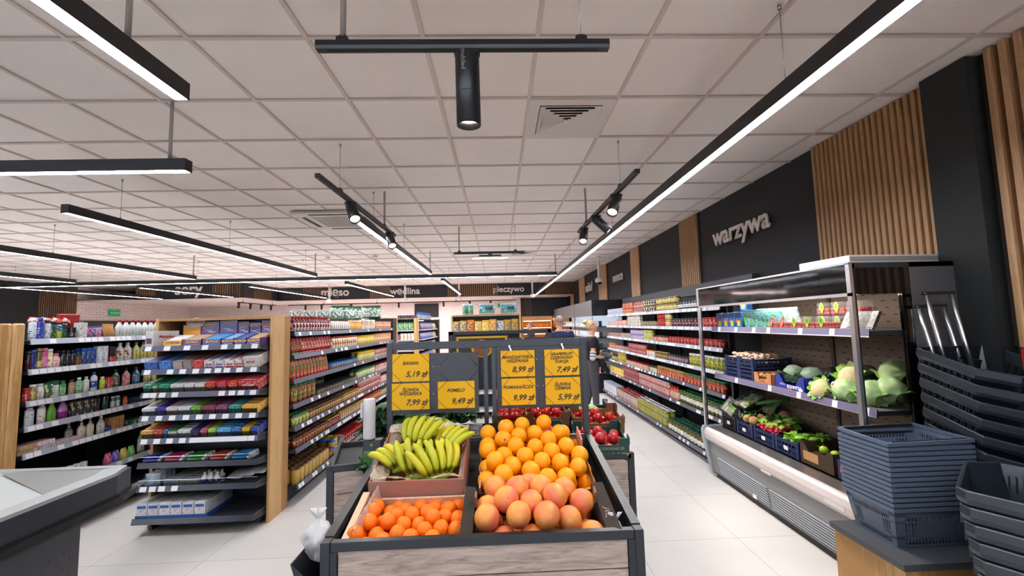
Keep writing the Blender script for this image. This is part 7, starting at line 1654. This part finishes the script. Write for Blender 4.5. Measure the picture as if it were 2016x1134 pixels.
# top fridge shelf
S1 = 1.53-.011
FROG = mat('bag_turquoise', '7fc8d0', .25)
cl = mat('clam_blue', '2f6ab0', .15, alpha=.8)
b = MB(); b.box(-.05, .05, -.035, .035, 0, .15, cl, .006); b.box(-.015, .03, -.0365, -.035, .02, .07, mat('clam_tag', 'b8b82a', .5)); b.box(-.045, -.02, -.0365, -.035, .05, .08, mat('sticker_red', 'c83a2a', .4)); b.box(-.05, .05, -.036, -.035, .1, .145, mat('clam_dark', '1f3a6a', .4)); cb = P_('blue_fruit_pack', 'fruit pack', b)
for k in range(4): cb.put((2.31, 4.27-k*.115, S1), -PI/2, 'blue transparent fruit pack standing at the shelf edge', 'blue fruit packs standing')
for k in range(3): cb.put((2.45, 4.22-k*.115, S1+.01), -PI/2, 'blue fruit pack in the back row', 'blue fruit packs in the back row')
cb.put((2.42, 4.02, S1+.165), (0, 0, -PI/2), 'single blue fruit pack lying on top of the others')
sp = pouch('saladbag', 'salad_bag', .17, .17, .07, '8ccad6', '7cc0d0', '3f8a3a', '5ca83a', n=14); sp2 = pouch('saladbag2', 'salad_bag', .17, .17, .06, 'b8c8cc', 'c0d4d8', '6a8a90', '9ab0b4', n=14)
for k in range(4): sp.put((2.33+.02*k, 3.78-k*.085, S1), (R(14), 0, -PI/2+R(12)), 'turquoise and green salad bag leaning at the shelf edge', 'turquoise salad bags')
for k in range(4): sp2.put((2.50, 3.86-k*.13, S1+.01), (R(10), 0, -PI/2), 'pale transparent salad bag in the back row', 'pale salad bags')
CH = mat('cherry_tomato', 'b81f1c', .2, noise=.1, nscale=20); RAP = mat('pack_clear', 'f2f2f2', .05, alpha=.09)
def tompack(nm, sticker, lab, w=.12):
    b = MB(); b.box(-w/2, w/2, -.05, .05, 0, .06, RAP, .006); rnd = random.Random(3)
    for a in range(4):
        for c in range(4):
            for q in range(2): b.sph((-w/2+.018+a*(w-.036)/3, -.035+c*.023, .016+q*.024), .0125, CH, 8, 6)
    o = [('tomatoes', b)]
    c = MB(); c.box(-w/2, w/2, -.05, .05, .06, .095, RAP, .01)
    if sticker == 'leaf': c.add([(.0, -.054, .098), (-.022, -.054, .07), (-.02, -.054, .045), (0, -.054, .012), (.02, -.054, .045), (.022, -.054, .07)], [(0, 1, 2, 3, 4, 5)], mat('sticker_lime', 'b8d83a', .4)); c.add([(.0, -.0545, .085), (-.014, -.0545, .065), (0, -.0545, .035), (.014, -.0545, .065)], [(0, 1, 2, 3)], mat('sticker_leafgreen', '5aa83a', .4))
    else: c.add([(-.04, -.054, .01), (.0, -.054, .09), (.03, -.054, .09), (-.01, -.054, .01)], [(0, 1, 2, 3)], mat('sticker_orange', 'd8442a', .4)); c.add([(-.02, -.0545, .03), (.005, -.0545, .075), (.012, -.0545, .075), (-.012, -.0545, .03)], [(0, 1, 2, 3)], WHITE)
    return P_(nm, 'tomato pack', b, (('lid', c),))
p1, p3 = tompack('cherry_tomato_pack', 'stripe', ''), tompack('cherry_tomato_pack', 'leaf', '')
for k in range(2): p1.put((2.32, 3.42-k*.13, S1), -PI/2, 'cherry tomato pack with orange and white stripe', 'striped cherry tomato packs')
for k in range(3): p3.put((2.32, 3.16-k*.135, S1), -PI/2, 'cherry tomato pack with lime leaf sticker', 'leaf-stickered cherry tomato packs')
for k in range(3): p3.put((2.46, 3.05-k*.135, S1+.10), -PI/2, 'cherry tomato pack stacked in the second row', 'second-row cherry tomato packs')
for k in range(3): p3.put((2.46, 3.05-k*.135, S1), -PI/2, 'cherry tomato pack at the bottom of the second row', 'second-row lower tomato packs')
pc = carton('silverpk', 'herb_pack', .11, .02, .13, '9a9c9c', 'b4b6b4', '4a4a4a', 'd0d0d0')
for k in range(4): pc.put((2.31, 2.72-k*.045, S1), (R(-28), 0, -PI/2), 'silvery clear herb pack leaning behind the end glass', 'silvery herb packs')
# bottom tray: crates along the sill
S0 = .502
crate(2.30, 4.26, S0, .24, .42, .13, CRBLK, 'black crate of packed soup vegetables at the far end')
crate(2.30, 3.99, S0, .25, .42, .12, NAVY, 'blue crate of celeriac, second from the far end'); crate(2.30, 3.70, S0, .28, .42, .12, NAVY, 'blue crate of radishes in the middle'); crate(2.30, 3.41, S0, .27, .42, .12, NAVY, 'blue crate of green lettuce')
BC = mat('carton_dark_brown', '3c2a1a', .7); BC2 = mat('print_tan', 'b8865a', .7)
carton_x(2.30, 3.09, S0, .33, .42, .15, BC, 'dark brown lime carton with tan label on the bottom tray', .62, lambda b: (b.box(-.0016, -.0008, -.02, .13, .035, .1, BC2), b.text('S LIMES', .022, BC, Mf @ TM((-.055, .055, -.0012)))))
carton_x(2.30, 2.80, S0, .2, .42, .13, mat('carton_navy', '1c2450', .6), 'navy citrus carton with orange motif beside the basket stack', .8, lambda b: (b.add([(-.0015, .03+.045*math.cos(a), .07+.045*math.sin(a)) for a in [i*PI/8 for i in range(16)]], [tuple(range(16))], mat('print_orange', 'e0662a', .6)), b.text('citrus', .03, WHITE, Mf @ TM((.0, .015, 0)))))
lime = citrus('lime', 'lime', .03, '9ab82a', .35)
for x, y in ((2.40, 3.14), (2.39, 3.02)): lime.put((x, y, S0+.117), (0, 1.3, .4), 'green lime in the dark brown carton', 'limes', 1)
for x, y in ((2.36, 3.18), (2.42, 3.18), (2.36, 3.0), (2.42, 3.08), (2.35, 3.09), (2.46, 3.0)): lime.put((x, y, S0+.04), (0, .3, .4), 'lime lying low in the dark brown carton', 'lower limes', 1)
tag(MB().box(2.33, 2.6, 2.97, 3.21, S0+.005, S0+.085, BC).obj('carton_insert'), 'folded dark cardboard insert under the limes', 'carton')
# radish bunches
RAD = mat('radish_red', 'b01838', .25, noise=.1, nscale=10)
def radish_bunch():
    b = MB(); rnd = random.Random(2)
    P = [(rnd.uniform(-.03, .03), rnd.uniform(-.03, .03), rnd.uniform(0, .03)) for _ in range(9)]
    for p_ in P: b.sph(p_, .014, RAD, 10, 7); b.cyl((p_[0], p_[1], p_[2]), (p_[0]-.02, p_[1], p_[2]+.005), .003, mat('radish_root', 'd8b0b0', .6), .0006, 6)
    c = MB()
    for k in range(7): a = rnd.uniform(-.6, .6); leaf(c, (.02, 0, .015), (1, a, .5), (0, 0, 1), .13, .045, LETT, .3, .008, k)
    return P_('radish_bunch', 'radishes', b, (('tops', c),))
rb = radish_bunch(); rnd = random.Random(5)
for k in range(12):
    rb.put((2.335+.06*(k//4)+.01, 3.60+.062*(k % 4), S0+.115+.018*(k//4)+.01*(k % 2)), (0, 0, rnd.uniform(-.8, .8)), 'bunch of red radishes heaped in the blue crate', 'radish bunches')
for k, (x, y) in enumerate(((2.40, 3.46), (2.38, 3.36), (2.48, 3.42), (2.46, 3.31), (2.56, 3.38))): leafy('lettuce', 'head of fresh green lettuce, %s' % ('front left', 'front right', 'middle', 'middle near the limes', 'rearmost')[k], 'lettuce', (x, y, S0+.085), .075, 34, LETT, seed=60+k, core=LETT, up=.9)
CEL = mat('celeriac_skin', 'b98f5c', .8, noise=.3, nscale=20)
import mathutils.noise as NZ
b = MB(); b.sph((0, 0, 0), .042, CEL, 18, 12, lambda v: v*(1+.14*NZ.noise(v*3.4)+.07*abs(NZ.noise(v*9)))); ce = P_('celeriac', 'celeriac', b)
for k, (x, y, z) in enumerate(((2.36, 3.93, .15), (2.36, 4.03, .15), (2.45, 3.88, .16), (2.46, 3.98, .16), (2.53, 3.86, .18), (2.38, 3.98, .07), (2.56, 3.96, .17), (2.58, 3.8, .19), (2.62, 3.88, .2))): ce.put((x, y, S0+z), (k, k*2, k*3), 'brown knobbly celeriac in the blue crate', 'celeriac roots')
for k, (x, y) in enumerate(((2.42, 4.05), (2.5, 4.08), (2.48, 3.8), (2.56, 3.72))): leafy('celery_bunch', 'tuft of dark celery leaves between the crates, %s' % ('far', 'rearmost', 'near', 'nearest')[k], 'celery', (x, y, S0+.15), .09, 18, SAV, seed=70+k, core=None)
leafy('celery', 'yellowish celery clump behind the radishes', 'celery', (2.52, 3.68, S0+.12), .10, 16, PALE, seed=80, core=PALE)
# soup vegetable trays
BT = mat('tray_black', '141416', .35)
def soup():
    b = MB()
    for x0, x1, y0, y1 in ((-.09, .09, -.065, -.06), (-.09, .09, .06, .065), (-.09, -.085, -.065, .065), (.085, .09, -.065, .065)): b.box(x0, x1, y0, y1, 0, .035, BT)
    b.box(-.09, .09, -.065, .065, 0, .003, BT); c = MB(); rnd = random.Random(1)
    for k in range(4): c.cyl((-.07, -.04+.026*k, .022), (.07, -.035+.024*k, .028), .013, [mat('leek_white', 'd8d8b8', .5), mat('carrot', 'c8662a', .5), MATS['leek_white'], mat('parsley_root', 'd0b48c', .6)][k], .007, 10)
    leaf(c, (-.02, 0, .035), (1, .2, .1), (0, 0, 1), .1, .06, SAV, .2, .008, 1); leaf(c, (-.06, -.02, .035), (1, -.2, .1), (0, 0, 1), .1, .06, LETT, .2, .008, 1)
    d = MB(); d.box(-.088, .088, -.063, .063, .035, .05, CLING, .006)
    return P_('soup_vegetable_tray', 'vegetable tray', b, (('vegetables', c), ('wrap', d)))
sv = soup()
for k, (x, y, z, rx, ry, rz, l) in enumerate(((2.345, 4.31, .70, 50, -38, 15, 'leaning at the far edge of the black crate'), (2.35, 4.20, .62, 75, -10, 60, 'standing upright in the black crate'), (2.46, 4.28, .73, 25, -20, 30, 'lying on the heap at the far end'), (2.44, 4.10, .77, 15, -30, -10, 'tilted above the celeriac'), (2.55, 4.20, .80, 20, -12, 50, 'topmost of the heap'), (2.4, 4.26, .57, 5, -5, 80, 'lowest in the black crate'), (2.56, 4.22, .62, 5, 0, 80, 'lowest at the back of the black crate'), (2.6, 4.05, .72, 10, -30, 30, 'dark tray leaning at the back'))):
    sv.put((x, y, z), (R(rx), R(ry), R(rz)), 'wrapped soup vegetable tray, %s' % l)
b = MB(); b.cyl((2.42, 3.98, .80), (2.66, 3.84, .86), .014, mat('leek_green', '3f7a34', .6), .02, 10); tag(b.obj('leek'), 'single leek lying across the back of the bottom tray', 'leek')

# ------------------------------------------------------------------ basket pedestal and hand baskets
t = thing('basket_pedestal', 'oak pedestal with dark grey top under the stack of hand baskets', 'pedestal', (2.15, 2.22, 0))
b = MB(); b.prism([(-.30, -.235), (.3, -.235), (.3, .205), (-.30, .205)], .425, .455, mat('pedestal_top', '46474b', .45), TM((0, 0, 0))); kid(b, 'top', t)
b = MB(); b.box(-.28, .28, -.215, .2, 0, .425, OAK, .002); kid(b, 'body', t)
BSK = mat('basket_grey', '5a677a', .38)
def basket_mesh(w, d, h, tw, m, slots=True):
    """w, d at the rim; tw = taper; open lattice walls"""
    b = MB(); bw, bd = w/2-tw, d/2-tw
    C4 = [(-1, -1), (1, -1), (1, 1), (-1, 1)]
    for k in range(4):
        a, c = C4[k], C4[(k+1) % 4]
        def P(u, v):
            W, D = bw+(w/2-bw)*v, bd+(d/2-bd)*v
            return Vector(((a[0]+(c[0]-a[0])*u)*W, (a[1]+(c[1]-a[1])*u)*D, h*v))
        def q(u0, u1, v0, v1):
            n = Vector((a[0]+c[0], a[1]+c[1], 0)).normalized()*.0025
            p = [P(u0, v0), P(u1, v0), P(u1, v1), P(u0, v1)]; b.add([tuple(x) for x in p]+[tuple(x-n) for x in p], [(0, 1, 2, 3), (7, 6, 5, 4), (0, 4, 5, 1), (2, 6, 7, 3), (1, 5, 6, 2), (3, 7, 4, 0)], m)
        if not slots: q(0, 1, 0, .9); continue
        q(0, 1, 0, .07); q(0, 1, .2, .27); q(0, .12, .07, .9); q(.88, 1, .07, .9); q(0, 1, .62, .66); q(0, 1, .78, .9); q(.3, .7, .27, .62) if False else None
        n = 17
        for i in range(n):
            u = .12+.76*(i+.5)/n; q(u-.008, u+.008, .07, .2); q(u-.008, u+.008, .66, .78)
        q(.26, .74, .27, .62)
        for i in range(3):
            for s in (0, 1): u = (.15+i*.04) if not s else (.85-i*.04); q(u-.01, u+.01, .27, .62)
    # rim band
    for k in range(4):
        a, c = C4[k], C4[(k+1) % 4]; o = .006
        pts = lambda o, z: [(a[0]*(w/2+o), a[1]*(d/2+o), z), (c[0]*(w/2+o), c[1]*(d/2+o), z)]
        p = pts(o, h-.0175)+pts(o, h)[::-1]+pts(-.006, h-.0175)+pts(-.006, h)[::-1]; b.add(p, [(0, 1, 2, 3), (7, 6, 5, 4), (3, 2, 6, 7), (0, 4, 5, 1)], m)
    b.box(-bw, bw, -bd, bd, 0, .004, m)
    return b
bk = basket_mesh(.44, .30, .20, .03, BSK); 
hb = MB(); hb.box(-.20, .20, -.148, -.136, .186, .202, mat('basket_handle', '15161a', .4), .002) ; hb.box(-.20, .20, .136, .148, .186, .202, MATS['basket_handle'], .002)
t = thing('hand_basket', '', 'shopping basket'); kid(bk, 'basket_body', t); kid(hb, 'handle', t); hp = Proto(t)
for k in range(14):
    hp.put((2.15, 2.245, .456+k*.0245+(.008 if k == 13 else 0)), (R(1.5) if k == 13 else 0, R(-1) if k == 13 else 0, 0), ('lowest grey hand basket of the stack on the pedestal' if k == 0 else 'topmost grey hand basket of the stack on the pedestal' if k == 13 else 'grey hand basket nested in the stack on the pedestal'), 'hand baskets nested on the pedestal')
# wheeled baskets: long tapered tubs with a telescopic pull handle
CB = mat('cart_basket', '1a1e23', .33, .1); CBT = mat('cart_basket_rim', '2e343b', .33, .1)
def tub_mesh(w, d, h, tap, m):
    """w across, d long; front corners (towards -y) chamfered"""
    def outline(W, D): return [(-W/2, D/2-.03), (-W/2, -D/2+.11), (-W/2+.10, -D/2), (W/2-.10, -D/2), (W/2, -D/2+.11), (W/2, D/2-.03), (W/2-.03, D/2), (-W/2+.03, D/2)]
    b = MB(); L = [(w-tap, d-tap, 0), (w-.02, d-.02, h-.06), (w, d, h-.055), (w+.012, d+.012, h-.035), (w+.012, d+.012, h-.004), (w+.004, d+.004, h), (w-.014, d-.014, h-.002), (w-.03, d-.03, h-.05), (w-tap-.012, d-tap-.012, .006)]
    V = []; n = 8
    for W, D, z in L: V += [(x, y, z) for x, y in outline(W, D)]
    F = []; ms = []
    for i in range(len(L)-1):
        for k in range(n): F.append((i*n+k, i*n+(k+1) % n, (i+1)*n+(k+1) % n, (i+1)*n+k)); ms.append(m if not 2 <= i <= 5 else CBT)
    F.append(tuple(range(n))[::-1]); F.append(tuple(range((len(L)-1)*n, len(L)*n))); ms += [m, m]; b.add([(x, y, z) for x, y, z in V], [f[::-1] for f in F], ms)
    for k in range(9):
        x = -w/2+.11+k*(w-.22)/8; b.box(x-.003, x+.003, -d/2-.004, -d/2+.03, h*.35, h-.05, m)
    for k in range(8):
        y = -d/2+.13+k*(d-.2)/7
        for s in (-1, 1): b.box(s*(w/2-.008)-.006, s*(w/2-.008)+.006, y-.003, y+.003, h*.35, h-.05, m)
    # slots seen inside
    for k in range(6):
        x = -w/2+.14+k*(w-.28)/5; b.box(x-.006, x+.006, d/2-.031, d/2-.029, h*.4, h*.75, BLACK)
        y = -d/2+.15+k*(d-.25)/5
        for s in (-1, 1): b.box(s*(w/2-.0295)-.001, s*(w/2-.0295)+.001, y-.006, y+.006, h*.45, h*.75, BLACK)
    return b
tub = tub_mesh(.42, .44, .24, .09, CB); t = thing('wheeled_basket', '', 'shopping basket'); kid(tub, 'basket_body', t); cbp = Proto(t)
names = ['topmost', 'second', 'third', 'fourth', 'fifth', 'sixth', 'seventh', 'lowest']
for k in range(8):
    cbp.put((2.60, 2.215, 1.135-k*.083), (R(16), 0, R(-2)), '%s wheeled basket of the tall stack beside the vegetable fridge' % names[k], 'wheeled baskets beside the fridge')
b = MB(); b.box(-.16, .16, -.17, .17, 0, .475, mat('stack_base', '1a1c20', .5), .01); tag(b.obj('stack_trolley', loc=(2.62, 2.2, 0)), 'dark base trolley under the tall stack of wheeled baskets', 'trolley')
# pull handles of the two top baskets
for k, (y, z1, l) in enumerate(((2.335, 1.735, 'front'), (2.385, 1.66, 'rear'))):
    t = thing('pull_handle', '%s telescopic pull handle rising from the tall basket stack' % l, 'handle bar', (2.56, y, 1.2))
    for s in (-1, 1):
        b = MB(); b.cyl((s*.075+.03, -.04, .0), (s*.075-.02, .0, z1-1.2), .0105, CHROME, n=12); kid(b, 'pole', t)
    b = MB(); b.box(-.115, .075, -.014, .014, z1-1.215, z1-1.195, BLACK, .006); kid(b, 'grip', t)
t2 = tub_mesh(.40, .58, .24, .09, mat('cart_basket_blue', '222931', .3, .1)); t = thing('wheeled_basket', '', 'shopping basket'); kid(t2, 'basket_body', t); cb2 = Proto(t)
for k in range(9):
    cb2.put((2.19+.006*k, 1.74-.004*k, .655-k*.066), (R(0), R(-3), R(128)), '%s wheeled basket of the leaning stack nearest the camera' % (['topmost', 'second', 'third', 'fourth', 'fifth', 'sixth', 'seventh', 'eighth', 'lowest'][k]), 'wheeled baskets nearest the camera')
cbp.put((2.64, 1.70, .80), (0, 0, R(4)), 'wheeled basket just entering the right edge behind the near stack')
for k in range(1, 5): cbp.put((2.64, 1.70, .80-.083*k), (0, 0, R(4)), 'nested wheeled basket at the right edge of the photo', 'baskets at the right edge')
b = MB(); b.box(-.15, .15, -.15, .15, 0, .46, MATS['stack_base'], .01); tag(b.obj('stack_trolley', loc=(2.64, 1.70, 0)), 'dark base trolley at the right edge', 'trolley')
b = MB(); b.box(-.1, .1, -.02, .02, 0, .12, mat('red_plastic', 'b81f1c', .4), .004); tag(b.obj('red_box', loc=(2.84, 2.12, 1.3)), 'small red box on the wall under the slats at the right edge', 'box')
# ------------------------------------------------------------------ people
def fuse(b, name, parent, voxel=.011, extra=None):
    o = b.obj('tmp'); md = o.modifiers.new('r', 'REMESH'); md.mode = 'VOXEL'; md.voxel_size = voxel; md.use_smooth_shade = True
    sm = o.modifiers.new('s', 'SMOOTH'); sm.factor = .6; sm.iterations = 4
    dg = bpy.context.evaluated_depsgraph_get(); me = bpy.data.meshes.new_from_object(o.evaluated_get(dg)); m = b.mats[0]
    bpy.data.objects.remove(o); me.name = name
    if not me.materials: me.materials.append(m)
    for p in me.polygons: p.use_smooth = True
    ob = bpy.data.objects.new(name, me); COL.objects.link(ob); ob.parent = parent; KIDS.setdefault(parent.name, []).append(ob); return ob
def limb(b, pts, rs, m):
    secs = []
    P = [Vector(p) for p in pts]; Q = []
    for i in range(len(P)-1):
        for k in range(4): Q.append((P[i].lerp(P[i+1], k/4), rs[i]+(rs[i+1]-rs[i])*k/4))
    Q.append((P[-1], rs[-1]))
    b.tube([q[0] for q in Q], [q[1] for q in Q], m, 12)
    for i in range(1, len(P)-1): b.sph(P[i], rs[i], m, 10, 7)
def hand5(b, wrist, d, m, curl=.6, side=1):
    """palm, four fingers of unequal length and a thumb from the palm's side"""
    wrist = Vector(wrist); d = Vector(d).normalized(); s = d.cross(Vector((0, 0, 1))); s = (s.normalized() if s.length > .1 else Vector((1, 0, 0)))*side; n = s.cross(d).normalized()
    pal = wrist+d*.045; q = d.to_track_quat('Z', 'Y'); b.loft([(wrist, .022, .018, q), (wrist+d*.03, .034, .015, q), (wrist+d*.075, .037, .014, q), (wrist+d*.085, .03, .011, q)], m, 10)
    for k, L in enumerate((.062, .072, .068, .052)):
        p = wrist+d*.08+s*(.026-.0175*k); a = d; pts = [p]
        for j in range(3): a = (a*math.cos(curl*.6)-n*math.sin(curl*.6)).normalized(); pts.append(pts[-1]+a*L/3)
        b.tube(pts, [.0085, .008, .0075, .0065], m, 7)
    p = wrist+d*.03+s*.03; a = (d*.7+s*.7).normalized(); b.tube([p, p+a*.03, p+a*.03+(d*.9-n*.4).normalized()*.03], [.0105, .0095, .0075], m, 7)
def figure(name, label, loc, rz, H, skin, hair, shirt, pants, shoe, arms, legs, hairfn, sleeve=(.0, .45), gloves=None, long_hair=False, female=True, extra=None):
    """faces +x before rz; arms = two lists shoulder, elbow, wrist; legs = two lists hip, knee, ankle"""
    t = thing(name, label, 'person', loc, rz); S = H/1.70
    SK = mat('skin_'+name+skin, skin, .5, sss=.1); HR = mat('hair_'+hair, hair, .6, noise=.25, nscale=40); SH = mat('shirt_'+shirt, shirt, .8, noise=.1, nscale=20); PT = mat('trousers_'+pants, pants, .85, noise=.15, nscale=25); SO = mat('shoe_'+shoe, shoe, .5)
    sw = .185 if female else .215
    b = MB()
    V = lambda p: Vector(p)*S
    torso = [(0, .86, .11, .165), (0, .95, .115, .165), (.0, 1.08, .105, .14 if female else .165), (0.0, 1.22, .12, .165 if female else .19), (-.005, 1.34, .11, sw), (-.01, 1.40, .085, sw*.85), (-.01, 1.435, .06, .08), (0, 1.46, .052, .055), (.008, 1.53, .05, .052)]
    b.loft([(V((x, 0, z)), a*S, c*S, None) for x, z, a, c in torso], SK, 20)
    # head: skull, jaw, nose, ears, lips
    b.sph(V((.012, 0, 1.615)), (.092*S, .073*S, .098*S), SK, 22, 14); b.sph(V((.035, 0, 1.555)), (.062*S, .055*S, .058*S), SK, 14, 9)
    b.loft([(V((.098, 0, 1.628)), .006*S, .007*S, None), (V((.112, 0, 1.60)), .012*S, .010*S, None), (V((.108, 0, 1.588)), .015*S, .015*S, None), (V((.095, 0, 1.58)), .006*S, .008*S, None)][::-1], SK, 8)
    b.sph(V((.092, 0, 1.553)), (.014*S, .022*S, .008*S), SK, 8, 6); b.sph(V((.08, 0, 1.525)), (.02*S, .022*S, .016*S), SK, 8, 6)
    for s in (-1, 1): b.sph(V((.0, s*.073, 1.60)), (.018*S, .010*S, .03*S), SK, 8, 6)
    for A_ in arms: limb(b, [V(p) for p in A_], [.048*S, .036*S, .025*S], SK)
    for L_ in legs: limb(b, [V(p) for p in L_], [.085*S, .055*S, .036*S], SK); a = V(L_[2]); b.loft([(a+V((-.05, 0, -.055)), .01, .03*S, Euler((0, PI/2, 0)).to_quaternion()), (a+V((0, 0, -.04)), .035*S, .036*S, Euler((0, PI/2, 0)).to_quaternion()), (a+V((.12, 0, -.06)), .02*S, .04*S, Euler((0, PI/2, 0)).to_quaternion()), (a+V((.17, 0, -.065)), .012*S, .03*S, Euler((0, PI/2, 0)).to_quaternion())], SK, 10)
    fuse(b, 'body', t)
    f = MB(); EY = mat('eye_white', 'e8e4e0', .3); IR = mat('eye_dark', '2a2018', .3); LP = mat('lips', 'a8605a', .5)
    for s in (-1, 1): f.sph(V((.088, s*.031, 1.618)), .0125*S, EY, 10, 7); f.sph(V((.097, s*.031, 1.618)), .006*S, IR, 8, 6); f.tube([V((.096, s*.018, 1.641)), V((.1, s*.034, 1.646)), V((.086, s*.05, 1.641))], .0035*S, HR, 6)
    f.sph(V((.1045, 0, 1.553)), (.004*S, .02*S, .006*S), LP, 8, 6); kid(f, 'face', t)
    c = MB(); hairfn(c, V, S, HR); kid(c, 'hair', t)
    # shirt and sleeves
    c = MB(); g = .014
    c.loft([(V((x, 0, z)), (a+g)*S, (cc+g)*S, None) for x, z, a, cc in torso[1:6]]+[(V((-.008, 0, 1.43)), .075*S, .10*S, None)], SH, 20)
    for A_ in arms:
        P0, P1 = V(A_[0]), V(A_[1]); e = P0.lerp(P1, sleeve[1]*1.0 if sleeve[1] <= 1 else 1); limb(c, [V((A_[0][0], A_[0][1]*.8, A_[0][2]+.01)), P0, e], [.05*S, .06*S, .055*S], SH)
    fuse(c, 'shirt', t, .013)
    c = MB(); c.loft([(V((0, 0, .99)), .128*S, .178*S, None), (V((0, 0, .92)), .132*S, .185*S, None), (V((0, 0, .84)), .12*S, .175*S, None), (V((0, 0, .80)), .08*S, .14*S, None)][::-1], PT, 20)
    for L_ in legs: limb(c, [V(L_[0]), V(L_[1]), V(L_[2])+Vector((0, 0, .02))], [.1*S, .07*S, .055*S], PT)
    fuse(c, 'trousers', t, .013)
    for L_ in legs:
        a = V(L_[2]); c = MB(); c.loft([(a+V((-.07, 0, -.06)), .014*S, .025*S, Euler((0, PI/2, 0)).to_quaternion()), (a+V((-.05, 0, -.04)), .045*S, .04*S, Euler((0, PI/2, 0)).to_quaternion()), (a+V((.05, 0, -.045)), .04*S, .045*S, Euler((0, PI/2, 0)).to_quaternion()), (a+V((.14, 0, -.06)), .028*S, .048*S, Euler((0, PI/2, 0)).to_quaternion()), (a+V((.19, 0, -.068)), .012*S, .03*S, Euler((0, PI/2, 0)).to_quaternion())], SO, 14)
        z0 = -(a.z) if False else 0; c.prism([(a.x-.075*S, a.y-.04*S), (a.x+.05*S, a.y-.05*S), (a.x+.17*S, a.y-.04*S), (a.x+.2*S, a.y), (a.x+.17*S, a.y+.04*S), (a.x+.05*S, a.y+.05*S), (a.x-.075*S, a.y+.04*S)], a.z-.088*S, a.z-.068*S, WHITE); kid(c, 'shoe', t)
    for k, A_ in enumerate(arms):
        c = MB(); w = V(A_[2]); d = (V(A_[2])-V(A_[1])); hand5(c, w, d, mat('glove_black', '17171a', .6) if gloves else SK, .7 if gloves else .35, 1 if k else -1); kid(c, 'glove' if gloves else 'hand', t)
    if extra: extra(t, V, S)
    return t
def bun(c, V, S, m):
    c.sph(V((-.012, 0, 1.635)), (.098*S, .083*S, .10*S), m, 18, 12, lambda v: Vector((v.x if v.x < .55 else .55, v.y, v.z if (v.x < .1 or v.z > .35) else .35+v.z*.1) if v.z > -.6 else (v.x*.8, v.y*.8, -.6))) ; c.sph(V((-.095, 0, 1.70)), (.05*S, .05*S, .048*S), m, 14, 9, lambda v: v*(1+.12*math.sin(v.x*9+v.y*7)))
    c.sph(V((-.07, .02, 1.735)), (.03*S, .03*S, .02*S), m, 10, 7)
def short(c, V, S, m):
    c.sph(V((-.014, 0, 1.632)), (.096*S, .080*S, .096*S), m, 18, 12, lambda v: Vector((min(v.x, .45), v.y, v.z) if v.z > -.35 else (v.x*.9, v.y*.9, -.35)))
def woman_extra(t, V, S):
    # pale striped cuff of the near sleeve and the jacket held at the hip
    c = MB(); ST = mat('sleeve_white', 'cfccce', .8); ST2 = mat('sleeve_grey', '7a7880', .8)
    a, e = V((.0, -.19, 1.30)), V((-.03, -.225, 1.03))
    for k in range(5): p = a.lerp(e, .55+k*.1); q = a.lerp(e, .55+(k+1)*.1); c.cyl(p, q, .052*S, (ST, ST2)[k % 2], n=14)
    c.sph(e, .052*S, ST, 12, 8); kid(c, 'sleeve_cuff', t)
    c = MB(); BK = mat('jacket_black', '141318', .8)
    c.loft([(V((.10, -.10, .98)), .04, .08, None), (V((.14, -.10, .92)), .07, .11, None), (V((.17, -.10, .84)), .055, .09, None), (V((.19, -.09, .77)), .03, .05, None)][::-1], BK, 12); c.loft([(V((.18, -.12, .86)), .03, .04, None), (V((.225, -.12, .80)), .035, .04, None), (V((.235, -.12, .70)), .02, .03, None)][::-1], BK, 10); kid(c, 'jacket', t)
    c = MB(); c.ring([(.025, 0), (.028, .02), (.02, .04)], mat('snack_brown', 'b8865a', .6), 12, M=TM(V((.30, -.12, 1.07)), 0, .5)); kid(c, 'held_snack', t)
HS = 1.60
wm = figure('person', 'blonde woman in black top and dark jeans standing in profile by the wall shelving', (1.70, 7.7, 0), R(-4), HS, 'd8a88c', 'c8a878', '141318', '4a4a50', '17171b',
    [[(0, -.19, 1.36), (-.03, -.225, 1.06), (.17, -.16, 1.03)], [(0, .19, 1.36), (.0, .22, 1.08), (.2, .12, 1.12)]],
    [[(0, -.085, .88), (.01, -.085, .48), (.02, -.085, .09)], [(0, .085, .88), (-.03, .085, .48), (-.12, .085, .09)]], bun, (0, .5), True, extra=woman_extra)
wm.scale = (1.12, 1.15, 1.0)
figure('person', 'grey-haired man in a navy shirt seen from behind beyond the price boards', (1.19, 8.25, 0), R(88), 1.72, 'c89a80', '8a8078', '1d2a4c', '2a2a30', '1c1c1e',
    [[(-.01, -.22, 1.38), (.02, -.27, 1.10), (.1, -.22, .87)], [(-.01, .22, 1.38), (.02, .27, 1.10), (.1, .22, .87)]],
    [[(0, -.095, .88), (.0, -.1, .48), (0, -.1, .09)], [(0, .095, .88), (0, .1, .48), (0, .1, .09)]], short, (0, .7), False, female=False)
figure('person', 'shopper with light brown hair, half hidden in front of the bakery rack', (.95, 12.6, 0), R(160), 1.62, 'd0a088', '8a5c44', '4a3438', '2a2a30', '1c1c1e',
    [[(-.01, -.2, 1.36), (.02, -.23, 1.08), (.1, -.2, .85)], [(-.01, .2, 1.36), (.02, .23, 1.08), (.1, .2, .85)]],
    [[(0, -.09, .88), (.0, -.09, .48), (0, -.09, .09)], [(0, .09, .88), (0, .09, .48), (0, .09, .09)]], bun, (0, .9), False)
